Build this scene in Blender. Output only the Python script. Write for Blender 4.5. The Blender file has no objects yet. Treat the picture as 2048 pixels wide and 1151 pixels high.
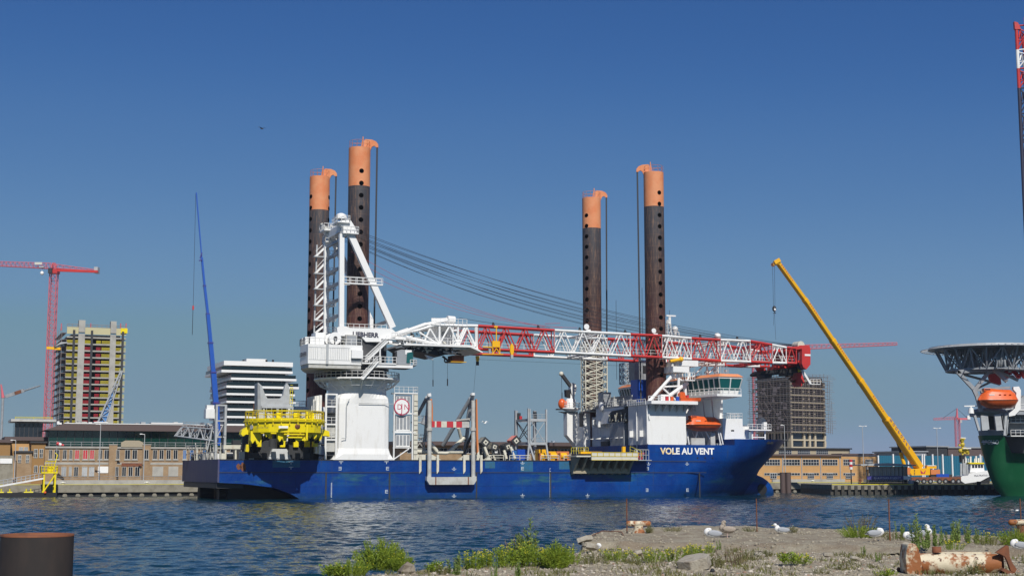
import bpy, math, random
from mathutils import Vector, Matrix
R = math.radians
random.seed(7)
sc = bpy.context.scene
COL = sc.collection
# ---------------------------------------------------------------- camera
F = 2900.0; PITCH = math.atan((945-575.5)/F); CAMZ = 5.2
cd = bpy.data.cameras.new('camera'); cam = bpy.data.objects.new('camera', cd); COL.objects.link(cam)
cam.location = (0, 0, CAMZ); cam.rotation_euler = (math.pi/2+PITCH, 0, 0)
cd.sensor_width = 36; cd.lens = F/2048*36; cd.clip_start = .5; cd.clip_end = 20000
sc.camera = cam
# ---------------------------------------------------------------- light
SUN_EL, SUN_B = R(44), R(15)                       # b: sun stands behind the camera, to its right
sunv = Vector((math.sin(SUN_B)*math.cos(SUN_EL), -math.cos(SUN_B)*math.cos(SUN_EL), math.sin(SUN_EL)))
w = bpy.data.worlds.new('World'); sc.world = w; w.use_nodes = True
nt = w.node_tree; bg = nt.nodes['Background']; sky = nt.nodes.new('ShaderNodeTexSky')
sky.sky_type = 'NISHITA'; sky.sun_disc = False; sky.sun_elevation = SUN_EL
sky.sun_rotation = math.pi - SUN_B
sky.altitude = 2000; sky.air_density = 1.0; sky.dust_density = .5; sky.ozone_density = 8
vs_ = nt.nodes.new('ShaderNodeVectorMath'); vs_.operation = 'SCALE'; vs_.inputs[3].default_value = .06
nt.links.new(sky.outputs[0], vs_.inputs[0])
cv = nt.nodes.new('ShaderNodeRGBCurve')              # softens the bright horizon band of the sky
for ci, pts in enumerate((((.057,.036),(.082,.074),(.144,.152),(.326,.222),(1,.35)), ((.121,.118),(.171,.186),(.278,.286),(.465,.322),(1,.4)), ((.262,.33),(.353,.41),(.489,.45),(.534,.395),(1,.44)))):
    for q_ in pts: cv.mapping.curves[ci].points.new(*q_)
    c_ = cv.mapping.curves[ci]; c_.points.remove(c_.points[-1])
cv.mapping.update(); nt.links.new(vs_.outputs[0], cv.inputs[1])
vt_ = nt.nodes.new('ShaderNodeVectorMath'); vt_.operation = 'SCALE'; vt_.inputs[3].default_value = 10
nt.links.new(cv.outputs[0], vt_.inputs[0]); nt.links.new(vt_.outputs[0], bg.inputs[0]); bg.inputs[1].default_value = .1
sd = bpy.data.lights.new('sun', 'SUN'); so = bpy.data.objects.new('sun', sd); COL.objects.link(so)
sd.energy = 4.4; sd.angle = R(.53); sd.color = (1, .955, .88)
so.rotation_euler = sunv.to_track_quat('Z', 'Y').to_euler()
sc.view_settings.view_transform = 'Standard'; sc.view_settings.look = 'None'
sc.view_settings.gamma = 1; sc.view_settings.exposure = 0
# ---------------------------------------------------------------- frames
A = R(22); CA, SA = math.cos(A), math.sin(A); OY = 310.4
def ray(px, py):
    a, b = px-1024, 575.5-py
    return Vector((a, F*math.cos(PITCH)-b*math.sin(PITCH), F*math.sin(PITCH)+b*math.cos(PITCH)))
def Wp(px, py, Y):
    d = ray(px, py); t = Y/d.y; return Vector((d.x*t, Y, CAMZ+d.z*t))
def Gp(px, py, z=0):
    d = ray(px, py); t = (z-CAMZ)/d.z; return Vector((d.x*t, d.y*t, z))
def S(px, py, v=0):                                # ship frame: x along the hull to the bow, y inboard, z up
    d = ray(px, py); dv = -d.x*SA+d.y*CA
    t = (v+OY*CA)/dv; X, Y = d.x*t, d.y*t-OY
    return Vector((X*CA+Y*SA, v, CAMZ+d.z*t))
def s2w(p): return Vector((p[0]*CA-p[1]*SA, OY+p[0]*SA+p[1]*CA, p[2]))
def w2s(p): x, y = p[0], p[1]-OY; return Vector((x*CA+y*SA, -x*SA+y*CA, p[2]))
# ---------------------------------------------------------------- materials
MATS = {}
def mat(name, col, rough=.6, metal=0., col2=None, sc2=.6, amt=.5, lo=.45, hi=.65, streak=0, bump=0., bsc=4., spec=.5, col3=None, sc3=3., lo3=.6, hi3=.7, emit=0):
    m = bpy.data.materials.new(name); m.use_nodes = True; n = m.node_tree; N = n.nodes; L = n.links
    b = N['Principled BSDF']; b.inputs['Roughness'].default_value = rough; b.inputs['Metallic'].default_value = metal
    b.inputs['Specular IOR Level'].default_value = spec
    b.inputs['Base Color'].default_value = (*col, 1)
    tc = N.new('ShaderNodeTexCoord'); out = None
    def layer(prev, c2, s, l, h, k):
        mp = N.new('ShaderNodeMapping'); L.new(tc.outputs['Object'], mp.inputs[0])
        mp.inputs['Scale'].default_value = (s, s, s*(1-.9*streak)) if streak else (s, s, s)
        no = N.new('ShaderNodeTexNoise'); no.inputs['Scale'].default_value = 1; no.inputs['Detail'].default_value = 6
        no.inputs['Roughness'].default_value = .62
        L.new(mp.outputs[0], no.inputs[0])
        mr = N.new('ShaderNodeMapRange'); mr.inputs[1].default_value = l; mr.inputs[2].default_value = h; mr.inputs[4].default_value = k
        L.new(no.outputs[0], mr.inputs[0])
        mx = N.new('ShaderNodeMix'); mx.data_type = 'RGBA'
        L.new(mr.outputs[0], mx.inputs[0])
        if prev is None: mx.inputs[6].default_value = (*col, 1)
        else: L.new(prev, mx.inputs[6])
        mx.inputs[7].default_value = (*c2, 1); return mx.outputs[2]
    if col2: out = layer(None, col2, sc2, lo, hi, amt)
    if col3: out = layer(out, col3, sc3, lo3, hi3, 1.)
    if out: L.new(out, b.inputs['Base Color'])
    if bump:
        no = N.new('ShaderNodeTexNoise'); no.inputs['Scale'].default_value = bsc; no.inputs['Detail'].default_value = 5
        L.new(tc.outputs['Object'], no.inputs[0])
        bu = N.new('ShaderNodeBump'); bu.inputs['Strength'].default_value = 1; bu.inputs['Distance'].default_value = bump
        L.new(no.outputs[0], bu.inputs['Height']); L.new(bu.outputs[0], b.inputs['Normal'])
    if emit: b.inputs['Emission Color'].default_value = (*col, 1); b.inputs['Emission Strength'].default_value = emit
    MATS[name] = m; return m
def M(n): return MATS[n]
# ---------------------------------------------------------------- mesh builder
class MB:
    def __init__(s): s.v = []; s.f = []; s.sm = []; s.ch = []
    def add(s, vs, fs, smooth=False):
        s.ch.append(len(s.f)); o = len(s.v); s.v += [tuple(p) for p in vs]; s.f += [tuple(i+o for i in f) for f in fs]; s.sm += [smooth]*len(fs); return s
    def box(s, x0, x1, y0, y1, z0, z1):
        return s.add([(x0,y0,z0),(x1,y0,z0),(x1,y1,z0),(x0,y1,z0),(x0,y0,z1),(x1,y0,z1),(x1,y1,z1),(x0,y1,z1)],
              [(0,3,2,1),(4,5,6,7),(0,1,5,4),(1,2,6,5),(2,3,7,6),(3,0,4,7)])
    def cbox(s, c, sx, sy, sz): return s.box(c[0]-sx/2, c[0]+sx/2, c[1]-sy/2, c[1]+sy/2, c[2]-sz/2, c[2]+sz/2)
    def frame(s, p, q):
        p, q = Vector(p), Vector(q); d = q-p
        if d.length < 1e-6: d = Vector((0, 0, 1e-4)); q = p+d
        d.normalize(); up = Vector((0, 0, 1)) if abs(d.z) < .95 else Vector((0, 1, 0))
        a = d.cross(up).normalized(); return p, q, a, a.cross(d).normalized()
    def bar(s, p, q, w, h=None):                   # rectangular bar; w sideways, h in the upright plane
        h = h or w; p, q, a, b = s.frame(p, q); vs = []
        for c in (p, q):
            for i, j in ((-1,-1),(1,-1),(1,1),(-1,1)): vs.append(c+a*(i*w/2)+b*(j*h/2))
        return s.add(vs, [(3,2,1,0),(4,5,6,7),(0,1,5,4),(1,2,6,5),(2,3,7,6),(3,0,4,7)])
    def tube(s, p, q, r, r2=None, n=8, cap=True):
        r2 = r if r2 is None else r2; p, q, a, b = s.frame(p, q); vs = []
        for c, rr in ((p, r), (q, r2)):
            for i in range(n):
                t = 2*math.pi*i/n; vs.append(c+a*(rr*math.cos(t))+b*(rr*math.sin(t)))
        s.add(vs, [(i, (i+1) % n, n+(i+1) % n, n+i) for i in range(n)], n > 5)
        if cap: s.add(vs[:n], [tuple(range(n-1, -1, -1))]); s.add(vs[n:], [tuple(range(n))])
        return s
    def path(s, pts, r, n=6):
        for a, b in zip(pts, pts[1:]): s.tube(a, b, r, n=n)
        return s
    def prism(s, poly, e, lo, hi):                 # poly in the other two axes; e = extrusion axis 0/1/2
        def mk(a, b, c): return [(c, a, b), (a, c, b), (a, b, c)][e]
        n = len(poly); vs = [mk(a, b, lo) for a, b in poly]+[mk(a, b, hi) for a, b in poly]
        s.add(vs, [(i, (i+1) % n, n+(i+1) % n, n+i) for i in range(n)]+[tuple(range(n-1, -1, -1)), tuple(range(n, 2*n))]); return s
    def lathe(s, prof, c=(0,0,0), n=24, smooth=True, a0=0, a1=2*math.pi, sy=1):
        full = abs(a1-a0-2*math.pi) < 1e-6; k = n if full else n+1; vs = []
        for r, z in prof:
            for i in range(k):
                t = a0+(a1-a0)*i/n; vs.append((c[0]+r*math.cos(t), c[1]+r*math.sin(t)*sy, c[2]+z))
        fs = []
        for j in range(len(prof)-1):
            for i in range(n):
                i2 = (i+1) % k; fs.append((j*k+i, j*k+i2, (j+1)*k+i2, (j+1)*k+i))
        return s.add(vs, fs, smooth)
    def ball(s, c, rx, ry=None, rz=None, n=10, m=6):
        ry = ry or rx; rz = rz or rx; vs = []; fs = []
        for j in range(m+1):
            ph = math.pi*j/m
            for i in range(n):
                t = 2*math.pi*i/n; vs.append((c[0]+rx*math.sin(ph)*math.cos(t), c[1]+ry*math.sin(ph)*math.sin(t), c[2]-rz*math.cos(ph)))
        for j in range(m):
            for i in range(n): fs.append((j*n+i, j*n+(i+1) % n, (j+1)*n+(i+1) % n, (j+1)*n+i))
        return s.add(vs, fs, True)
    def rail(s, pts, h=1.1, step=1.5, r=.04, close=False):
        pts = [Vector(p) for p in pts]
        if close: pts.append(pts[0])
        up = Vector((0, 0, h))
        for a, b in zip(pts, pts[1:]):
            k = max(1, int((b-a).length/step))
            for i in range(k+1): s.tube(a.lerp(b, i/k), a.lerp(b, i/k)+up, r, n=4, cap=False)
            s.tube(a+up, b+up, r, n=4, cap=False); s.tube(a+up/2, b+up/2, r*.8, n=4, cap=False)
        return s
    def truss(s, P, r, rd, n, pat='W', horiz=True):   # box lattice; P = 4 start corners + 4 end corners (rings in the same order)
        a = [Vector(p) for p in P[:4]]; b = [Vector(p) for p in P[4:]]
        for i in range(4): s.tube(a[i], b[i], r, n=6)
        for i in range(4):
            j = (i+1) % 4
            for k in range(n):
                t0, t1, tm = k/n, (k+1)/n, (k+.5)/n
                if pat == 'W':
                    s.tube(a[i].lerp(b[i], t0), a[j].lerp(b[j], tm), rd, n=5, cap=False); s.tube(a[j].lerp(b[j], tm), a[i].lerp(b[i], t1), rd, n=5, cap=False)
                elif pat == 'X':
                    s.tube(a[i].lerp(b[i], t0), a[j].lerp(b[j], t1), rd, n=4, cap=False); s.tube(a[j].lerp(b[j], t0), a[i].lerp(b[i], t1), rd, n=4, cap=False)
                else: s.tube(a[i].lerp(b[i], t0 if (k+i) % 2 else t1), a[j].lerp(b[j], t1 if (k+i) % 2 else t0), rd, n=4, cap=False)
                if horiz or k == 0: s.tube(a[i].lerp(b[i], t0), a[j].lerp(b[j], t0), rd, n=4, cap=False)
            s.tube(b[i], b[j], rd, n=4, cap=False)
        return s
    def build(s, name, m, parent=None, off=None, bevel=0):
        me = bpy.data.meshes.new(name); vs = s.v
        if off is None and parent is not None and 'bx' in parent: off = (parent['bx'], parent['by'], parent['bz'])
        if off is not None: vs = [(a-off[0], b-off[1], c-off[2]) for a, b, c in vs]
        me.from_pydata(vs, [], s.f); me.polygons.foreach_set('use_smooth', s.sm); me.update()
        o = bpy.data.objects.new(name, me); COL.objects.link(o); o.parent = parent
        if off is not None: OFF[o.name] = tuple(off)
        if m: me.materials.append(M(m) if isinstance(m, str) else m)
        if bevel:
            md = o.modifiers.new('bevel', 'BEVEL'); md.width = bevel; md.segments = 2; md.limit_method = 'ANGLE'
        return o
OFF = {}
def tag(o, label=None, cat=None, group=None, kind=None):
    if label: o['label'] = label
    if cat: o['category'] = cat
    if group: o['group'] = group
    if kind: o['kind'] = kind
    return o
class Thing:
    """an Empty at the thing's base that parents its parts; part geometry is given in the frame's coordinates"""
    def __init__(s, name, label, cat, base, ship=False, group=None):
        base = Vector(base); o = bpy.data.objects.new(name, None); COL.objects.link(o); o.empty_display_size = .5
        o.location = s2w(base) if ship else base
        if ship: o.rotation_euler = (0, 0, A)
        tag(o, label, cat, group); s.o = o; s.base = base
    def part(s, mb, name, m, parent=None, label=None, bevel=0):
        o = mb.build(name, m, parent or s.o, off=s.base, bevel=bevel)
        if label: o['label'] = label
        return o
    def split(s, mb, name, m, parent=None):
        """one part per separate piece of the builder"""
        ch = mb.ch+[len(mb.f)]; gr = []
        for a, b in zip(ch, ch[1:]):
            fs = mb.f[a:b]; ids = {i for f in fs for i in f}
            if not ids: continue
            P = [mb.v[i] for i in ids]; bb = [min(p[k] for p in P)-.03 for k in range(3)]+[max(p[k] for p in P)+.03 for k in range(3)]; cur = [[(a, b)], bb]
            for g_ in [g_ for g_ in gr if all(g_[1][k] <= bb[k+3] and bb[k] <= g_[1][k+3] for k in range(3))]:
                gr.remove(g_); cur[0] += g_[0]; cur[1] = [min(cur[1][k], g_[1][k]) for k in range(3)]+[max(cur[1][k], g_[1][k]) for k in range(3, 6)]
            gr.append(cur)
        for rng_, _ in gr:
            q = MB()
            for a, b in rng_:
                ids = sorted({i for f in mb.f[a:b] for i in f}); mp = {i: k for k, i in enumerate(ids)}
                q.add([mb.v[i] for i in ids], [tuple(mp[i] for i in f) for f in mb.f[a:b]]); q.sm[-(b-a):] = mb.sm[a:b]
            s.part(q, name, m, parent)
    def text(s, txt, size, m, org, xd, up, name='lettering', parent=None, depth=.03, bold=0., align='LEFT', sx=1., label=None, step=None):
        o = text_obj(name, txt, size, m, org, xd, up, s.base, depth, bold, align, sx); o.parent = parent or s.o
        if label: o['label'] = label
        return o
def text_obj(name, txt, size, m, org, xd, up, off=(0,0,0), depth=.03, bold=0., align='LEFT', sx=1.):
    cu = bpy.data.curves.new('t', 'FONT'); cu.body = txt; cu.size = size; cu.offset = bold; cu.align_x = align; cu.resolution_u = 3
    t = bpy.data.objects.new('t', cu); COL.objects.link(t); bpy.context.view_layer.update()
    me = bpy.data.meshes.new_from_object(t.evaluated_get(bpy.context.evaluated_depsgraph_get()))
    bpy.data.objects.remove(t); bpy.data.curves.remove(cu)
    xd = Vector(xd).normalized(); up = Vector(up).normalized(); nz = xd.cross(up)
    for v in me.vertices: v.co = Vector(org)+xd*(v.co.x*sx)+up*v.co.y+nz*depth-Vector(off)
    me.name = name; me.materials.clear(); me.materials.append(M(m))
    o = bpy.data.objects.new(name, me); COL.objects.link(o); return o
def copy_tree(o, parent=None):
    c = o.copy(); COL.objects.link(c); c.parent = parent
    for ch in list(o.children): copy_tree(ch, c)
    return c
def single(mb, name, m, label, cat, base, ship=False, group=None, kind=None, bevel=0):
    base = Vector(base); o = mb.build(name, m, off=base, bevel=bevel); o.location = s2w(base) if ship else base
    if ship: o.rotation_euler = (0, 0, A)
    return tag(o, label, cat, group, kind)
V = Vector
# ---------------------------------------------------------------- palette
mat('white', (.8,.8,.78), .45, col2=(.5,.46,.38), sc2=.9, amt=.5, lo=.52, hi=.8, streak=.85, col3=(.33,.2,.11), sc3=1.7, lo3=.71, hi3=.8)
mat('white_clean', (.82,.82,.8), .4)
mat('cream', (.62,.6,.5), .55, col2=(.33,.22,.12), sc2=1.2, amt=.7, lo=.55, hi=.75, streak=.6)
mat('offwhite', (.5,.5,.47), .55, col2=(.3,.27,.22), sc2=.8, amt=.5)
mat('grey', (.3,.32,.34), .5, col2=(.22,.22,.22), sc2=.7, amt=.6)
mat('light_grey', (.42,.44,.45), .5, col2=(.3,.3,.3), sc2=.7, amt=.5)
mat('dark_grey', (.03,.032,.036), .6)
mat('pile_steel', (.024,.02,.019), .85, col2=(.05,.035,.03), sc2=1.5, amt=.6, streak=.7)
mat('black', (.012,.012,.014), .6)
mat('hole_black', (.002,.002,.002), 1, spec=0)
mat('pale_form', (.5,.46,.27), .8)
mat('aged_yellow', (.62,.52,.04), .6)
mat('cable', (.03,.033,.04), .6)
mat('red', (.55,.035,.03), .45, col2=(.38,.04,.04), sc2=.5, amt=.6)
mat('hazed_red', (.58,.13,.16), .7)  # red paled towards pink: distance haze put into the colour
mat('blue_glass', (.012,.024,.03), .12, spec=.5)
mat('red_cable', (.5,.1,.14), .6)
mat('yellow', (.82,.66,.0), .45, col2=(.45,.3,.01), sc2=.8, amt=.6, lo=.55, hi=.75)
mat('deck_yellow', (.55,.42,.03), .5)
mat('crane_yellow', (.85,.45,.005), .4)
mat('orange_paint', (.7,.285,.13), .7, col2=(.66,.2,.07), sc2=.35, amt=.8, lo=.42, hi=.62, col3=(.1,.06,.045), sc3=1.6, lo3=.68, hi3=.76)
mat('boat_orange', (.72,.12,.02), .35, col2=(.5,.08,.02), sc2=1.5, amt=.5)
mat('rope_orange', (.6,.2,.06), .6)
mat('faded_blue', (.015,.12,.25), .6, col2=(.03,.1,.13), sc2=1.1, amt=.8, streak=.3)
mat('transom_blue', (.055,.055,.13), .6, col2=(.08,.08,.13), sc2=.4, amt=.8, streak=.6)
mat('rust', (.2,.07,.03), .8, col2=(.09,.04,.025), sc2=2, amt=.8)
mat('blue', (.01,.07,.42), .4)
mat('blue_box', (.02,.12,.35), .5)
mat('crane_blue', (.015,.09,.42), .4)
mat('pale_blue', (.1,.26,.55), .5)
mat('green_hull', (.01,.125,.045), .4, col2=(.03,.17,.07), sc2=.3, amt=.7, streak=.5)
mat('glass', (.012,.04,.045), .08, spec=.8)
mat('green_glass', (.004,.035,.028), .1, spec=.8)
mat('teal_glass', (.01,.1,.1), .12, spec=.8)
mat('dark_glass', (.015,.02,.028), .08, spec=.8)
mat('concrete', (.27,.25,.2), .85, col2=(.16,.14,.1), sc2=.5, amt=.8, bump=.02)
mat('concrete_pale', (.4,.39,.35), .85, col2=(.28,.27,.25), sc2=.4, amt=.7)
mat('wet_concrete', (.035,.033,.028), .6, col2=(.09,.08,.06), sc2=.8, amt=.7)
mat('brown_roof', (.1,.07,.065), .7)
mat('ochre', (.52,.3,.12), .85, col2=(.4,.24,.1), sc2=.25, amt=.6)
mat('ochre_dark', (.3,.17,.06), .85)
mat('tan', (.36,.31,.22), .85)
mat('scaffold', (.2,.165,.16), .7)
mat('scaffold_light', (.3,.26,.24), .6)
mat('board', (.5,.43,.31), .8)
mat('mark_white', (.5,.55,.58), .6)
mat('text_white', (.85,.85,.82), .5)
mat('text_cream', (.82,.62,.3), .5)
mat('text_blue', (.05,.05,.25), .5)
mat('text_dark', (.03,.03,.06), .5)
mat('logo_red', (.45,.03,.08), .5)
mat('teal_hall', (.01,.12,.2), .6)
mat('safety_red', (.5,.03,.04), .5)
mat('rail_yellow', (.7,.6,.02), .5)
# rusting steel leg: grey paint above, bare brown below, streaks
def leg_mat():
    m = bpy.data.materials.new('leg_steel'); m.use_nodes = True; n = m.node_tree; N = n.nodes; L = n.links; b = N['Principled BSDF']
    b.inputs['Roughness'].default_value = .65
    tc = N.new('ShaderNodeTexCoord'); se = N.new('ShaderNodeSeparateXYZ'); L.new(tc.outputs['Object'], se.inputs[0])
    mp = N.new('ShaderNodeMapping'); mp.inputs['Scale'].default_value = (1.9, 1.9, .12); L.new(tc.outputs['Object'], mp.inputs[0])
    no = N.new('ShaderNodeTexNoise'); no.inputs['Scale'].default_value = 1; no.inputs['Detail'].default_value = 7; no.inputs['Roughness'].default_value = .7; L.new(mp.outputs[0], no.inputs[0])
    ad = N.new('ShaderNodeMath'); ad.operation = 'MULTIPLY_ADD'; ad.inputs[1].default_value = 26; L.new(no.outputs[0], ad.inputs[0]); L.new(se.outputs[2], ad.inputs[2])
    mr = N.new('ShaderNodeMapRange'); mr.inputs[1].default_value = 46; mr.inputs[2].default_value = 76; L.new(ad.outputs[0], mr.inputs[0])
    cr = N.new('ShaderNodeValToRGB'); e = cr.color_ramp.elements
    e[0].position = 0; e[0].color = (.07, .017, .013, 1); e[1].position = 1; e[1].color = (.045, .045, .052, 1)
    x = e.new(.5); x.color = (.045, .022, .018, 1)
    L.new(mr.outputs[0], cr.inputs[0])
    n2 = N.new('ShaderNodeTexNoise'); n2.inputs['Scale'].default_value = 1; n2.inputs['Detail'].default_value = 8; n2.inputs['Roughness'].default_value = .75
    mp2 = N.new('ShaderNodeMapping'); mp2.inputs['Scale'].default_value = (4, 4, .35); L.new(tc.outputs['Object'], mp2.inputs[0]); L.new(mp2.outputs[0], n2.inputs[0])
    r2 = N.new('ShaderNodeMapRange'); r2.inputs[1].default_value = .5; r2.inputs[2].default_value = .7; r2.inputs[4].default_value = .75; L.new(n2.outputs[0], r2.inputs[0])
    mx = N.new('ShaderNodeMix'); mx.data_type = 'RGBA'; L.new(r2.outputs[0], mx.inputs[0]); L.new(cr.outputs[0], mx.inputs[6]); mx.inputs[7].default_value = (.3, .17, .1, 1)
    # weld seams every few metres
    md = N.new('ShaderNodeMath'); md.operation = 'PINGPONG'; md.inputs[1].default_value = 1.35; L.new(se.outputs[2], md.inputs[0])
    lt = N.new('ShaderNodeMath'); lt.operation = 'LESS_THAN'; lt.inputs[1].default_value = .06; L.new(md.outputs[0], lt.inputs[0])
    l3 = N.new('ShaderNodeMath'); l3.operation = 'MULTIPLY'; l3.inputs[1].default_value = .5; L.new(lt.outputs[0], l3.inputs[0])
    m3 = N.new('ShaderNodeMix'); m3.data_type = 'RGBA'; L.new(l3.outputs[0], m3.inputs[0]); L.new(mx.outputs[2], m3.inputs[6]); m3.inputs[7].default_value = (.13, .08, .06, 1)
    L.new(m3.outputs[2], b.inputs['Base Color']); MATS['leg_steel'] = m
leg_mat()
def hull_mat():
    m = bpy.data.materials.new('blue_hull'); m.use_nodes = True; n = m.node_tree; N = n.nodes; L = n.links; b = N['Principled BSDF']
    tc = N.new('ShaderNodeTexCoord'); se = N.new('ShaderNodeSeparateXYZ'); L.new(tc.outputs['Object'], se.inputs[0]); cur = [None]
    def noise_(sc, det=6):
        mp = N.new('ShaderNodeMapping'); mp.inputs['Scale'].default_value = sc; L.new(tc.outputs['Object'], mp.inputs[0])
        no = N.new('ShaderNodeTexNoise'); no.inputs['Scale'].default_value = 1; no.inputs['Detail'].default_value = det; no.inputs['Roughness'].default_value = .65; L.new(mp.outputs[0], no.inputs[0]); return no.outputs[0]
    def rng(x, a, c, k=1., k0=0.):
        r = N.new('ShaderNodeMapRange'); r.inputs[1].default_value = a; r.inputs[2].default_value = c; r.inputs[3].default_value = k0; r.inputs[4].default_value = k; L.new(x, r.inputs[0]); return r.outputs[0]
    def mul(x, y): q = N.new('ShaderNodeMath'); q.operation = 'MULTIPLY'; L.new(x, q.inputs[0]); L.new(y, q.inputs[1]); return q.outputs[0]
    def mix_(f, c2, c1=None):
        q = N.new('ShaderNodeMix'); q.data_type = 'RGBA'; L.new(f, q.inputs[0]); q.inputs[7].default_value = (*c2, 1)
        if c1: q.inputs[6].default_value = (*c1, 1)
        else: L.new(cur[0], q.inputs[6])
        cur[0] = q.outputs[2]
    mp = N.new('ShaderNodeMapping'); mp.inputs['Rotation'].default_value = (math.pi/2, 0, 0); L.new(tc.outputs['Object'], mp.inputs[0])
    br = N.new('ShaderNodeTexBrick'); br.inputs['Scale'].default_value = 1; br.inputs['Brick Width'].default_value = 8.5; br.inputs['Row Height'].default_value = 2.45; br.inputs['Mortar Size'].default_value = .035; br.inputs['Color1'].default_value = (0, 0, 0, 1); br.inputs['Color2'].default_value = (1, 1, 1, 1); br.inputs['Mortar'].default_value = (.5, .5, .5, 1); L.new(mp.outputs[0], br.inputs[0])
    mix_(rng(noise_((.2, .2, .1)), .4, .62, .9), (.0015, .06, .27), (.001, .034, .2))
    sp = N.new('ShaderNodeSeparateColor'); L.new(br.outputs['Color'], sp.inputs[0]); mix_(rng(sp.outputs[0], 0, 1, .35), (.001, .035, .2))
    mix_(rng(br.outputs['Fac'], 0, 1, .55), (.01, .02, .08))                                         # weld seams
    mix_(mul(rng(noise_((.12, .12, .5)), .5, .68), mul(rng(se.outputs[2], 2.4, 3.6), rng(se.outputs[2], 5.4, 5.2))), (.03, .12, .14))   # scoured band below the strake
    mix_(mul(rng(noise_((1.6, 1.6, .1)), .56, .74, .8), rng(noise_((.1, .1, .05)), .45, .6)), (.05, .06, .09))        # runs
    mix_(rng(noise_((2.2, 2.2, 1.2)), .69, .74, .85), (.16, .07, .04))                                # rust spots
    mix_(rng(noise_((.9, .9, 7)), .7, .75, .8), (.2, .32, .42))                                       # scuffs
    mix_(mul(rng(se.outputs[2], 1.5, .35), rng(noise_((.5, .5, 1.2)), .3, .6, .8, .3)), (.008, .04, .09))       # wet grimy waterline
    L.new(cur[0], b.inputs['Base Color']); b.inputs['Roughness'].default_value = .42; b.inputs['Specular IOR Level'].default_value = .28
    bu = N.new('ShaderNodeBump'); bu.inputs['Distance'].default_value = .12; L.new(noise_((.55, .55, .55), 2), bu.inputs['Height']); L.new(bu.outputs[0], b.inputs['Normal']); MATS['blue_hull'] = m
hull_mat()
def brick_mat(name, c1, c2, mortar, scale=1.0):
    m = bpy.data.materials.new(name); m.use_nodes = True; n = m.node_tree; N = n.nodes; L = n.links; b = N['Principled BSDF']; b.inputs['Roughness'].default_value = .9
    tc = N.new('ShaderNodeTexCoord'); mp = N.new('ShaderNodeMapping'); mp.inputs['Rotation'].default_value = (math.pi/2, 0, 0); L.new(tc.outputs['Object'], mp.inputs[0])
    br = N.new('ShaderNodeTexBrick'); br.inputs['Scale'].default_value = scale; br.inputs['Brick Width'].default_value = .5; br.inputs['Row Height'].default_value = .2; br.inputs['Mortar Size'].default_value = .02
    br.inputs['Color1'].default_value = (*c1, 1); br.inputs['Color2'].default_value = (*c2, 1); br.inputs['Mortar'].default_value = (*mortar, 1); L.new(mp.outputs[0], br.inputs[0])
    no = N.new('ShaderNodeTexNoise'); no.inputs['Scale'].default_value = .5; no.inputs['Detail'].default_value = 6; L.new(tc.outputs['Object'], no.inputs[0])
    mr = N.new('ShaderNodeMapRange'); mr.inputs[1].default_value = .4; mr.inputs[2].default_value = .7; mr.inputs[4].default_value = .6; L.new(no.outputs[0], mr.inputs[0])
    mx = N.new('ShaderNodeMix'); mx.data_type = 'RGBA'; L.new(mr.outputs[0], mx.inputs[0]); L.new(br.outputs[0], mx.inputs[6]); mx.inputs[7].default_value = (c1[0]*.6, c1[1]*.55, c1[2]*.5, 1)
    L.new(mx.outputs[2], b.inputs['Base Color']); MATS[name] = m
brick_mat('brick', (.36,.24,.13), (.3,.19,.1), (.34,.28,.2))
# ---------------------------------------------------------------- water, far land, quay
def water_mat():
    m = bpy.data.materials.new('water_surface'); m.use_nodes = True; n = m.node_tree; N = n.nodes; L = n.links; b = N['Principled BSDF']
    b.inputs['Base Color'].default_value = (.004, .03, .045, 1); b.inputs['Roughness'].default_value = .08; b.inputs['Specular IOR Level'].default_value = .3; b.inputs['IOR'].default_value = 1.33
    tc = N.new('ShaderNodeTexCoord'); last = None
    for s, sy, d, det in ((1.6, .55, .13, 4), (5, 2.2, .03, 3)):
        mp = N.new('ShaderNodeMapping'); mp.inputs['Scale'].default_value = (s, sy, s); mp.inputs['Rotation'].default_value = (0, 0, .12); L.new(tc.outputs['Object'], mp.inputs[0])
        no = N.new('ShaderNodeTexNoise'); no.inputs['Scale'].default_value = 1; no.inputs['Detail'].default_value = det; L.new(mp.outputs[0], no.inputs[0])
        bu = N.new('ShaderNodeBump'); bu.inputs['Strength'].default_value = 1; bu.inputs['Distance'].default_value = d
        L.new(no.outputs[0], bu.inputs['Height'])
        if last: L.new(last, bu.inputs['Normal'])
        last = bu.outputs[0]
    L.new(last, b.inputs['Normal']); MATS['water_surface'] = m
water_mat()
import numpy as np
rg_ = np.random.default_rng(3)
ys_ = [14.]
while ys_[-1] < 470: ys_.append(ys_[-1]+min(.9, max(.09, ys_[-1]*.0027)))
ys_ = np.array(ys_); nc = 600; T_ = np.linspace(-1, 1, nc); YY = np.repeat(ys_[:, None], nc, 1); XX = T_[None, :]*(YY*.42+6)
ZZ = np.zeros_like(XX); stp = np.maximum(XX[:, 1]-XX[:, 0], np.gradient(ys_))[:, None]
for k in range(70):
    lam = .4*(4./.4)**(k/69.)*rg_.uniform(.9, 1.1); th = math.pi*.5+.35+rg_.normal()*.8; am = .0064*lam*rg_.uniform(.5, 1.4)
    kx, ky = 2*math.pi/lam*math.cos(th), 2*math.pi/lam*math.sin(th); fade = np.clip((lam/stp-1.7)/1.5, 0, 1)
    ph = kx*XX+ky*YY+rg_.uniform(0, 6.28); ZZ += am*fade*(np.sin(ph)+.25*np.sin(2*ph+.6))
gust = .75+.35*np.sin(XX*.05+YY*.021+1)*np.sin(YY*.045-XX*.013)
ZZ *= gust; ZZ[-1, :] = 0; ZZ[0, :] = 0; ZZ[:, 0] = 0; ZZ[:, -1] = 0
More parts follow.
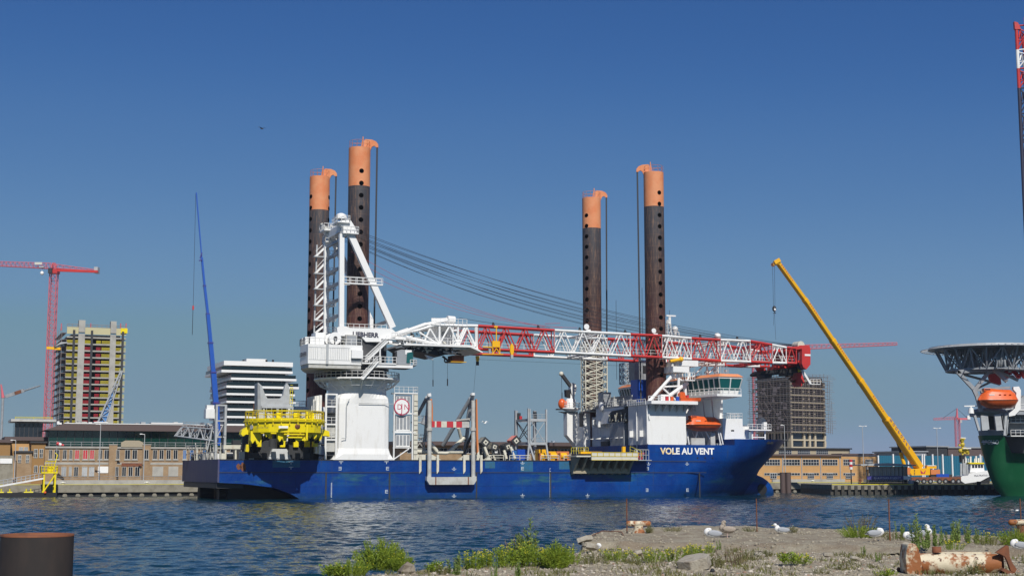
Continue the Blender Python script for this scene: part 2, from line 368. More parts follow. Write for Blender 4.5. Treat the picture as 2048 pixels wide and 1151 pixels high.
nr = len(ys_); co = np.stack([XX, YY, ZZ], -1).reshape(-1, 3); ii = (np.arange(nr-1)[:, None]*nc+np.arange(nc-1)[None, :]).reshape(-1); qd = np.stack([ii, ii+1, ii+nc+1, ii+nc], -1)
far = np.array([(-1200, -60, 0), (1200, -60, 0), (1200, 1500, 0), (-1200, 1500, 0)], float); xa0, xa1, xb0, xb1 = XX[0, 0], XX[0, -1], XX[-1, 0], XX[-1, -1]; y0_, y1_ = ys_[0], ys_[-1]
n0 = len(co); ext = np.array([(-1200, -60, 0), (1200, -60, 0), (1200, y0_, 0), (-1200, y0_, 0), (1200, y1_, 0), (-1200, y1_, 0), (1200, 1500, 0), (-1200, 1500, 0)], float)
c00, c01, c10, c11 = 0, nc-1, (nr-1)*nc, nr*nc-1; co = np.concatenate([co, ext])
fl_ = [(n0, n0+1, n0+2, n0+3), (n0+3, c00, c10, n0+5), (c01, n0+2, n0+4, c11), (n0+5, n0+4, n0+6, n0+7)]
me = bpy.data.meshes.new('water'); fc = [tuple(q) for q in qd.tolist()]+fl_; me.from_pydata(co.tolist(), [], fc); me.polygons.foreach_set('use_smooth', [True]*len(fc)); me.materials.append(M('water_surface'))
wo = bpy.data.objects.new('water', me); COL.objects.link(wo); tag(wo, kind='structure')
QV = 52.; QZ = 2.6
mat('far_paving', (.25,.24,.21), .9, col2=(.16,.15,.13), sc2=.1, amt=.6)
g = MB().box(-1000, 1150, QV+1.2, 1150, -3, QZ-.02)
single(g, 'ground', 'far_paving', None, None, (0, QV, 0), ship=True, kind='structure')
q = Thing('quay_wall', 'long concrete quay wall with yellow edge line and dark arches along the waterline', 'quay', (0, QV, 0), ship=True)
u0, u1 = -190, 175
q.part(MB().box(u0, u1, QV, QV+1.2, .9, QZ), 'wall', 'concrete')
q.part(MB().box(u0, u1, QV-.02, QV+.5, QZ+.003, QZ+.1), 'edge_stripe', 'rail_yellow')
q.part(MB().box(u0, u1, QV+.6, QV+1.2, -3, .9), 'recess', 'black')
mm = MB()
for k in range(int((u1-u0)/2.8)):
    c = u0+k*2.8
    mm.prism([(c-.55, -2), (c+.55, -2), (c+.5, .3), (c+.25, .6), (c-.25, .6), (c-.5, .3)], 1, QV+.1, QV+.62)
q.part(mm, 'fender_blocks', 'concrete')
# ================================================================ the blue jack-up ship
DK, FC, BW = 7.85, 11.45, 12.85        # main deck, forecastle, bow deck heights
HB = 20.5
def lerp(a, b, t): return a+(b-a)*t
def interp(x, pts):
    if x <= pts[0][0]: return pts[0][1]
    for (a, p), (b, q) in zip(pts, pts[1:]):
        if x <= b: return lerp(p, q, (x-a)/(b-a))
    return pts[-1][1]
def hb(u, z):
    ue = interp(z, [(-2, 70.5), (0, 70.8), (5.4, 73), (9, 75), (13, 77.2)]); us = interp(z, [(-2, 33), (0, 34), (5, 40), (9, 48), (13, 54)])
    if u <= us: return HB
    if u >= ue: return 0.
    t = (u-us)/(ue-us); p = interp(z, [(0, 1.75), (13, 2.6)]); q = interp(z, [(0, 1.0), (6, 1.15), (13, 1.9)])
    return HB*(1-t**p)**(1/q)
def zbot(u): return interp(u, [(-62, 3.3), (-57, 3.05), (-51, 2.3), (-47.5, 1.0), (-44.5, -.8), (-40, -2)])
ship = Thing('jack_up_ship', 'blue hulled jack-up ship with four tall orange topped legs and white superstructure', 'ship', (0, HB, 0), ship=True)
def loft(u0, u1, zl, zh, nz, nu, botf=None, topz=None):
    mb = MB(); us = [lerp(u0, u1, i/nu) for i in range(nu+1)]; near = []; far = []
    for u in us:
        a = []; b = []
        for j in range(nz+1):
            lo = botf(u) if botf else zl; z = lerp(lo, zh, j/nz)
            # the plating narrows to the stem: keep the station inside it
            h = hb(u, z); uu = u
            ue = interp(z, [(-2, 70.5), (0, 70.8), (5.4, 73), (9, 75), (13, 77.2)])
            if u > ue: uu = ue
            a.append((uu, HB-h, z)); b.append((uu, HB+h, z))
        near.append(a); far.append(b)
    n = nz+1
    for side, flip in ((near, False), (far, True)):
        vs = [p for a in side for p in a]; fs = []
        for i in range(nu):
            for j in range(nz):
                f = (i*n+j, (i+1)*n+j, (i+1)*n+j+1, i*n+j+1); fs.append(f[::-1] if flip else f)
        mb.add(vs, fs, True)
    for j, up in ((nz, True), (0, False)):
        vs = [a[j] for a in near]+[b[j] for b in far]; k = nu+1
        mb.add(vs, [((i, i+1, k+i+1, k+i) if up else (k+i, k+i+1, i+1, i)) for i in range(nu)])
    for i, fl in ((0, False), (nu, True)):
        vs = near[i]+far[i]; mb.add(vs, [((j, j+1, n+j+1, n+j) if not fl else (n+j, n+j+1, j+1, j)) for j in range(nz)])
    return mb
h_ = loft(-62, 77.2, 0, DK, 14, 150, botf=zbot)
h_.v += []; f1 = loft(32.4, 77.2, DK+.001, FC, 6, 60); f2 = loft(54.5, 77.2, FC+.001, BW, 4, 40)
for q_ in (f1, f2):
    o = len(h_.v); h_.v += q_.v; h_.f += [tuple(i+o for i in f) for f in q_.f]; h_.sm += q_.sm
# curved shoulder where the side rises to the forecastle
h_.prism([(32.4, DK), (31.2, DK), (31.9, DK+.25), (32.25, DK+.9), (32.4, DK+2)], 1, .0, .35)
hull = ship.part(h_, 'hull', 'blue_hull')
ship.part(MB().box(-62.35, -62.02, -.02, 41.9, 3.35, DK+.05), 'transom', 'transom_blue')
ship.part(MB().box(-62.3, -57, 1, 40, 2.2, 3.3), 'stern_chin', 'dark_grey')
st = MB(); st.box(-59, -46, 6, 12, -2, 3.2); st.box(-57, -46, 28, 34, -2, 3.2); st.box(-50, -42, 14, 26, -2, 1.5)
for v in (9, 31): st.tube((-60.5, v, .9), (-57.5, v, .9), 1.6, n=16)
ship.part(st, 'skeg', 'black')
bb = MB(); bb.ball((69.3, 20.5, .2), 7.8, 3.6, 5.0, 24, 14); bb.tube((58, 20.5, .2), (69.5, 20.5, .2), 5.0, 4.4, n=24)
bulb = ship.part(bb, 'bulbous_bow', 'blue_hull')
for uu in (68.3, 72.0): 
    tm = MB(); tm.tube((uu, 20.5, 1.3), (uu, 16.72+abs(uu-68.3)*.08, 1.3), 1.3, n=20); ship.part(tm, 'thruster_tunnel', 'black', bulb)
# strakes and seams
sk = MB(); 
for a, b, z in ((-62, -19.9, 5.3), (-9, 47, 5.3), (32.4, 47, 7.75), (-62, 13, 7.78)): sk.box(a, b, -.09, .0, z-.07, z+.07)
sk.box(-18.5, -13, -.09, 0, 5.23, 5.37); ship.part(sk, 'rubbing_strake', 'dark_grey')
for px in (652, 779, 953, 1101, 1399):
    a = S(px, 960, 0)[0]; ship.part(MB().box(a-.16, a+.16, -.05, 0, -.5, 5.2), 'fender_strip', 'dark_grey')
for px, w_, z0, z1, m_ in ((478, .55, 5.7, 7.1, 'rust'), (486, .8, 5.5, 7.3, 'rust')):
    a = S(px, 930, 0)[0]; mm = MB(); rr = random.Random(px)
    mm.add([(a+w_*rr.uniform(.6, 1.1)*math.cos(t*.628), -.012, (z0+z1)/2+(z1-z0)/2*rr.uniform(.7, 1.1)*math.sin(t*.628)) for t in range(10)], [tuple(range(10))])
    ship.part(mm, 'rust_patch', 'rust')
for pa, pb, z0, z1 in ((970, 990, 6.2, 7.6), (1041, 1066, 5.5, 7.7), (1118, 1150, 6, 7.7), (545, 600, 6.3, 7.7)):
    ship.part(MB().box(S(pa, 930)[0], S(pb, 930)[0], -.012, 0, z0, z1), 'touch_up_patch', 'faded_blue')
# name and marks
a = S(1321, 907, 0); b = S(1429, 907, 0)
nm = ship.text('VOLE AU VENT', 1.95, 'text_white', (a.x, -.04, a.z), (1, 0, 0), (0, 0, 1), 'ship_name', depth=.03, bold=.07)
dx = max(v.co.x for v in nm.data.vertices)-min(v.co.x for v in nm.data.vertices); mn = min(v.co.x for v in nm.data.vertices)
for v in nm.data.vertices: v.co.x = mn+(v.co.x-mn)*(b.x-a.x)/dx
mats_ = nm.data.materials; mats_.append(M('text_cream'))
for p in nm.data.polygons:
    c = (p.center.x-mn)/(b.x-a.x)
    if c < .29 and (p.center.z+ship.base.z-a.z) < 1.4 and c > .02: p.material_index = 1 if (p.index % 3) else 0
def mark(px, py, kind):
    p = S(px, py, 0); m = MB(); y0, y1 = -.03, 0
    if kind == 'T': m.box(p.x-.45, p.x+.45, y0, y1, p.z+.12, p.z+.24); m.box(p.x-.07, p.x+.07, y0, y1, p.z-.3, p.z+.12)
    elif kind == '+': m.box(p.x-.5, p.x+.5, y0, y1, p.z-.05, p.z+.05); m.box(p.x-.08, p.x+.08, y0, y1, p.z+.05, p.z+.4); m.box(p.x-.25, p.x+.25, y0, y1, p.z-.3, p.z-.2)
    elif kind == 'E':
        m.box(p.x-.3, p.x-.18, y0, y1, p.z-.35, p.z+.35)
        for dz in (-.3, 0, .28): m.box(p.x-.18, p.x+.3, y0, y1, p.z+dz-.06, p.z+dz+.06)
    elif kind == 'J':
        m.box(p.x+.18, p.x+.3, y0, y1, p.z-.35, p.z+.35)
        for dz in (-.3, 0, .28): m.box(p.x-.3, p.x+.18, y0, y1, p.z+dz-.06, p.z+dz+.06)
    ship.part(m, 'hull_mark', 'mark_white')
for q_ in ((682, 924, 'T'), (680, 936, 'J'), (773, 924, 'T'), (775, 936, 'E'), (773, 982, 'E'), (908, 937, '+'), (908, 991, '+'), (1045, 925, '+'), (1045, 936, 'E'), (1045, 990, '+'), (1175, 990, '+'), (1297, 927, '+'), (1295, 936, 'J'), (1294, 979, 'J'), (1374, 927, '+'), (1375, 979, 'E'), (582, 925, 'T'), (582, 935, 'T')): mark(*q_)
dm = MB()
for px, y0, y1 in ((663, 965, 993), (1100, 936, 993)):
    p = S(px, y0); q = S(px, y1); k = 12
    for i in range(k): z = lerp(q.z, p.z, i/(k-1)); dm.box(p.x-.06, p.x+.13, -.025, 0, z-.08, z+.05)
    dm.box(p.x-.1, p.x-.05, -.025, 0, q.z, p.z)
ship.part(dm, 'draught_marks', 'mark_white')
ml = MB()
for px in (1395, 1410, 1425): p = S(px, 915); ml.lathe([(0, 0), (.22, 0)], n=8) if False else ml.cbox((p.x, -.02, p.z), .35, .04, .35)
ship.part(ml, 'side_vents', 'black')
ship.part(MB().box(S(1472, 889, 6)[0], S(1482, 889, 6)[0], 3.2, 3.8, 11.1, 11.5), 'bow_fairlead', 'white')
# decks as thin sheets
ship.part(MB().box(-61.9, 32.3, .25, 40.7, DK+.004, DK+.06), 'deck', 'dark_grey')
# ---------------------------------------------------------------- legs
def leg(u, v, ztop, zpaint, side, hole_az, name_lbl=None):
    R0 = 2.3
    m = MB(); m.tube((u, v, -6), (u, v, zpaint), R0, n=40)
    L = ship.part(m, 'leg', 'leg_steel')
    m = MB(); m.tube((u, v, zpaint), (u, v, ztop), R0+.01, n=40); ship.part(m, 'painted_top', 'orange_paint', L)
    hz = zpaint+3.1; pitch = 2.62
    for az in (hole_az,)+((hole_az+math.pi*.72,) if hole_az < -.8 else ()):
        wx, wy = math.sin(az), -math.cos(az); lx, ly = wx*CA+wy*SA, -wx*SA+wy*CA; z = hz; k = 0
        while z > 22:
            c = V((u+lx*(R0-.15), v+ly*(R0-.15), z)); ship.part(MB().tube(c, c+V((lx, ly, 0))*.18, .5, n=16), 'pin_hole', 'hole_black', L); z -= pitch
    # guard rail and sheave arm
    rp = [(u+2.2*math.cos(t*math.pi/6), v+2.2*math.sin(t*math.pi/6), ztop) for t in range(12)]
    ship.part(MB().rail(rp, 1.5, 1.2, .035, close=True), 'guard_rail', 'orange_paint', L)
    s = side; dx_, dy_ = CA*s, -SA*s     # arm points sideways across the picture
    def W2(a, z): return (u+dx_*a, v+dy_*a, z)
    prof = [(.9, 0), (.9, 1.6), (1.2, 2.0), (2.6, 1.9), (3.5, 1.5), (3.95, .9), (4.0, .2), (3.6, .2), (3.1, .6), (2.6, .3), (2.25, -.6), (2.0, -.6), (2.0, 0)]
    m = MB(); n = len(prof); w_ = .22
    ox, oy = SA*w_, CA*w_
    for sg in (-1, 1): pass
    vs = [V(W2(a, ztop+z))+V((ox, oy, 0)) for a, z in prof]+[V(W2(a, ztop+z))-V((ox, oy, 0)) for a, z in prof]
    m.add(vs, [tuple(range(n)), tuple(range(2*n-1, n-1, -1))]+[(i, n+i, n+(i+1) % n, (i+1) % n) for i in range(n)])
    m.tube(W2(.7, ztop), W2(.7, ztop+2.6), .12, n=6); m.tube(W2(.3, ztop), W2(.7, ztop+2.2), .1, n=5)
    ship.part(m, 'sheave_arm', 'orange_paint', L)
    m = MB(); m.tube(W2(3.8, ztop+.3), W2(3.55, 20), .13, n=5); m.tube(W2(3.65, ztop+.3), W2(3.4, 20), .1, n=5)
    ship.part(m, 'hoist_cable', 'cable', L)
    return L
leg(-32.7, 6, 73.9, 65.5, 1, R(18)); leg(-34.0, 34.6, 73.0, 65.1, 1, R(-50))
leg(37.8, 6, 74.1, 66.0, -1, R(28)); leg(35.6, 35.2, 73.1, 65.4, 1, R(-36))
# ---------------------------------------------------------------- crane pedestal, white and flaring into the side
pd = MB(); U0, V0 = -32.5, 6.
lv = [(DK, 6.9, 1, 0), (8.1, 6.5, 1, 0), (9.0, 5.95, 1, 0), (10.2, 5.62, 1, 0), (19.2, 5.62, 1, 0), (20.4, 5.8, .75, .1), (21.6, 6.05, 0, .2), (24.4, 6.1, 0, .2)]
n = 48; rings = []
for z, r, sq, _ in lv:
    ring = []
    for i in range(n):
        t = 2*math.pi*i/n; c, s_ = math.cos(t), math.sin(t)
        e = 1/max(abs(c), abs(s_)); k = 1+(min(e, 1.32)-1)*sq
        y = V0+r*s_*k
        if sq == 1: y = max(y, .12)
        ring.append((U0+r*c*k, max(y, .12 if sq > 0 else -9), z))
    rings.append(ring)
pd.add([p for r_ in rings for p in r_], [(j*n+i, j*n+(i+1) % n, (j+1)*n+(i+1) % n, (j+1)*n+i) for j in range(len(lv)-1) for i in range(n)])
ped = ship.part(pd, 'crane_pedestal', 'white')
pp = MB()
p0 = S(693, 812, -.05); pp.tube((p0.x, -.1, 12.2), (p0.x, -.1, 19), .07, n=5); pp.tube((p0.x-.9, -.1, 12.2), (p0.x, -.1, 12.2), .07, n=5); pp.tube((p0.x, -.1, 19), (p0.x+.6, -.1, 20.2), .07, n=5)
pp.box(U0-1.3, U0+6, .02, .1, 19.3, 19.42)
ship.part(pp, 'pipework', 'light_grey', ped)
# ---------------------------------------------------------------- radiator racks either side of the pedestal
def fins_aft(u, v0, v1, z0, z1, k):
    m = MB(); m.box(u, u+.5, v0, v1, z0, z1)
    for i in range(k): v = lerp(v0, v1, (i+.5)/k); m.box(u-.55, u, v-.13, v+.13, z0+.1, z1-.1)
    return m
for i, (z0, z1) in enumerate(((17.6, 20.9), (14.1, 17.2), (11.2, 13.7), (9.0, 10.9))):
    ship.part(fins_aft(-41.9, .8, 9.6, z0, z1, 7), 'radiator_panel', 'white')
    ship.part(MB().box(-41.7, -38, 1.2, 9, z0-.35, z0-.15), 'rack_shelf', 'dark_grey')
fr = MB()
for u in (-40.6, -38.4): fr.box(u-.18, u+.18, .35, .7, DK, 21.1)
for z in (21.1, 18.6, 15.0, 11.9): fr.box(-40.7, -38.2, .4, .65, z-.15, z+.15)
ship.part(fr, 'rack_frame', 'white')
rl = MB()
for z in (18.75, 15.2, 12.1): rl.rail([(-40.5, .45, z), (-38.3, .45, z)], 1.2, .8, .05)
ship.part(rl, 'guard_rail', 'white'); ship.part(MB().box(-40.3, -38.1, .9, 2.2, 9.5, 12.0).box(-40.3, -38.1, .9, 2.2, 12.3, 14.8), 'ventilation_unit', 'offwhite')
rk = MB(); a0, a1 = -26.1, -21.3
for z0, z1 in ((17.7, 21.2), (13.9, 17.1), (10.6, 13.2)):
    q0, q1 = a0+.5, a1-1.2
    pm = MB(); pm.box(q0, q1, .9, 2.4, z0, z1); o = ship.part(pm, 'radiator_panel', 'white')
    gm = MB(); k = 4
    for i in range(k): x = lerp(q0, q1, (i+.5)/k); gm.box(x-.28, x+.28, .8, .9, z0+.35, z1-.25)
    ship.part(gm, 'grille', 'grey', o)
    rk.box(q0-.2, q1+.2, .7, 2.6, z0-.3, z0-.1)
rk.box(a0-.1, a0+.15, .5, .8, DK, 21.6); rk.box(a1-.9, a1-.65, .5, .8, DK, 21.6)
rk.box(a0, a1+.3, .4, 3, 21.5, 21.75)
for z in (13.5, 17.4): rk.box(a0, a1, .5, .75, z-.1, z+.1)
rk.bar((a0, .6, 8), (a1-1.5, .6, 10.2), .2); ship.part(rk, 'rack_frame', 'white')
ship.part(MB().rail([(a0, .5, 21.75), (a1+.3, .5, 21.75), (a1+.3, 3, 21.75)], 1.2, .9, .05), 'guard_rail', 'white')
ld = MB(); ld.box(a1-.5, a1+.35, .55, 1.6, DK, 21.5)
ship.part(ld, 'duct', 'cream'); lm = MB()
for i in range(12): lm.box(a1-.45, a1+.3, .48, .55, 9+i, 9.08+i)
ship.part(lm, 'duct_bands', 'dark_grey')
lc = S(804, 813, .2); m = MB(); m.tube((lc.x, .42, lc.z), (lc.x, .3, lc.z), 1.72, n=36); lg = ship.part(m, 'round_logo_board', 'logo_red')
m = MB(); m.tube((lc.x, .3, lc.z), (lc.x, .26, lc.z), 1.5, n=36); ship.part(m, 'logo_face', 'white_clean', lg)
ship.text('D N', 1.6, 'logo_red', (lc.x-1.05, .25, lc.z-.55), (1, 0, 0), (0, 0, 1), 'logo_letters', lg, depth=.01, sx=.9)
ship.text('J', 2.5, 'logo_red', (lc.x-.25, .25, lc.z-1.05), (1, 0, 0), (0, 0, 1), 'logo_letters', lg, depth=.012, sx=.75)
# ---------------------------------------------------------------- aft deck boxes and jacking houses
ship.part(MB().box(-41, -34.8+8, 29, 40.5, DK, 19.8), 'jacking_house', 'white')
m = MB(); m.box(-38.5, -36.2, 12, 15, 18, 20.6); ship.part(MB().box(-44.4, -40, 20, 29, DK, 19.4), 'jacking_house', 'white')
m = MB(); m.ball((-43.4, 22, 20.6), .8, n=14, m=10); m.tube((-43.4, 22, 19.4), (-43.4, 22, 20.3), .75, n=14); ship.part(m, 'radome', 'white_clean')
m = MB(); m.ball((-46.7, 30, 20.4), .9, n=14, m=10); m.tube((-46.7, 30, DK), (-46.7, 30, 20), .3, n=10); ship.part(m, 'radome', 'white_clean')
ship.part(MB().rail([(-44.3, 20.1, 19.4), (-40, 20.1, 19.4), (-40, 28.9, 19.4)], 1.2, 1.2, .05), 'guard_rail', 'white')
# dark machinery mass inboard under the gripper
m = MB(); rr = random.Random(3)
for i in range(26):
    u = rr.uniform(-57, -41); v = rr.uniform(3, 14); s_ = rr.uniform(.5, 1.6); m.box(u-s_, u+s_, v-s_, v+s_, DK, DK+rr.uniform(1, 4.2))
ship.part(m, 'deck_machinery', 'dark_grey')
m = MB(); p0, p1 = S(535, 917, 1), S(582, 917, 1)
m.add([(p0.x, .4, DK), (p1.x, .4, DK), (p1.x, 4, DK), (p0.x, 4, DK), (p0.x+1, 1.0, 10.0), (p1.x-.9, 1.0, 10.0), (p1.x-.9, 3.4, 10.0), (p0.x+1, 3.4, 10.0)], [(0, 3, 2, 1), (4, 5, 6, 7), (0, 1, 5, 4), (1, 2, 6, 5), (2, 3, 7, 6), (3, 0, 4, 7)])
ship.part(m, 'mooring_pedestal', 'light_grey')
# small deck gear at the stern
rr = random.Random(11)
for i in range(46):
    u = rr.uniform(-61.5, -55); v = rr.uniform(1, 39); z = DK; m = MB(); k = rr.random()
    if k < .3: m.tube((u, v, z), (u, v, z+rr.uniform(1, 2.6)), .22, n=8)
    elif k < .55: m.box(u-.5, u+.5, v-.5, v+.5, z, z+rr.uniform(.8, 2)); 
    elif k < .75: m.tube((u-.7, v, z+.8), (u+.7, v, z+.8), .7, n=12); m.box(u-.8, u+.8, v-.3, v+.3, z, z+.5)
    elif k < .9: m.bar((u, v, z), (u+rr.uniform(-1.5, 1.5), v, z+rr.uniform(2, 4.2)), .18); m.bar((u, v, z+1.5), (u+1.6, v, z+1.5), .14)
    else: m.tube((u, v, z), (u, v, z+4.8), .13, n=6); m.bar((u-.7, v, z+4.8), (u+.7, v, z+4.8), .25, .12)
    ship.part(m, 'deck_fitting', rr.choice(['cream', 'offwhite', 'cream', 'dark_grey', 'black', 'white']))
ship.part(MB().rail([(-61.8, .4, DK), (-61.8, 40.6, DK)], 3.2, 3.5, .08), 'guard_rail', 'cream')
# grey lattice gangway laid over the stern rail, with its upright tower
gw = MB(); P = [S(436, 858, 20), S(436, 882, 20)]; Q = [S(366, 853, 33), S(352, 871, 33)]
def off(p, dv): return V((p.x, p.y+dv, p.z))
gw.truss([P[0], P[1], off(P[1], 2), off(P[0], 2), Q[0], Q[1], off(Q[1], 2), off(Q[0], 2)], .17, .11, 6, 'Z')
ship.part(gw, 'lattice_gangway', 'light_grey')
ship.part(MB().rail([P[0], Q[0]], 1.1, 1.4, .05), 'guard_rail', 'light_grey')
a = S(434, 808, 12); b = S(452, 808, 12); m = MB()
for x in (a.x, b.x): m.box(x-.22, x+.22, 12, 13.5, DK, a.z)
for z in (a.z, a.z-3.2, a.z-6.5): m.box(a.x-.2, b.x+.2, 12.05, 13.45, z-.3, z)
m.bar((a.x, 12.7, 12), (b.x, 12.7, a.z-3.4), .16); m.bar((a.x-1.6, 12.7, DK+2), (a.x, 12.7, a.z-1), .2)
ship.part(m, 'gangway_tower', 'light_grey')
ship.part(MB().box(a.x-2.4, a.x-.6, 11, 13.5, a.z-2.9, a.z-1).box(a.x-2.2, a.x-.7, 11.2, 13.2, a.z-1, a.z-.2), 'operator_cabin', 'white')
m = MB(); a = S(447, 893, 4); b = S(497, 892, 4)
m.box(a.x, b.x, 4, 6, a.z-.4, a.z+.4)
for t in (.1, .5, .9): x = lerp(a.x, b.x, t); m.box(x-.15, x+.15, 4.2, 4.6, DK, a.z-.4)
ship.part(m, 'catwalk', 'cream')
# rails along the deck edge amidships and the beige coaming
m = MB()
for x0, x1 in ((984, 1009), (1021, 1062), (1084, 1120), (1130, 1152)):
    m.rail([(S(x0, 918)[0], .5, DK), (S(x1, 918)[0], .5, DK)], 1.05, 1.6, .09)
ship.part(m, 'guard_rail', 'cream')
for x0, x1 in ((826, 884), (918, 968), (970, 984)):
    a, b = S(x0, 918, .6)[0], S(x1, 918, .6)[0]
    ship.part(MB().prism([(a, DK), (b, DK), (b-(.9 if x1 > 900 else 2.2 if x1 == 884 else 0), DK+1.15), (a+(.3 if x0 < 900 else 1.6), DK+1.15)], 1, .6, 2), 'coaming', 'cream')
for px in (840, 875, 928, 962):
    a = S(px, 912)[0]; m = MB(); m.box(a-.25, a+.25, -.28, -.02, 5.6, DK+1.1); m.prism([(a-.25, 5.6), (a+.25, 5.6), (a-.2, 5.0)], 1, -.28, -.02); ship.part(m, 'side_bracket', 'cream')
# ---------------------------------------------------------------- superstructure of the ship
UB = 32.4; ZT = 20.3
cs = MB()
CE = S(1372, 850, 0).x; cs.box(UB, CE, .03, 9.5, FC, ZT)                                # near side casing
cs.box(UB, 34.6, .36, 9.5, DK+.1, FC)                                     # its aft face down to the main deck
cas = ship.part(cs, 'side_casing', 'white')
ship.part(MB().box(UB+2, 46, 9.5, 33.5, DK+.1, 18.6), 'accommodation_block', 'white')
ship.part(MB().box(UB+.2, 44, 33.5, 40.9, DK+.1, ZT-.6), 'side_casing', 'white')
ship.part(MB().box(44.3, 58, 11, 33.5, FC, 22.6), 'accommodation_block', 'white')
ship.part(MB().box(CE+.01, 54.3, 9.6, 11.0, FC, 17.2), 'accommodation_block', 'light_grey')
# aft bulkhead relief: doors, ducts, brackets, posts, recess
for v0, v1, z0, z1, m_ in ((33.6, 36.5, 16.4, 20.0, 'dark_grey'), (12.2, 19.5, 8.6, 16.6, 'grey'), (20.5, 24.4, 8.7, 12.6, 'dark_grey')):
    ship.part(MB().box(UB+.16, UB+.2 if v0 > 33 else UB+2, v0, v1, z0, z1) if v0 < 33 else MB().box(UB+.1, UB+.2, v0, v1, z0, z1), 'door_panel', m_)
m = MB(); m.box(UB+1.2, UB+2, 9.5, 26.5, 12.9, 13.5); ship.part(m, 'walkway', 'light_grey')
m = MB()
for v in (2.4, 7.4, 13, 15.5, 18, 20.5, 23, 26, 29, 36, 38): m.box(UB-.9, UB+(0 if v < 9.5 else 2), v-.28, v+.28, 13.2, 14.6) if v < 9 else m.prism([(UB-.6, 13.2), (UB+2, 13.1), (UB+2, 13.8)], 1, v-.2, v+.2)
for v in (12, 15, 18, 21, 24): m.prism([(UB-1.2, 9.0), (UB+2, 9.0), (UB+2, 9.9)], 1, v-.2, v+.2)
for v in (28.5, 25.5): m.box(UB-.1, UB+2, v-.3, v+.3, 16, 17.8)
ship.split(m, 'pipe_bracket', 'white')
m = MB()
for v, z1 in ((10.3, 17.5), (11.6, 17.5), (5.1, ZT), (33.2, 19), (27.8, 16), (37.6, 19)): m.tube((UB+(1.7 if 9.5 < v < 33 else -.12), v, DK), (UB+(1.7 if 9.5 < v < 33 else -.12), v, z1), .13, n=6)
for z in range(9, 17): m.bar((UB+1.6, 10.3, z), (UB+1.6, 11.6, z), .08)
ship.split(m, 'ladder', 'white')
m = MB(); m.prism([(38.8, 12.0), (38.8, 20.0), (UB-3.0+3, 20.0)] and [(UB-2.2, 19.8), (UB+.2, 19.8), (UB+.2, 11.8), (UB-2.2, 14.4)], 1, 38.6, 40.8); ship.part(m, 'crane_column', 'white')
# white screen with a dark opening in the middle of the aft face
m = MB(); m.box(UB+.4, UB+.7, 12.6, 27.5, 16.7, 20.3); scr = ship.part(m, 'white_screen', 'white_clean')
m = MB(); m.prism([(10.2, 16.9), (20.4, 16.9), (20.0, 18.8), (18.6, 19.5), (10.2, 19.9)], 0, UB+.2, UB+.4); ship.part(m, 'dark_opening', 'black', scr)
m = MB(); rr = random.Random(5)
for i in range(12): v = rr.uniform(10.4, 19.5); z = rr.uniform(17, 19.2); m.bar((UB+.05, v, 17), (UB+.1, v+rr.uniform(-1, 1), z), .16)
ship.part(m, 'stored_gear', 'cream', scr)
# mezzanine deck above the aft face
m = MB(); m.box(UB+.3, 50, 9.6, 33.4, 20.35, 20.6); ship.part(m, 'bridge_deck', 'grey')
m = MB(); m.box(38, 50, 10, 33, 20.6, 23.4); ship.part(m, 'deck_house', 'grey')
ship.part(MB().rail([(UB+.4, 33.3, 20.6), (UB+.4, 9.7, 20.6)], 1.2, 1.2, .06), 'guard_rail', 'white')
ship.part(MB().rail([(UB+.1, 40.8, ZT-.6), (UB+.1, 33.6, ZT-.6)], 1.2, 1.1, .06), 'guard_rail', 'white')
m = MB(); rr = random.Random(8)
for i in range(26):
    v = rr.uniform(10, 33); u = UB+rr.uniform(.6, 4); z = 20.6; k = rr.random()
    if k < .4: m.box(u-.4, u+.4, v-.5, v+.5, z, z+rr.uniform(.6, 1.8))
    elif k < .7: m.tube((u, v, z), (u, v, z+rr.uniform(1, 2.5)), .12, n=5)
    else: m.bar((u, v, z), (u, v+rr.uniform(-2, 2), z+2), .12)
ship.split(m, 'deck_fitting', 'offwhite')
m = MB(); m.ball((UB+.1, 24, 20.7), .45, 1.0, 1.2, n=14, m=8); ship.part(m, 'dish_antenna', 'white_clean')
m = MB(); m.box(UB+.5, UB+2.5, 23.5, 26.5, 20.6, 24.2); ship.part(m, 'vent_housing', 'grey')
# overhanging boat deck on the near side, shading the casing
a, b = S(1303, 808, -2.6)[0], S(1396, 808, -2.6)[0]
ship.part(MB().box(a, b, -2.6, 9.5, ZT+.02, ZT+.75), 'boat_deck', 'white')
m = MB()
for i in range(7): u = lerp(a+.5, b-.5, i/6); m.prism([(-2.4, ZT), (0, ZT), (0, ZT-1.6)], 0, u-.06, u+.06)
ship.part(m, 'deck_bracket', 'light_grey')
m = MB(); m.rail([(UB-.4, .2, ZT), (UB-.4, 9, ZT)], 1.2, 1, .06); m.rail([(UB, -.6, ZT+.7), (a+3, -2.4, ZT+.7)], 1.1, 1, .06); ship.part(m, 'guard_rail', 'white')
m = MB(); m.tube((UB-.1, -.1, 11.6), (UB-.1, -.1, 21), .2, n=8); m.bar((UB+.4, -.2, 17), (UB-.2, -.2, 20), .3); ship.part(m, 'corner_post', 'white')
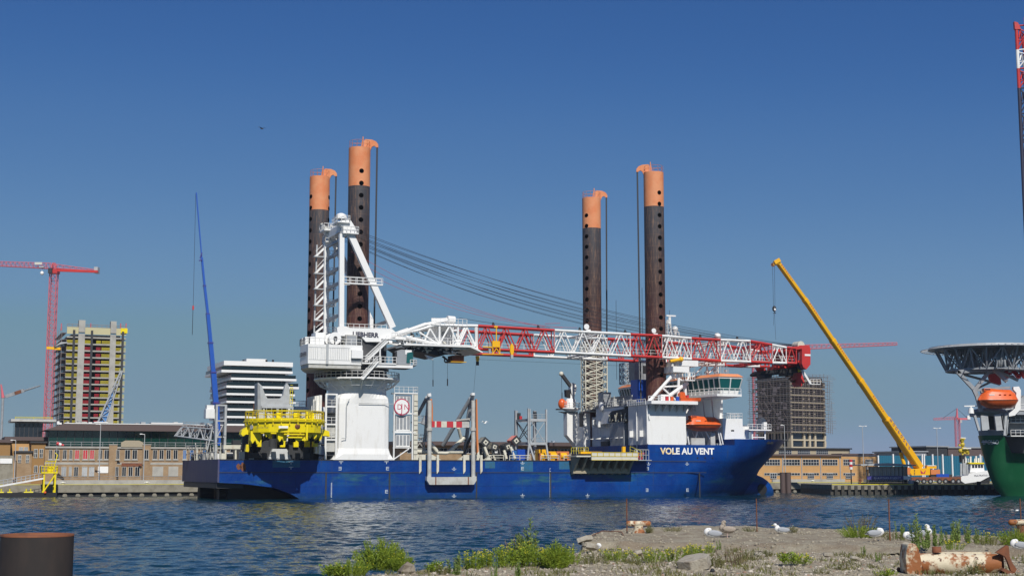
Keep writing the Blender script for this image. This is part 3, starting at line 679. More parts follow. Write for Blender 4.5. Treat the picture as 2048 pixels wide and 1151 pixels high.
# boom rest made of white tubes
def SP(x, y, v=0): return S(x, y, v)
m = MB(); v = 1.0
for (x0, y0, x1, y1, r) in ((1296, 804, 1345, 750, .38), (1345, 750, 1372, 765, .2), (1327, 773, 1372, 771, .22), (1325, 775, 1352, 800, .2), (1340, 790, 1375, 765, .45), (1358, 745, 1356, 800, .34), (1371, 765, 1371, 797, .3), (1372, 768, 1380, 745, .25)):
    m.tube(SP(x0, y0, v), SP(x1, y1, v), r, n=10)
for (x0, y0, x1, y1) in ((1310, 803, 1345, 757), (1345, 757, 1356, 800), (1330, 781, 1356, 779)): m.tube(SP(x0-18, y0+1, 9), SP(x1-18, y1+1, 9), .22, n=8)
ship.split(m, 'boom_rest', 'white')
m = MB(); 
for y, x0, x1 in ((724, 1352, 1390), (736, 1340, 1372)): p, q = SP(x0, y, 1), SP(x1, y, 1); m.box(p.x, q.x, -.5, 12.5, p.z-.9, p.z+.4)
for x in (1345, 1362, 1378): p = SP(x, 740, 1); m.tube((p.x, 1, p.z-1.5), (p.x, 1, p.z+2), .3, n=6)
ship.part(m, 'boom_cradle', 'white')
p, q = SP(1340, 722, -1.2), SP(1362, 718, -1.2); m = MB(); m.tube(p, q, .38, n=10); m.ball(q, .6); ship.part(m, 'cradle_fender', 'crane_yellow')
# blue cabin by the leg
p, q = S(1275, 755, 9), S(1297, 755, 9); m = MB(); m.box(p.x, q.x, 9, 12.5, 20.7, 26.4); cb = ship.part(m, 'blue_cabin', 'blue')
m = MB(); m.box(p.x-.05, p.x+.1, 8.9, 9.0, 20.7, 26.4).box((p.x+q.x)/2-.12, (p.x+q.x)/2+.12, 8.9, 9.0, 20.7, 26.4).box(q.x-.12, q.x+.1, 8.9, 9, 20.7, 26.4); ship.part(m, 'frame', 'crane_blue', cb)
# ---------------------------------------------------------------- wheelhouse, right across the ship with overhanging wings
zf, zr = 22.7, 26.9; v0, v1 = -4.2, 45.0; uA, uF = 48.6, 53.1
# plan: wings at both ends, body stepping forward in the middle
fl = MB(); fl.prism([(uA-1.2, v0-.6), (uF+.6, v0-.6), (uF+4.5, 11), (uF+4.5, 30), (uF+.6, v1+.6), (uA-1.2, v1+.6), (uA-3.4, 30), (uA-3.4, 11)], 2, zf-.5, zf)
wh = ship.part(fl, 'bridge_floor', 'white')
ship.part(MB().rail([(uF+.5, v0-.5, zf), (uA-1.1, v0-.5, zf), (uA-3.3, 11, zf), (uA-3.3, 30, zf), (uA-1.1, v1+.5, zf)], 1.25, 1.5, .07), 'guard_rail', 'white')
def wheel(zb, zt, o, mat_, name, parent=None, lo=0., hi=0.):
    def ring(e, z): return [(uA-e, v0-e, z), (uF+e, v0-e, z), (uF+3.5+e, 11, z), (uF+3.5+e, 30, z), (uF+e, v1+e, z), (uA-e, v1+e, z), (uA-2-e, 30, z), (uA-2-e, 11, z)]
    r0, r1 = ring(lo, zb), ring(hi, zt); m = MB(); m.add(r0+r1, [(i, (i+1) % 8, 8+(i+1) % 8, 8+i) for i in range(8)]+[tuple(range(7, -1, -1)), tuple(range(8, 16))]); return ship.part(m, name, mat_, parent)
wheel(zf, zf+.9, 0, 'white', 'wheelhouse_wall', lo=0, hi=.15)
gl = wheel(zf+.9, zr-.75, 0, 'teal_glass', 'wheelhouse_windows', lo=.1, hi=.62)
wheel(zr-.75, zr-.35, 0, 'white', 'wheelhouse_wall', lo=.7, hi=.8)
rf = wheel(zr-.35, zr+.35, 0, 'orange_paint', 'roof', lo=.95, hi=.1)
def mull(pb, pt): return MB().bar(pb, pt, .22, .22)
m = MB()
def ringpts(e): return [(uA-e, v0-e), (uF+e, v0-e), (uF+3.5+e, 11), (uF+3.5+e, 30), (uF+e, v1+e), (uA-e, v1+e), (uA-2-e, 30), (uA-2-e, 11)]
rb, rt = ringpts(.17), ringpts(.78)
for i, k in ((0, 2), (1, 6), (4, 2), (5, 8), (6, 10), (7, 8)):
    j = (i+1) % 8
    for t in range(k+1):
        t_ = t/k; a_ = V(rb[i]).lerp(V(rb[j]), t_); b_ = V(rt[i]).lerp(V(rt[j]), t_)
        m.bar((a_.x, a_.y, zf+.9), (b_.x, b_.y, zr-.72), .2)
ship.part(m, 'window_frames', 'white', gl)
m = MB()
for v in (-1, 3, 7): m.bar((uA-.5, v, zf-.5), (uA+4, v+7, zf-5), .3)
ship.part(m, 'wing_strut', 'white')
# roof gear: rails, masts, radars, domes
m = MB(); rr = random.Random(21)
for i in range(18): u = rr.uniform(uA, uF); v = rr.uniform(v0+.5, 10); m.tube((u, v, zr+.3), (u, v, zr+.3+rr.uniform(.8, 2.4)), .07, n=4); 
for i in range(8): u = rr.uniform(uA, uF); v = rr.uniform(v0+.5, 8); m.cbox((u, v, zr+1.4), .5, .5, .5)
ship.part(m, 'roof_aerials', 'light_grey')
m = MB(); m.truss([(46, 12, zr), (48, 12, zr), (48, 14, zr), (46, 14, zr), (46.2, 12.2, 38), (47.2, 12.2, 38), (47.2, 13.2, 38), (46.2, 13.2, 38)], .14, .09, 5, 'Z'); mast = ship.part(m, 'radar_mast', 'white')
p = S(1339, 631, 13); m = MB(); m.box(p.x-.9, p.x+1.6, 12.8, 13.2, p.z-.15, p.z+.15); m.tube((p.x, 13, p.z-.3), (p.x, 13, p.z-2), .35, n=8); ship.part(m, 'radar_scanner', 'white_clean', mast)
p = S(1337, 640, 13); m = MB(); m.truss([(p.x-.7, 12.4, 30), (p.x+.9, 12.4, 30), (p.x+.9, 13.8, 30), (p.x-.7, 13.8, 30), (p.x-.35, 12.7, p.z), (p.x+.35, 12.7, p.z), (p.x+.35, 13.3, p.z), (p.x-.35, 13.3, p.z)], .12, .08, 5, 'Z'); ship.part(m, 'mast', 'white')
for px, py, r in ((1350, 658, .75), (1435, 672, .85)):
    p = S(px, py, 16); m = MB(); m.ball((p.x, 16, p.z), r, n=16, m=10); m.tube((p.x, 16, zr), (p.x, 16, p.z-.3), .22, n=8); m.tube((p.x, 16, p.z-r-.1), (p.x, 16, p.z-.2), r*.8, n=14); ship.part(m, 'radome', 'white_clean')
m = MB()
for px, y in ((1232, 600), (1284, 575), (1339, 620)): p = S(px, y, 20); m.tube((p.x, 20, 27), (p.x, 20, p.z), .05, n=4)
ship.part(m, 'whip_aerial', 'dark_grey')
m = MB(); P = [S(1246, 722, 33), S(1262, 722, 33)]
m.truss([(P[0].x, 33, zr), (P[1].x, 33, zr), (P[1].x, 35, zr), (P[0].x, 35, zr), (P[0].x, 33, 32), (P[1].x, 33, 32), (P[1].x, 35, 32), (P[0].x, 35, 32)], .13, .09, 3, 'X'); ship.part(m, 'mast', 'light_grey')
p, q = S(1265, 720, 24), S(1290, 760, 24); ship.part(MB().box(p.x, q.x+4, 23, 26, zr, p.z), 'funnel', 'grey'); ship.part(MB().box(p.x+2.2, p.x+4, 22.9, 23, zr+2, p.z-1.3), 'funnel_louvre', 'black')
m = MB()
for x0, y0, x1, y1 in ((1384, 795-40, 1412, 725), (1412, 752, 1440, 722), (1415, 750, 1414, 722), (1432, 750, 1431, 722)): m.tube(S(x0, y0, 3), S(x1, y1, 3), .16, n=6)
ship.part(m, 'boom_rest_strut', 'white')
p, q = S(1371, 755, -1), S(1390, 765, -1); m = MB(); m.rail([(p.x, -1, zr-1), (q.x, -1, zr-1)], 1.6, .6, .06); m.rail([(p.x, 1, zr-1), (q.x, 1, zr-1)], 1.6, .6, .06); m.box(p.x, q.x, -1, 1, zr-1.2, zr-1); ship.part(m, 'lookout_basket', 'white')
# ---------------------------------------------------------------- lifeboat recess, bow block, bow platform
ship.part(MB().box(CE+.02, 54.2, 5.2, 9.59, FC+.01, FC+.5).box(45, 48.5, 3, 5, FC, FC+1.6).box(50, 51.2, 3, 5, FC, FC+2.8), 'recess_fittings', 'offwhite')
m = MB()
for px, py, px1, py1 in ((1378, 888, 1374, 862), (1440, 862, 1446, 888), (1436, 862, 1441, 888), (1372, 826, 1376, 818), (1395, 862, 1388, 886), (1410, 860, 1424, 884)): m.tube(S(px, py, 3.5), S(px1, py1, 3.5), .18, n=6)
for i in range(5): a_ = S(1385+i*9, 864, 6); b_ = S(1392+i*9, 882, 6); m.tube(a_, b_, .1, n=5)
ship.split(m, 'davit', 'white')
p, q = S(1445, 836, 5.5), S(1485, 836, 5.5)
blk = ship.part(MB().box(p.x, q.x, 5.5, 36, FC, p.z), 'bow_house', 'white')
ship.part(MB().rail([(p.x, 5.6, p.z), (q.x, 5.6, p.z), (q.x, 14, p.z)], 1.2, 1, .06), 'guard_rail', 'white')
ship.part(MB().box(p.x+2.2, p.x+3.0, 5.42, 5.5, p.z-2.9, p.z-2.6), 'vent', 'black', blk)
ship.text('MO WINCH', .42, 'grey', (p.x+1.1, 5.47, p.z-.8), (1, 0, 0), (0, 0, 1), 'small_lettering', blk, depth=.02) if False else None
m = MB(); m.box(56.3, 57.8, 12, 13.5, 12, 22); ship.part(m, 'white_column', 'white')
p, q = S(1489, 858, 14), S(1534, 860, 14); m = MB(); m.box(p.x, q.x, 12, 29, p.z-.3, p.z)
for x in (p.x+1.5, q.x-1.2): m.tube((x, 13, BW), (x, 13, p.z), .22, n=6)
m.tube((p.x+1.5, 13, p.z-1.9), (q.x-1.2, 13, p.z-1.9), .14, n=5); m.box(p.x-1, p.x+1.2, 14, 26, BW, p.z+1)
bp = ship.part(m, 'bow_platform', 'white'); ship.part(MB().rail([(p.x-.2, 12.1, p.z), (q.x, 12.1, p.z), (q.x, 29, p.z)], 1.2, 1.1, .06), 'guard_rail', 'white', bp)
ship.part(MB().cbox((q.x-1.3, 13, p.z+.9), .9, .9, 1.7), 'locker', 'white_clean', bp)
p = S(1519, 845, 16); m = MB(); m.lathe([(0, 0), (.9, .12), (1.35, .32), (1.36, .42)], n=20); R1 = Matrix.Rotation(R(100), 3, 'X')
m.v = [tuple(R1 @ V(x_)+V((p.x, 15.5, p.z))) for x_ in m.v]; m.v = m.v; ship.part(m, 'dish_antenna', 'light_grey', bp)
m = MB()
for px in (1508, 1515, 1519): p = S(px, 886, 8); m.cbox((p.x, HB-hb(p.x, 12)-.05, 12.2), .7, .3, .7)
ship.part(m, 'mooring_holes', 'black')
# ---------------------------------------------------------------- platform hung outside the hull, casting its shadow
p, q = S(1183, 903, -4.6), S(1276, 903, -4.6); zt_ = 9.6; pl = MB()
pl.box(p.x, q.x, -4.6, -4.3, 7.95, zt_); pl.box(p.x-3.4, q.x, -4.3, .0, 8.6, 8.9)
plat = ship.part(pl, 'side_platform', 'cream')
m = MB()
for k in range(9): u = lerp(p.x, q.x, k/8); m.box(u-.07, u+.07, -4.68, -4.6, 8.75, zt_+.02)
m.box(p.x, q.x, -4.68, -4.6, zt_-.04, zt_+.06); m.box(p.x, q.x, -4.68, -4.6, 8.7, 8.82); m.box(p.x, q.x, -4.68, -4.6, 7.9, 8.0); ship.part(m, 'platform_edging', 'deck_yellow', plat)
m = MB()
for k in range(8):
    u = lerp(p.x-2.6, q.x-.6, k/7); m.prism([(-4.2, 8.6), (0, 8.6), (0, 4.9), (-.7, 4.9)], 0, u-.22, u+.22)
m.box(p.x-2.8, q.x-.4, -1.3, -1.0, 5.1, 6.2); m.box(p.x-3.0, q.x-.3, -.35, -.02, 5.4, 7.0); ship.part(m, 'platform_bracket', 'tan', plat)
a_ = S(1152, 900, -3)[0]; m = MB(); m.add([(a_, -.5, 9.2), (p.x, -4.3, 9.2), (p.x, 0, 9.2), (a_, 0, 9.2), (a_+1, -.3, 8.3), (p.x, -4.2, 8.0), (p.x, 0, 8), (a_+1, 0, 8.3)], [(0, 1, 2, 3), (4, 7, 6, 5), (0, 4, 5, 1), (1, 5, 6, 2), (2, 6, 7, 3), (3, 7, 4, 0)]); ship.part(m, 'platform_end', 'dark_grey', plat)
ship.part(MB().rail([(a_, -.6, 9.3), (p.x-.3, -3.6, 9.3)], 1.3, .55, .05), 'guard_rail', 'rail_yellow', plat)
ship.part(MB().rail([(q.x-1.8, -4.4, zt_), (q.x+1, -4.4, 8.6)], 1.3, 1, .05), 'guard_rail', 'rail_yellow', plat)
ship.part(MB().box(p.x-2, p.x+3, -3.5, -2.6, 9.3, 9.75).box(q.x-2.9, q.x-2.2, -3, -2.4, 9.6, 10.9), 'yellow_locker', 'crane_yellow', plat)
m = MB(); m.rail([(q.x+.2, -2.6, 7.95), (UB-.3, -1, 7.95)], 2.3, .9, .08); m.box(q.x, UB-.4, -2.5, 0, 7.9, 8.05); ship.part(m, 'boarding_platform', 'light_grey')
m = MB(); 
for i in range(4): m.bar((q.x+1+i*.5, -1.2, 8.1), (q.x+1.9+i*.4, -1.4, 9.6), .22)
ship.part(m, 'red_hoses', 'safety_red')
# ---------------------------------------------------------------- white access lattice tower by the far forward leg
P = [S(1171, 720, 29.5), S(1214, 720, 29.5)]; m = MB(); u0_, u1_ = P[0].x, P[1].x
m.truss([(u0_, 29.5, 19.9), (u1_, 29.5, 19.9), (u1_, 32.0, 19.9), (u0_, 32.0, 19.9), (u0_, 29.5, 36), (u1_, 29.5, 36), (u1_, 32.0, 36), (u0_, 32.0, 36)], .17, .11, 9, 'X')
um = (u0_+u1_)/2
m.tube((um, 29.45, 20), (um, 29.45, 36), .12, n=5); ship.part(m, 'lattice_tower', 'cream')
# ================================================================ the big white crane standing round the near aft leg
cr = Thing('heavy_lift_crane', 'huge white ship crane with tall frame and long red and white lattice boom laid forward', 'crane', (-32.6, 6, 24.4), ship=True)
CU, CV = -32.6, 6.
m = MB(); m.lathe([(6.5, 24.3), (6.5, 25.2), (6.2, 25.3), (6.2, 26.2), (6.6, 26.4), (6.6, 27.4), (6.1, 27.5), (6.1, 32)], (CU, CV, 0), 40); cr.part(m, 'slewing_ring', 'dark_grey')
wk = MB(); wk.lathe([(5.9, 24.3), (8.95, 24.3), (8.95, 24.6), (5.9, 24.6), (5.9, 24.3)], (CU, CV, 0), 48, smooth=False)
wkp = cr.part(wk, 'ring_walkway', 'white')
cr.part(MB().rail([(CU+8.85*math.cos(t*R(7.5)), CV+8.85*math.sin(t*R(7.5)), 24.6) for t in range(48)], 1.25, 5, .06, close=True), 'guard_rail', 'white', wkp)
m = MB()
for i in range(22):
    t = 2*math.pi*i/22; c, s_ = math.cos(t), math.sin(t)
    m.tube((CU+8.8*c, CV+8.8*s_, 24.3), (CU+7.6*c, CV+7.6*s_, 23.0), .09, n=5); m.tube((CU+7.6*c, CV+7.6*s_, 23.0), (CU+6.05*c, CV+6.05*s_, 22.3), .09, n=5); m.bar((CU+8.8*c, CV+8.8*s_, 24.2), (CU+6*c, CV+6*s_, 24.2), .12, .22)
    m.tube((CU+7.4*c, CV+7.4*s_, 24.2), (CU+7.6*c, CV+7.6*s_, 23.0), .06, n=4)
rg = [(CU+7.6*math.cos(i*R(7.5)), CV+7.6*math.sin(i*R(7.5)), 23.0) for i in range(49)]; m.path(rg, .08, 4); cr.part(m, 'walkway_bracket', 'white', wkp)
# machinery house
hz0, hz1 = 27.0, 31.0
hp = [(-45.3, -2.6), (-34.0, -2.6), (-34.0, 0.5), (-38, 1.0), (-39.2, 6), (-38, 11), (-34.0, 11.5), (-34, 14.6), (-41.6, 14.6), (-43.7, 9), (-45.5, 3.2)]
m = MB(); m.prism(hp, 2, hz0, hz1); hs = cr.part(m, 'machinery_house', 'white')
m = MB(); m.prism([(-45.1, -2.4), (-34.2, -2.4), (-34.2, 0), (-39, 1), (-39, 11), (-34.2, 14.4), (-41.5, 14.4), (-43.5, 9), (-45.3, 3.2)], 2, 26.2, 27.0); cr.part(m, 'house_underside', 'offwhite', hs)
m = MB()
for i in range(22):
    u = lerp(-44.9, -36.9, i/21)
    if abs(u+43) < .3: continue
    m.box(u-.03, u+.03, -2.66, -2.6, hz0+.9, hz1-.7)
for z in (hz0+.85, hz1-.65): m.box(-45.2, -36.6, -2.65, -2.6, z-.03, z+.03)
m.box(-41.6, -41.1, -2.8, -2.6, hz0, hz1+.1); cr.part(m, 'wall_ribs', 'light_grey', hs)
m = MB(); m.box(-36.4, -34.05, -3.3, -2.61, 28.3, 30.0); cr.part(m, 'intake_box', 'white_clean', hs); cr.part(MB().box(-36.3, -34.1, -2.7, -2.61, 27.5, 28.25), 'intake_grille', 'light_grey', hs)
cr.text('LIEBHERR', 1.1, 'text_dark', (-45.6, 3.05, 28.7), (.05, -1, 0), (0, 0, 1), 'lettering', hs, depth=.07, bold=.04)
cr.part(MB().rail([(-34.1, -2.4, hz1), (-45.2, -2.5, hz1), (-45.4, 3.2, hz1), (-43.6, 9, hz1), (-41.6, 14.5, hz1)], 1.2, 1.1, .05), 'guard_rail', 'white', hs)
for x0, x1, v in ((604, 611, 4), (610, 618, 1), (620, 630, 0)):
    a, b = S(x0, 690, v), S(x1, 690, v); o = cr.part(MB().box(a.x, b.x, v, v+2, hz1, hz1+1.7), 'roof_unit', 'white_clean', hs); cr.part(MB().box(a.x-.05, a.x+.3, v+.1, v+1.9, hz1+.2, hz1+1.5), 'fan_grille', 'black', o)
a, b = S(631, 680, .5), S(648, 680, .5); cr.part(MB().box(a.x, b.x, .5, 4, hz1, hz1+2.6), 'roof_cabin', 'white_clean', hs)
a, b = S(692, 680, -1.5), S(714, 680, -1.5); o = cr.part(MB().box(a.x, b.x, -1.5, 1, hz1, hz1+2.2), 'generator_box', 'offwhite', hs); cr.part(MB().box(a.x+.15, b.x-.15, -1.56, -1.5, hz1+.15, hz1+2), 'louvre', 'grey', o)
p = S(670, 676, -1); m = MB(); m.tube((p.x, -1.2, p.z), (p.x, -.9, p.z), 1.25, n=32); m.tube((p.x, 2.2, p.z), (p.x, 2.5, p.z), 1.25, n=32); m.tube((p.x, -.9, p.z), (p.x, 2.2, p.z), .8, n=24); wn = cr.part(m, 'winch_drum', 'white_clean', hs)
cr.part(MB().tube((p.x, -1.5, p.z), (p.x, -1.2, p.z), .4, n=12).bar((p.x, -1.4, p.z-.2), (p.x-.2, -1.4, p.z-1.3), .25), 'hub', 'dark_grey', wn)
# name girders, near and far
def girder_poly(v): 
    P = [S(x, y, -.6) for x, y in ((674, 655), (683, 650), (700, 655), (784, 657), (796, 668), (786, 672), (768, 683), (732, 683), (722, 672), (676, 671))]
    return MB().prism([(p.x, p.z) for p in P], 1, v, v+.9)
for v in (-.6, 11.7):
    o = cr.part(girder_poly(v), 'name_girder', 'white_clean')
p = S(705, 671, -.65); cr.text('LIEBHERR', 1.3, 'text_dark', (p.x, -.66, p.z-.05), (1, 0, -.015), (0, 0, 1), 'lettering', None, depth=.03, bold=.05)
q0, q1 = S(686, 657, -.5), S(783, 657, -.5); dkp = cr.part(MB().box(q0.x, q1.x, .31, 11.7, q0.z-.7, q0.z-.5), 'top_deck', 'white')
cr.part(MB().rail([(q0.x, -.3, q0.z-.1), (q1.x-1, -.3, q0.z-.1)], 1.2, 1.1, .055), 'guard_rail', 'white', dkp)
m = MB()
for u in (-36, -30, -28): m.box(u-.5, u+.5, 2, 10, 30.5, 33.4)
m.box(-37.5, -27.4, 0.4, 11.6, 31.9, 33); cr.part(m, 'slewing_frame', 'offwhite')
# ---- tall frame: two uprights, two raking legs, cross beams, head, stair tower
def AF(x, y, v): p = S(x, y, 0); return V((p.x, v, p.z))
FV = (0, 12.2)
for v in FV:
    cr.part(MB().bar(AF(682.3, 652, v), AF(683, 468, v), 1.0, 1.0), 'upright', 'white_clean')
    cr.part(MB().bar(AF(785, 655, v), AF(700, 467, v), 1.0, 1.3), 'raking_leg', 'white_clean')
for y in (478, 503, 534, 564, 597, 629): cr.part(MB().bar(AF(682.5, y, .5), AF(682.5, y, 11.7), .45, .6), 'cross_beam', 'grey')
cr.part(MB().bar(AF(783, 640, .5), AF(783, 640, 11.7), .5, .6), 'cross_beam', 'grey'); cr.part(MB().bar(AF(683, 563, 5), AF(735, 563, 5), .2, .25), 'cross_beam', 'light_grey')
m = MB(); a, b = AF(687, 566, -.5), AF(764, 566, -.5); m.box(a.x, b.x, -.7, .4, a.z-.15, a.z+.1); m.rail([(a.x, -.6, a.z), (b.x, -.6, a.z)], 1.3, 1.2, .06); m.rail([(a.x, .4, a.z), (b.x, .4, a.z)], 1.3, 1.2, .06); cr.part(m, 'frame_walkway', 'white')
for v in FV:
    P = [AF(x, y, 0) for x, y in ((684, 472), (684, 456), (676, 446), (682, 440), (700, 441), (709, 455), (712, 465), (704, 472))]
    cr.part(MB().prism([(p.x, p.z) for p in P], 1, v-.55, v+.55), 'head_plate', 'white_clean')
m = MB(); a = AF(690, 452, 0); m.box(a.x-.7, a.x+.9, .6, 11.6, a.z-1, a.z+.6); cr.part(m, 'head_beam', 'white')
for i, v in enumerate((1.5, 3.2, 5, 6.8, 8.6, 10.4)): a = AF(706, 459, v); m = MB(); m.tube((a.x, v-.2, a.z), (a.x, v+.2, a.z), .75, n=18); cr.part(m, 'sheave', 'dark_grey')
def platf(x0, x1, y, v0, v1, nm='head_platform'):
    a, b = AF(x0, y, v0), AF(x1, y, v0); o = cr.part(MB().box(a.x, b.x, v0, v1, a.z-.2, a.z), nm, 'white')
    cr.part(MB().rail([(a.x, v1, a.z), (a.x, v0, a.z), (b.x, v0, a.z), (b.x, v1, a.z)], 1.3, .7, .07), 'guard_rail', 'white', o)
platf(672, 697, 444, -1.2, 3); platf(683, 714, 466, -1.3, 1.3); platf(672, 697, 444, 9.5, 13.5); platf(678, 712, 466, 10.8, 13.4)
p = AF(683, 436, -.3); m = MB(); m.lathe([(1.25, -.5), (1.2, 0), (.9, .5), (.4, .75), (0, .8)], (p.x, .3, p.z+.3), 18); cr.part(m, 'head_cover', 'white_clean')
m = MB(); rr = random.Random(4)
for i in range(9): p = AF(rr.uniform(672, 694), rr.uniform(434, 446), 12); m.tube(p, p+V((rr.uniform(-.8, .8), 0, rr.uniform(-.6, .8))), .35, n=8)
cr.part(m, 'head_gear', 'offwhite')
# stair tower on the far upright
ys = (497, 532, 564, 598, 629, 655)
for i, y in enumerate((466,)+ys[:-1]):
    a = AF(683, y, 12.5); b = AF(683, ys[i] if i < len(ys) else 655, 12.5)
    m = MB(); s_ = 1 if i % 2 else -1
    m.bar((a.x+1.0, 13.2, a.z), (a.x-2.2, 13.2, b.z), .15, .4); m.bar((a.x+1.0, 12.6, a.z), (a.x-2.2, 12.6, b.z), .15, .4)
    for k in range(9): t = k/8; m.box(lerp(a.x+1, a.x-2.2, t)-.2, lerp(a.x+1, a.x-2.2, t)+.2, 12.6, 13.2, lerp(a.z, b.z, t)-.05, lerp(a.z, b.z, t)+.05)
    m.bar((a.x+1.0, 12.4, a.z+1.1), (a.x-2.2, 12.4, b.z+1.1), .1, .1); cr.part(m, 'stair_flight', 'white')
    m = MB(); m.box(b.x-.2, b.x+1.9, 11.4, 13.4, b.z-.12, b.z); o = cr.part(m, 'stair_landing', 'white')
    cr.part(MB().rail([(b.x-.2, 11.4, b.z), (b.x+1.9, 11.4, b.z), (b.x+1.9, 13.4, b.z)], 1.25, .55, .06), 'guard_rail', 'white', o)
    m = MB(); m.box(b.x-2.6, b.x-.3, 12.3, 13.4, b.z-.12, b.z+.1); cr.part(m, 'stair_landing', 'light_grey')
m = MB(); a, b = AF(655, 655, 12), AF(655, 470, 12); 
m.bar((a.x+.6, 13.4, a.z), (a.x+.9, 13.4, b.z), .3); cr.part(m, 'stair_post', 'light_grey')
# ---- stairs and cab on the near side
def flight(x0, y0, x1, y1, v, w_=1.0):
    a, b = S(x0, y0, v), S(x1, y1, v); m = MB(); m.bar(a, b, .12, .32); m.bar((a.x, v+w_, a.z), (b.x, v+w_, b.z), .12, .32); n_ = max(3, int(abs(b.z-a.z)/.28))
    for k in range(n_+1): t = k/n_; m.box(lerp(a.x, b.x, t)-.14, lerp(a.x, b.x, t)+.14, v, v+w_, lerp(a.z, b.z, t)-.03, lerp(a.z, b.z, t)+.03)
    for vv in (v, v+w_):
        for dz in (.55, 1.1): m.tube((a.x, vv, a.z+dz), (b.x, vv, b.z+dz), .05, n=4)
    return m
cr.part(flight(725, 758, 757, 722, -3.4), 'stair_flight', 'white_clean'); cr.part(flight(733, 722, 777, 681, -2.4), 'stair_flight', 'white_clean')
a, b = S(724, 724, -3.2), S(793, 724, -3.2); m = MB(); m.box(a.x, b.x, -3.2, -.5, a.z-.25, a.z); m.box(a.x+3, b.x+3.6, -3.0, 1.5, a.z-.9, a.z-.3); o = cr.part(m, 'cab_walkway', 'white')
cr.part(MB().rail([(a.x, -3.2, a.z), (b.x, -3.2, a.z)], 1.25, .8, .06), 'guard_rail', 'white', o); cr.part(MB().tube(S(760, 724, -3), S(760, 695, -3), .18, n=8), 'post', 'white')
a, b = S(794, 728, -2.6), S(826, 700, -2.6); w_ = b.x-a.x; m = MB()
m.prism([(a.x, a.z), (b.x-.5, a.z), (b.x+.1, a.z+1.4), (b.x-.3, b.z), (a.x+.9, b.z+.1), (a.x, b.z-.3)], 1, -2.6, -.2); cab = cr.part(m, 'operator_cab', 'grey')
cr.part(MB().prism([(b.x-1.7, b.z+.02), (b.x-.35, b.z+.02), (b.x-.15, b.z-.6), (b.x-1.7, b.z-.9)], 1, -2.68, -2.6), 'cab_roof_corner', 'white_clean', cab)
cr.part(MB().prism([(b.x-1.45, a.z+.35), (b.x-.45, a.z+.3), (b.x+.02, a.z+1.4), (b.x-.22, b.z-.35), (b.x-1.3, b.z-.55)], 1, -2.7, -2.61), 'cab_window', 'teal_glass', cab)
cr.part(MB().box(b.x-.02, b.x+.08, -2.5, -.3, a.z+.5, b.z-.4), 'cab_window', 'teal_glass', cab)
cr.part(MB().box(a.x-.4, a.x, -2.3, -.6, a.z+.3, b.z-.4), 'vent_unit', 'black', cab); m = MB(); m.prism([(a.x-2, a.z-.1), (b.x+.9, a.z-.1), (b.x-.8, a.z-.9), (a.x, a.z-.9)], 1, -2.7, 0); cr.part(m, 'cab_cradle', 'dark_grey', cab)
cr.part(MB().rail([(b.x-.6, -2.7, a.z), (b.x+.8, -2.7, a.z), (b.x+.8, -.3, a.z)], 1, .6, .06), 'guard_rail', 'white', cab)
# ---- boom: two parallel box girders straddling the leg, in red and white bays
TOP = [(905, 650), (955, 651), (1108, 660), (1260, 668), (1323, 671), (1382, 676), (1440, 679), (1500, 681.5), (1543, 689), (1572, 694.5), (1592, 696)]
BOT = [(905, 697), (955, 697), (1108, 703.5), (1260, 711), (1323, 714), (1382, 717), (1440, 721), (1500, 723), (1543, 725), (1572, 725.5), (1592, 726)]
cols = ['white', 'red', 'white', 'red', 'white', 'red', 'white', 'red', 'white', 'red']
for gv in (-.2, 11.6):
    for i, c in enumerate(cols):
        ta, tb, ba, bb_ = S(*TOP[i]), S(*TOP[i+1]), S(*BOT[i]), S(*BOT[i+1]); e = .03
        ua, ub = (ta.x+ba.x)/2+e, (tb.x+bb_.x)/2-e; v0, v1 = gv, gv+1.6
        n_ = max(1, round((TOP[i+1][0]-TOP[i][0])/36)); r = .27; rd = .14; m = MB(); q = [(ua, v0, ta.z), (ua, v0, ba.z), (ua, v1, ba.z), (ua, v1, ta.z)]; w2 = [(ub, v0, tb.z), (ub, v0, bb_.z), (ub, v1, bb_.z), (ub, v1, tb.z)]
        q = [V(x) for x in q]; w2 = [V(x) for x in w2]
        for k in range(4): m.tube(q[k], w2[k], r, n=8)
        for sd_ in (0, 3):
            T0, T1, B0, B1 = (q[0], w2[0], q[1], w2[1]) if sd_ == 0 else (q[3], w2[3], q[2], w2[2])
            for k in range(n_):
                x0, x1, xm = k/n_, (k+1)/n_, (k+.5)/n_
                m.tube(B0.lerp(B1, x0), T0.lerp(T1, xm), rd, n=6); m.tube(T0.lerp(T1, xm), B0.lerp(B1, x1), rd, n=6)
            for x in (0, 1): m.tube(T0.lerp(T1, x), B0.lerp(B1, x), rd, n=6)
        for k in range(n_*2+1):
            x = k/(n_*2); m.tube(q[0].lerp(w2[0], x), q[3].lerp(w2[3], x), .12, n=5, cap=False); m.tube(q[1].lerp(w2[1], x), q[2].lerp(w2[2], x), .12, n=5, cap=False)
        cr.part(m, 'boom_bay', c, label=('red' if c == 'red' else 'white')+' painted lattice bay of the boom')
# walkway inside the near girder
m = MB(); a, b = S(915, 695, .6), S(1590, 724, .6); m.bar((a.x, .6, a.z), (b.x, .6, b.z), .8, .08); bw_ = cr.part(m, 'boom_walkway', 'offwhite')
cr.part(MB().rail([(a.x, .9, a.z), (b.x, .9, b.z)], 1.35, 1.7, .045), 'guard_rail', 'white', bw_)
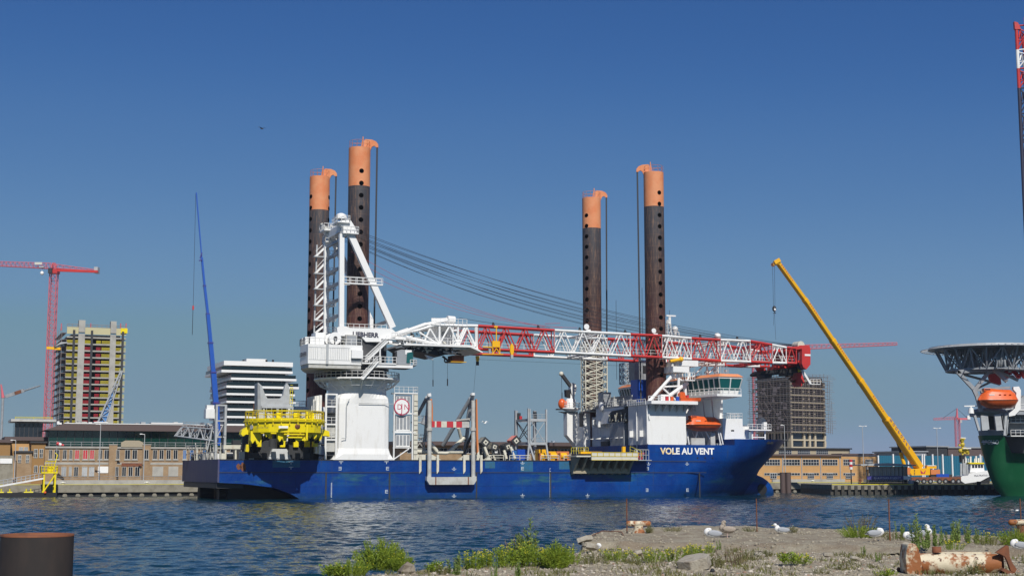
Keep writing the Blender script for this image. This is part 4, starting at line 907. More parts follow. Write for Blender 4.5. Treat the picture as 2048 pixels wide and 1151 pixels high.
# cross ties between girders
for px, kind in ((1190, 'white'), (1290, 'red'), (1450, 'white'), (1530, 'red')):
    i = next(k for k in range(10) if TOP[k+1][0] > px); t = (px-TOP[i][0])/(TOP[i+1][0]-TOP[i][0]); y0 = lerp(TOP[i][1], TOP[i+1][1], t); y1 = lerp(BOT[i][1], BOT[i+1][1], t)
    if px == 1290: continue
    a, b = S(px, y0), S(px, y1); m = MB(); 
    for du in (-1.4, 1.4):
        m.tube((a.x+du, 1.5, a.z-.3), (a.x+du, 11.6, a.z-.3), .22, n=6); m.tube((b.x+du, 1.5, b.z+.1), (b.x+du, 11.6, b.z+.1), .22, n=6)
    for k in range(4): v = lerp(1.5, 11.6, k/4); v2 = lerp(1.5, 11.6, (k+1)/4); m.tube((a.x-1.4, v, a.z-.3), (a.x+1.4, v2, a.z-.3), .12, n=5); m.tube((b.x-1.4, v, b.z), (b.x+1.4, v2, b.z), .12, n=5); m.tube((a.x, v, a.z-.3), (a.x, v2, b.z), .12, n=5)
    cr.part(m, 'boom_cross_tie', kind)
# round reflectors, domes and lamps on the boom
for px, py, r_, c in ((1173, 653, .62, 'white_clean'), (1307.5, 661, .55, 'white_clean')):
    p = S(px, py, -.1); m = MB(); m.tube((p.x, -.2, p.z), (p.x, 0, p.z), r_, n=22); m.tube((p.x, .1, p.z), (p.x, .1, p.z-1.2), .12, n=6); m.box(p.x, p.x+1, -.1, .3, p.z-.85, p.z-.55); cr.part(m, 'wind_sensor', c)
p = S(1435.5, 671.5, .5); m = MB(); m.ball((p.x, .5, p.z), .62, .62, .5, 14, 8); cr.part(m, 'dome_lamp', 'white_clean')
# boom tip
m = MB(); P = [S(x, y, -.5) for x, y in ((1592, 694), (1600, 690), (1619, 690), (1621, 697), (1621, 728), (1613, 738), (1607, 734), (1604, 727), (1604, 697), (1592, 698))]
for v in (-.5, 11.4, 4.4, 7.4): cr.part(MB().prism([(p.x, p.z) for p in P], 1, v, v+1.2), 'tip_plate', 'red')
a, b = S(1610, 707.5, -.5), S(1622, 711.5, -.5); cr.part(MB().box(a.x-.1, b.x-.15, -.56, -.5, b.z, a.z), 'white_panel', 'white_clean')
m = MB(); a, b = S(1594, 697, 1), S(1618, 725, 1); 
m.box(a.x, b.x-.6, .7, 11.4, a.z-.5, a.z); m.box(a.x, b.x-.6, .7, 11.4, b.z, b.z+.5); cr.part(m, 'tip_beam', 'red')
p = S(1606, 690, 0); m = MB(); m.tube((p.x-.7, -.3, p.z), (p.x-.7, 2.2, p.z), .95, n=24); cr.part(m, 'tip_winch', 'cream')
for v in (3, 5, 7, 9): p = S(1602, 730, v); cr.part(MB().tube((p.x, v-.25, p.z), (p.x, v+.25, p.z), 1.1, n=18), 'sheave', 'dark_grey')
# hook block folded under the tip
def tipp(x, y, v): p = S(x, y, 5); return (p.x, p.z)
m = MB(); m.prism([tipp(x, y, 5) for x, y in ((1515, 747), (1523, 741), (1560, 738), (1590, 733), (1601, 733), (1601, 745), (1575, 746), (1545, 750), (1528, 752), (1517, 751))], 1, 4, 8.5)
hk = cr.part(m, 'hook_block', 'black')
for P_ in (((1521, 734), (1527, 734), (1532, 741), (1526, 742)), ((1546, 732), (1557, 732), (1557, 738), (1546, 739)), ((1566, 732), (1580, 733), (1575, 741), (1570, 740)), ((1590, 745), (1602, 745), (1607, 764), (1600, 773), (1597, 768), (1595, 757))):
    cr.part(MB().prism([tipp(x, y, 5) for x, y in P_], 1, 4.6, 7.6), 'red_bracket', 'red', hk)
m = MB()
for P_ in (((1526, 751), (1542, 750), (1541, 756), (1529, 757)), ((1570, 746), (1585, 746), (1583, 751), (1572, 751))): m.prism([tipp(x, y, 5) for x, y in P_], 1, 4.5, 8)
cr.split(m, 'sheave_housing', 'dark_grey', hk); cr.part(MB().prism([tipp(x, y, 5) for x, y in ((1590, 732), (1597, 732), (1598, 743), (1591, 744))], 1, 3.7, 3.95), 'warning_plate', 'yellow', hk)
a, b = S(1600, 733, 3), S(1621, 767, 3); m = MB(); m.bar(a, b, .3, .5); c = S(1641, 768, 3); m.box(b.x, c.x, 3, 4.5, b.z-.12, b.z+.05); m.rail([(b.x, 3, b.z), (c.x, 3, b.z)], 1.1, .8, .06); cr.part(m, 'tip_ladder', 'white', hk)
m = MB(); rr = random.Random(9)
for i in range(9): p = S(rr.uniform(1570, 1604), rr.uniform(744, 764), 6); m.bar((p.x, 6, p.z), (p.x+rr.uniform(-1, 1), 6+rr.uniform(-1, 1), p.z+rr.uniform(-.8, .8)), .3)
cr.part(m, 'hook_rigging', 'rust', hk)
# ---- boom foot: raking tubes, deck, winch, underslung machinery
m = MB()
for v in (-.2, 12):
    def f(x, y): p = S(x, y, -.2); return V((p.x, v, p.z))
    for x0, y0, x1, y1, r in ((795, 668, 852, 648, .42), (798, 666, 835, 660, .35), (835, 660, 868, 650, .3), (868, 650, 912, 650, .3), (838, 664, 877, 688, .22), (877, 688, 838, 664, .18), (846, 688, 860, 657, .2), (860, 657, 879, 688, .2), (879, 652, 879, 688, .24), (879, 688, 899, 652, .2), (900, 652, 915, 688, .2), (916, 652, 916, 690, .24), (812, 674, 872, 688, .42), (915, 690, 930, 655, .2), (790, 676, 815, 676, .3), (934, 655, 950, 693, .2), (952, 652, 952, 692, .22), (918, 690, 934, 655, .2), (905, 650, 955, 651, .3)):
        m.tube(f(x0, y0), f(x1, y1), r, n=8)
cr.split(m, 'boom_foot', 'white_clean')
a, b, c = S(765, 676, -1.6), S(812, 676, -1.6), S(808, 686, -1.6); m = MB(); m.box(a.x, b.x, -1.6, 0, a.z-.15, a.z+.05); o = cr.part(m, 'foot_walkway', 'white')
cr.part(MB().rail([(a.x+2, -1.6, a.z), (b.x, -1.6, a.z)], 1.25, .7, .06), 'guard_rail', 'white', o)
a, b = S(808, 686, -1.8), S(945, 690, -1.8); m = MB(); m.prism([(a.x, a.z), (b.x, b.z), (b.x+2.4, b.z-1.4), (b.x+2.2, b.z-1.5), (b.x-.4, b.z-.45), (a.x, a.z-.35)], 1, -1.8, 12); o = cr.part(m, 'foot_deck', 'white')
cr.part(MB().rail([(a.x, -1.7, a.z), (b.x, -1.7, b.z)], 1.3, 1.3, .06), 'guard_rail', 'white', o)
m = MB(); a, b = S(874, 652, 3), S(905, 688, 3); m.box(a.x, b.x, 3, 9, b.z, a.z); cr.part(m, 'drive_housing', 'white_clean'); m = MB(); q = S(888, 668, 2.9); m.tube((q.x, 2.8, q.z), (q.x, 3.0, q.z), .55, n=16); cr.part(m, 'round_hatch', 'grey')
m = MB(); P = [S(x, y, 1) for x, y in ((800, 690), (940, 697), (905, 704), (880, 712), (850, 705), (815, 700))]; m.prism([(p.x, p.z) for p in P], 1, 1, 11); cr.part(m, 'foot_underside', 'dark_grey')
rr = random.Random(14)
for c_, k_ in (('offwhite', 22), ('dark_grey', 18), ('white', 22), ('cream', 10)):
    m = MB()
    for i in range(k_):
        t = rr.random(); x = lerp(795, 915, t); y = rr.uniform(lerp(672, 690, t), lerp(697, 708, t)); p = S(x, y, .3); q = p+V((rr.uniform(-1.6, 1.6), rr.uniform(-.2, 1), rr.uniform(-.5, .5)))
        m.tube(p, q, rr.uniform(.1, .3), n=6)
    cr.split(m, 'foot_machinery', c_)
m = MB()
for i in range(26): t = rr.random(); x = lerp(805, 850, t); p = S(x, rr.uniform(666, 684), .1); m.tube(p, p+V((rr.uniform(-.7, .9), .3, rr.uniform(-.3, .3))), rr.uniform(.08, .22), n=5)
cr.part(m, 'hydraulic_lines', 'black')
a, b = S(868, 643, 1), S(905, 640, 1); m = MB(); m.tube((a.x, 2.5, a.z+.3), (b.x-.6, 1.2, b.z), .55, n=18); m.tube((b.x-1.2, 1.0, b.z), (b.x+.4, 1.0, b.z-.1), .95, n=20); m.tube((a.x-1.4, 2, a.z-.5), (b.x-1, 1.0, b.z), .35, n=8); tw = cr.part(m, 'boom_winch', 'white_clean')
cr.part(MB().tube((b.x+.4, .95, b.z-.1), (b.x+.5, .95, b.z-.1), .6, n=16), 'drum_end', 'dark_grey', tw)
m = MB(); a, b = S(863, 648, -.6), S(934, 650, -.6); m.box(a.x, b.x, -.6, 12, a.z-.12, a.z); m.rail([(a.x, -.6, a.z), (b.x, -.6, a.z)], 1.3, .9, .06); cr.part(m, 'winch_deck', 'white', tw)
# orange machinery, trolley, hooks
def bxp(x0, x1, y0, y1, v0, v1): a, b = S(x0, y0, v0), S(x1, y1, v0); return MB().box(a.x, b.x, v0, v1, b.z, a.z)
o = cr.part(bxp(905, 928, 710, 722, 1, 4), 'underslung_winch', 'rust'); cr.part(bxp(902, 933, 722, 724, .6, 4.4), 'winch_tray', 'crane_yellow', o)
m = MB(); m.bar(S(885, 712, 2), S(899, 723, 2), .35); m.bar(S(889, 712, 2), S(889, 723, 2), .2); m.bar(S(889, 723, 2), S(905, 723, 2), .25); cr.part(m, 'winch_hanger', 'dark_grey', o)
tr = cr.part(bxp(985, 1000, 681, 694, -.9, -.3), 'yellow_trolley', 'crane_yellow')
m = MB(); a, b = S(992.5, 652, -.7), S(992.5, 682, -.7); m.bar(a, b, .2); c, d = S(988, 653, -.7), S(995, 653, -.7); m.bar(c, d, .3, .35)
for x in (985.5, 999.5): m.bar(S(x, 694, -.7), S(x, 707, -.7), .18)
m.bar(S(986, 706, -.7), S(993, 696, -.7), .14); m.bar(S(999, 706, -.7), S(993, 696, -.7), .14); m.bar(S(964, 708, -.7), S(1006, 708, -.7), .5, .16); m.bar(S(966, 693, -.7), S(985, 694, -.7), .2); cr.part(m, 'trolley_frame', 'crane_yellow', tr)
cr.part(bxp(977.5, 982, 685, 706, -.6, -.2), 'cable_box', 'grey', tr)
m = MB(); p = S(1023.5, 700, -.7); m.prism([(p.x-.4, p.z+.9), (p.x, p.z+1.5), (p.x+.4, p.z+.9), (p.x+.42, p.z-.4), (p.x+.2, p.z-1), (p.x-.2, p.z-1), (p.x-.42, p.z-.4)], 1, -.9, -.5); hb_ = cr.part(m, 'yellow_hook_block', 'crane_yellow'); cr.part(MB().box(p.x-.28, p.x+.28, -.9, -.5, p.z-1.8, p.z-1), 'hook_tail', 'light_grey', hb_)
m = MB(); p = S(955, 716, 1); m.prism([(p.x-.4, p.z+.5), (p.x+.4, p.z+.5), (p.x+.3, p.z-.5), (p.x, p.z-.9), (p.x-.3, p.z-.5)], 1, .8, 1.2); o = cr.part(m, 'yellow_hook_block', 'crane_yellow'); cr.part(MB().box(p.x-.28, p.x+.28, .8, 1.2, p.z-1.5, p.z-.7), 'hook_tail', 'black', o)
m = MB(); p = S(1035, 700, 0); cr.part(MB().tube(S(866, 714, 1), S(866, 771, 1), .035, n=4).tube(S(866, 759, 1), S(866, 772, 1), .11, n=6), 'hanging_line', 'black'); cr.part(MB().tube(S(895, 724, 1), S(895, 771, 1), .035, n=4).tube(S(895, 757, 1), S(895, 771, 1), .13, n=6), 'hanging_line', 'black')
cr.part(MB().prism([(S(x, y, 1).x, S(x, y, 1).z) for x, y in ((850, 709), (866, 714), (866, 719), (855, 716))], 1, .8, 1.4), 'sheave_bracket', 'white_clean')
cr.part(MB().tube(S(952, 726, 0), S(947, 789, -.5), .025, n=4), 'tag_line', 'dark_grey'); cr.part(MB().tube(S(955, 718, 0), S(1290, 733, 0), .025, n=4), 'tag_line', 'dark_grey')
# ---- ropes from the frame head to the boom tip
def rope(P, Q, sag, r, n=26):
    P, Q = V(P), V(Q); return [P.lerp(Q, i/n)-V((0, 0, sag*4*(i/n)*(1-i/n))) for i in range(n+1)]
k = 0
for i, v in enumerate((.6, 1.6, 2.6, 3.6, 4.6, 5.6, 6.6, 7.6, 8.6, 9.6, 10.6, 11.4)):
    p = AF(708, 457+1.6*(i % 4), v); q = S(1600 if i % 2 else 1540, 690 if i % 2 else 687, v*.9); q.y = v
    cr.part(MB().path(rope(p, q, 2.9+.31*i, .055), .042, 4), 'luffing_rope', 'cable')
for i in range(3): p = AF(708, 500+6*i, 2+i*3); q = S(1095+30*i, 655, 1); cr.part(MB().path(rope(p, q, 2.2+.6*i, .04), .035, 4), 'red_rope', 'red_cable')
cr.part(MB().path(rope(S(918, 635, 1), S(1100, 655, 1), .4, .04, 8), .045, 4), 'winch_rope', 'cable')
cr.part(MB().tube(S(1090, 647, 0), S(1120, 646, 0), .05, n=4), 'red_rope', 'red_cable')
m = MB()
for i in range(8): p = AF(990+i*70, 0, 0)
for px in (987, 1077, 1160, 1251, 1401, 1475): 
    i = next(k for k in range(10) if TOP[k+1][0] > px); t = (px-TOP[i][0])/(TOP[i+1][0]-TOP[i][0]); p = S(px, lerp(TOP[i][1], TOP[i+1][1], t), 0)
    cr.part(MB().prism([(p.x-.35, p.z+.2), (p.x+.3, p.z+.2), (p.x+.1, p.z+.9), (p.x-.2, p.z+.95)], 1, -.1, .2), 'rope_guide', 'dark_grey')
# ================================================================ things carried on the ship's deck
# yellow pile gripper ring hung over the side
c = S(569, 850, -3.5); GU, GV = c.x, -3.5
gp = Thing('pile_gripper', 'round yellow steel pile gripper with grey saddle frame, hung over the stern side', 'gripper', (GU, GV, 8), ship=True)
z0, z1 = 13.0, 16.0
m = MB(); m.lathe([(5.2, z0), (7.6, z0), (7.7, z1-.7), (7.9, z1-.6), (7.9, z1-.3), (5.2, z1-.3), (5.2, z0)], (GU, GV, 0), 20, smooth=False)
ring = gp.part(m, 'ring', 'yellow')
m = MB(); m.lathe([(7.95, z1-.95), (8.15, z1-.9), (8.15, z1-.75), (7.95, z1-.7)], (GU, GV, 0), 20, smooth=False)
for i in range(30): t = i*R(12); m.box(GU+7.7*math.cos(t)-.09, GU+7.7*math.cos(t)+.09, GV+7.85*math.sin(t)-.09, GV+7.85*math.sin(t)+.09, z1-1.6, z1-.5)
gp.part(m, 'ring_flange', 'yellow', ring)
gp.part(MB().rail([(GU+7.7*math.cos(t*R(12)), GV+7.7*math.sin(t*R(12)), z1-.3) for t in range(30)], 1.5, 1.2, .07, close=True), 'guard_rail', 'yellow', ring)
gp.part(MB().rail([(GU+5.6*math.cos(t*R(18)), GV+5.6*math.sin(t*R(18)), z1-.3) for t in range(20)], 1.4, 1.1, .07, close=True), 'guard_rail', 'yellow', ring)
rr = random.Random(2)
for x, y in ((516, 883), (536, 875), (562, 872), (586, 881), (604, 874), (626, 884), (642, 880)):
    p = S(x, y-5, GV-5); th = 0; wv = GV-(math.sqrt(max(0, 49-(p.x-GU)**2)))*.95; w_ = rr.uniform(.5, 1.0); zz = z0-rr.uniform(1.0, 2.4)
    mm = MB().prism([(p.x-w_, z0+.3), (p.x+w_, z0+.3), (p.x+w_*.9, zz+.5), (p.x+.3*w_, zz), (p.x-.1*w_, zz+.9), (p.x-.6*w_, zz+.2), (p.x-w_, zz+.8)], 1, wv, wv+1.4); o = gp.part(mm, 'guide_roller_bracket', 'yellow')
    gp.part(MB().tube((p.x-.45, wv+1.6, zz+.1), (p.x+.45, wv+1.6, zz+.1), .5, n=12), 'roller', 'black', o)
for a0 in range(0, 180, 24):
    t = R(a0+8); mm = MB(); mm.bar((GU+6.5*math.cos(t), GV+6.5*math.sin(t), z0+.2), (GU+6.5*math.cos(t), GV+6.5*math.sin(t), z0-2.6), 1.0, .7); gp.part(mm, 'guide_roller_bracket', 'yellow')
for P_ in (((503, 850), (494, 851), (482, 860), (480, 868), (484, 872), (490, 868), (505, 869)), ((642, 857), (656, 862), (657, 873), (650, 871), (640, 871))):
    p_ = [S(x, y, GV) for x, y in P_]; gp.part(MB().prism([(p.x, p.z) for p in p_], 1, GV-1, GV+1), 'arm_lug', 'yellow')
p_ = [S(x, y, GV) for x, y in ((492, 888), (499, 888), (499, 893), (496, 903), (490, 902))]; gp.part(MB().prism([(p.x, p.z) for p in p_], 1, GV-.5, GV+.5), 'arm_lug', 'yellow')
a = S(615, 850, GV-7.4); m = MB(); m.bar((a.x, GV-6.9, z0-1.5), (a.x, GV-6.9, z1+1), .35); m.bar((a.x, GV-6.9, z0-1.4), (a.x-2.2, GV-6.9, z0-1.4), .35); m.bar((a.x-2.2, GV-6.9, z0-1.4), (a.x-1.2, GV-6.9, z0), .3)
a = S(580, 868, GV-7.4); m.box(a.x-1.2, a.x+2.8, GV-7.6, GV-6.6, z0-.5, z0-.25); m.box(a.x-.4, a.x+2.4, GV-7.6, GV-6.6, z0-1.1, z0-.85); gp.part(m, 'pipe_frame', 'yellow')
a = S(591, 852, GV-7.5); gp.part(MB().ball((a.x+.3, GV-7.25, a.z), .75, .5, .7, 10, 6), 'red_opening', 'rust', ring)
for px, r_ in ((508, .45), (645, .5)):
    a = S(px, 853, GV-5); du = a.x-GU; vv = GV-math.sqrt(max(.1, 7.75**2-du*du)); nx, ny = du/7.75, (vv-GV)/7.75
    gp.part(MB().tube((a.x, vv, a.z), (a.x+nx*.12, vv+ny*.12, a.z), r_, n=20), 'round_emblem', 'offwhite', ring)
a = S(557, 854, GV-7.6); gp.part(MB().box(a.x, a.x+1.8, GV-7.85, GV-7.7, a.z-.15, a.z+.28), 'name_plate', 'text_white', ring)
b = S(512, 856, GV-6); gp.text('Jan De Nul', .5, 'text_dark', (b.x, GV-6.75, b.z), (.93, -.36, 0), (0, 0, 1), 'lettering', ring, depth=.25)
m = MB()
for u in (GU-4, GU, GU+4): m.bar((u, GV+7, z0), (u, 12, z0-3.5), .8, 1.2); m.box(u-.6, u+.6, 10, 12, DK, z0-2.5)
m.box(GU-6, GU+6.5, 1.5, 12, 8.1, 9.2); gp.part(m, 'support_frame', 'dark_grey')
for i, (x, h_) in enumerate(((-6, 4.5), (-3.6, 4.8), (-1, 4.2), (3.6, 4.8), (5.8, 4.4), (7.2, 3.9))): gp.part(MB().tube((GU+x, 3+i % 2, DK), (GU+x, 3+i % 2, DK+h_), 1.1, n=14), 'ballast_tank', 'dark_grey')
# grey saddle above the ring
SV = 1.0
p_ = [S(x, y, SV) for x, y in ((521, 813), (519, 771), (523, 772), (530, 791), (533, 796), (563, 796), (570, 790), (575, 771), (578, 772), (580, 812))]
P = [S(x, y, SV) for x, y in ((516, 764), (524, 771), (530, 788), (535, 796), (561, 796), (566, 790), (570, 771), (574, 765), (578, 771), (581, 814), (521, 814))]
sd_ = gp.part(MB().prism([(p.x, p.z) for p in P], 1, SV, SV+1.0), 'saddle', 'light_grey')
P = [S(x, y, SV) for x, y in ((514, 766), (519, 771), (521, 828), (514, 828))]; gp.part(MB().prism([(p.x, p.z) for p in P], 1, SV-.6, SV+2.4), 'saddle_side', 'grey', sd_)
m = MB(); a, b = S(522, 812, SV), S(583, 812, SV); m.box(a.x, b.x, SV-.5, SV+1.5, a.z-.25, a.z+.1); m.rail([(a.x, SV-.5, a.z-1.6), (b.x, SV-.5, a.z-1.6)], 1.3, 1, .07)
for x in (527, 555, 584): p = S(x, 812, SV); m.box(p.x-.2, p.x+.2, SV-.4, SV+.3, 15.6, p.z)
m.box(a.x, b.x, SV-.3, SV+.3, a.z-2.2, a.z-1.9); gp.part(m, 'saddle_stand', 'light_grey', sd_); gp.part(MB().box(a.x+.6, b.x-.6, SV+.4, SV+3, 16, a.z-.3), 'saddle_core', 'dark_grey', sd_)
a = S(582, 775, SV+.4); m = MB(); m.rail([(a.x-.25, SV-.1, 19), (a.x+.25, SV-.1, 19)], a.z-19, .5, .06)
for k in range(9): m.bar((a.x-.25, SV-.1, 18+k*.6), (a.x+.25, SV-.1, 18+k*.6), .08)
gp.part(m, 'ladder', 'rail_yellow', sd_)
gp.part(MB().prism([(S(x, y, 4).x, S(x, y, 4).z) for x, y in ((509, 806), (514, 804), (514, 828), (508, 828))], 1, 4, 5), 'orange_panel', 'rope_orange', sd_)
for i in range(7): u = GU-5.5+i*1.7; gp.part(MB().box(u-.5, u+.5, GV-4.9+abs(i-3)*.6, GV-3.9+abs(i-3)*.6, z1-.3, z1+.9), 'control_box', rr.choice(['light_grey', 'yellow', 'offwhite']))
# tall U frame hung over the side with striped beam
V0 = -1.2
uf = Thing('cradle_frame', 'tall pale U shaped frame hung over the hull side with red and white striped beam', 'frame', (S(903, 918, V0).x, V0, 2.9), ship=True)
for x0, x1, nm in ((860, 857.5, 0), (947, 944.5, 1)):
    t, mid, b = S(x0-.5, 800, V0), S(x1+2, 860, V0), S(859 if nm == 0 else 946, 962, V0)
    b = S(858.5 if nm == 0 else 946.5, 955, V0)
    m = MB(); m.tube(t, b, .44, n=14); m.tube(S(x1+1.5, 855, V0), S(x1+1.5, 861, V0), .62, n=14); uf.part(m, 'upright_tube', 'offwhite')
a, b = S(862, 953, V0), S(942, 968, V0); m = MB(); m.box(a.x, b.x, V0-.5, V0+.5, b.z, a.z); cb_ = uf.part(m, 'bottom_beam', 'offwhite')
for s_, x in ((-1, a.x), (1, b.x)): uf.part(MB().prism([(x, a.z), (x+s_*1.0, a.z+.15), (x+s_*1.05, a.z-.7), (x+s_*.45, b.z), (x, b.z)], 1, V0-.55, V0+.55), 'corner_piece', 'offwhite', cb_)
m = MB()
for x in (870, 935): p = S(x, 960, V0); m.box(p.x-.12, p.x+.12, V0-.53, V0-.5, b.z, a.z)
uf.part(m, 'beam_band', 'rust', cb_)
z_, z2_ = S(903, 854, V0).z, S(903, 842, V0).z; xs = (863, 869, 872.5, 882, 893, 906, 912, 923.5, 938)
for i, c_ in enumerate(('safety_red', 'cream', 'safety_red', 'cream', 'safety_red', 'cream', 'safety_red', 'offwhite')):
    a, b = S(xs[i], 848, V0), S(xs[i+1], 848, V0); uf.part(MB().box(a.x, b.x-.01, V0-.2, V0+.5, z_, z2_), 'striped_beam', c_, label=('red' if c_ == 'safety_red' else 'cream')+' block of the striped beam')
def tb(L, mat_, nm, par=None, th=uf):
    m = MB()
    for x0, y0, v0, x1, y1, v1, r in L: m.tube(S(x0, y0, v0), S(x1, y1, v1), r, n=10)
    return th.part(m, nm, mat_, par)
tb([(854, 794, 0, 836, 828, 7, .38)], 'grey', 'raking_strut'); tb([(857, 790, 0, 850, 880, 5, .36)], 'light_grey', 'raking_strut')
tb([(941, 796, 0, 886, 890, 8, .42)], 'grey', 'raking_strut'); tb([(945, 788, 0, 933, 855, 4, .5), (936, 852, 4, 929, 910, 7, .42)], 'light_grey', 'raking_strut')
tb([(846, 848, 2, 852, 832, 2, .5)], 'grey', 'raking_strut'); tb([(945, 865, 2, 925, 910, 5, .3)], 'dark_grey', 'raking_strut')
tb([(858, 786, V0, 859, 792, V0, .45), (946, 785, V0, 946, 790, V0, .45)], 'white_clean', 'head_cap'); tb([(914, 841, 3, 940, 838, 0, .3)], 'offwhite', 'cross_tube')
m = MB()
for pts in (((862, 797), (864, 815), (864, 842)),): m.path([S(x, y, V0+.4) for x, y in pts], .22, 8)
m.prism([(S(x, y, 0).x, S(x, y, 0).z) for x, y in ((949, 798), (951, 798), (954, 902), (951, 906), (949.5, 870))], 1, V0+.2, V0+.8); uf.part(m, 'orange_hose', 'rope_orange')
tb([(862, 886, 3, 874, 902, 3, .4)], 'cream', 'curved_tube'); tb([(830, 902, 4, 892, 905, 4, .42), (892, 905, 4, 898, 903, 4, .42), (898, 903, 4, 930, 873, 4, .42), (899, 903, 4, 925, 903, 4, .45), (917, 855, 3, 922, 875, 4, .35)], 'cream', 'curved_tube')
# small work platform tower left of it
wp = Thing('access_tower', 'small grey lattice stair tower with two railed landings beside the logo rack', 'tower', (S(838, 918, 4).x, 4, DK), ship=True)
a, b = S(829, 842, 4), S(855, 842, 4)
for z in (a.z, S(840, 880, 4).z): o = wp.part(MB().box(a.x, b.x, 4, 6.5, z-.3, z), 'landing', 'light_grey'); wp.part(MB().rail([(a.x, 4, z), (b.x, 4, z), (b.x, 6.5, z)], 1.2, .7, .06), 'guard_rail', 'light_grey', o)
wp.part(MB().truss([(a.x+.3, 4.2, DK), (b.x-.6, 4.2, DK), (b.x-.6, 6.3, DK), (a.x+.3, 6.3, DK), (a.x+.3, 4.2, a.z-3.4), (b.x-.6, 4.2, a.z-3.4), (b.x-.6, 6.3, a.z-3.4), (a.x+.3, 6.3, a.z-3.4)], .13, .09, 2, 'X'), 'tower_frame', 'offwhite')
m = MB(); m.bar((a.x, 4, a.z), (a.x+.9, 4, a.z-3.5), .12); m.bar((a.x+.7, 4, a.z), (a.x+.9, 4, a.z-3.5), .08); wp.part(m, 'ladder', 'grey')
# row of clamp blocks curving across the deck
rr = random.Random(6)
grp = 'pipe clamps resting in a curved row on deck'
for i, (x, y, s_, ang, lab) in enumerate(((967, 884, 1.55, -40, 'large striped pipe clamp tilted left, nearest the orange hose'), (985, 893, 1.35, -18, 'medium dark striped pipe clamp, second from the left of the curved row'), (1012, 893, 1.35, 18, 'medium dark striped pipe clamp, second from the right of the curved row'), (1028, 881, 1.6, 40, 'large red edged pipe clamp tilted right, beside the grey tower frame'))):
    p = S(x, y, 6); th = Thing('pipe_clamp', lab, 'clamp', (p.x, 6, DK), ship=True, group=grp); rt = Matrix.Rotation(R(-ang), 3, 'Y')
    def rb(x0, x1, y0, y1, z0, z1):
        q = MB().box(x0, x1, y0, y1, z0, z1); q.v = [tuple(rt @ V(a_)+p) for a_ in q.v]; return q
    bd = th.part(rb(-s_/2, s_/2, -1.3, 1.6, -s_/2, s_/2), 'block', 'cream')
    for k, c_ in ((.38, 'dark_grey'), (.12, 'cream'), (-.15, 'dark_grey')): th.part(rb(-s_*abs(k+.1)-.1, s_*abs(k+.1)+.1, -1.36-.05*(k < .3)-.05*(k < 0), -1.3, -s_*abs(k+.1)-.1, s_*abs(k+.1)+.1), 'face_plate', c_, bd)
    for k in range(4): th.part(rb(-s_/2-.06, s_/2+.06, -1.0+k*.7, -.85+k*.7, -s_/2-.06, s_/2+.06), 'rib', 'red' if i == 3 else 'black', bd)
    th.part(MB().bar((p.x-.3, 6, p.z-.3), (p.x+(.5 if i < 2 else -.5), 5.5, DK), .35), 'stand', 'cream')
cj = Thing('clamp_stand', 'cream and black raking stands and small tubes under the row of pipe clamps', 'stand', (S(1000, 918, 5).x, 5, DK), ship=True)
for x0, y0, x1, y1, c_ in ((969, 893, 978, 917, 'cream'), (954, 884, 957, 915, 'cream'), (1021, 893, 1030, 917, 'cream'), (998, 897, 1001, 910, 'black'), (1008, 900, 1013, 917, 'cream')): cj.part(MB().tube(S(x0, y0, 4.5), S(x1, y1, 4), .33, n=8), 'stand_leg', c_)
for x in (991, 995, 999): cj.part(MB().tube(S(x, 900, 5), S(x+.5, 905, 5), .28, n=10), 'small_tube', 'white')
a, b = S(955, 905, 9), S(1030, 895, 9); cj.part(MB().box(a.x, b.x, 8.5, 10, DK, DK+1.6), 'base_beam', 'dark_grey')
# grey portal tower
pt = Thing('portal_frame', 'tall pale grey braced portal frame standing on the deck amidships', 'frame', (S(1065, 918, 3).x, 3, DK), ship=True)
zt, zm, zb = S(1056, 816, 3).z, S(1070, 839, 3).z, S(1070, 886, 3).z
def ux(x, v=3): return S(x, 880, v).x
X0, X1, X2 = ux(1056.5), ux(1059.5), ux(1092.5)
for x, ztop in ((X0, zt), (X1, zt-.1), (X2, S(1092, 818, 3).z)): pt.part(MB().box(x-.13 if x != X2 else x-.17, x+.13 if x != X2 else x+.17, 2.8, 3.2, zb, ztop), 'post', 'light_grey')
m = MB(); 
for z in (zm, zb): m.box(X1+.1, X2-.1, 2.8, 3.2, z-.3, z+.25)
pt.part(m, 'cross_beam', 'light_grey')
m = MB(); m.bar((X1+.3, 3, zb+.2), (X2-.3, 3, zm-.3), .12); m.bar((X1+.3, 3, zm-.3), (X2-.3, 3, zb+.2), .12); pt.part(m, 'brace', 'light_grey')
V9 = 9.5; Y0_ = X0-.2
for x in (Y0_, X2): pt.part(MB().box(x-.3, x+.3, V9-.3, V9+.3, DK, zt-.2), 'post', 'grey')
m = MB(); m.bar((Y0_, V9, zm), (X2, V9, zm), .35, .5); m.bar((Y0_, V9, zb), (X2, V9, zb), .35, .5); m.bar((Y0_, V9, zm), (X1, 3, zm), .35, .5); m.bar((X2, V9, zm), (X2, 3, zm), .35, .5); m.bar((Y0_, V9, zb), (X1, 3, zb), .35, .5); pt.part(m, 'cross_beam', 'grey')
m = MB(); m.bar((Y0_, V9, zb), (X2, V9, zm), .14); m.bar((Y0_, V9, zm), (X2, V9, zb), .14); m.bar((Y0_, V9, zb), (X1, 3, zm), .14); m.bar((Y0_, V9, zm), (X1, 3, zb), .14); pt.part(m, 'brace', 'dark_grey')
for x0, x1 in ((1058, 1068), (1058, 1054), (1092, 1096)): pt.part(MB().bar((ux(x0), 3, zb), (ux(x1), 3-.2, DK), .35), 'foot_leg', 'light_grey')
pt.part(MB().rail([(X1, 3, zm+.2), (X2, 3, zm+.2)], 1, .8, .05).rail([(X1, 3, zb+.2), (X2, 3, zb+.2)], 1, .8, .05), 'guard_rail', 'light_grey')
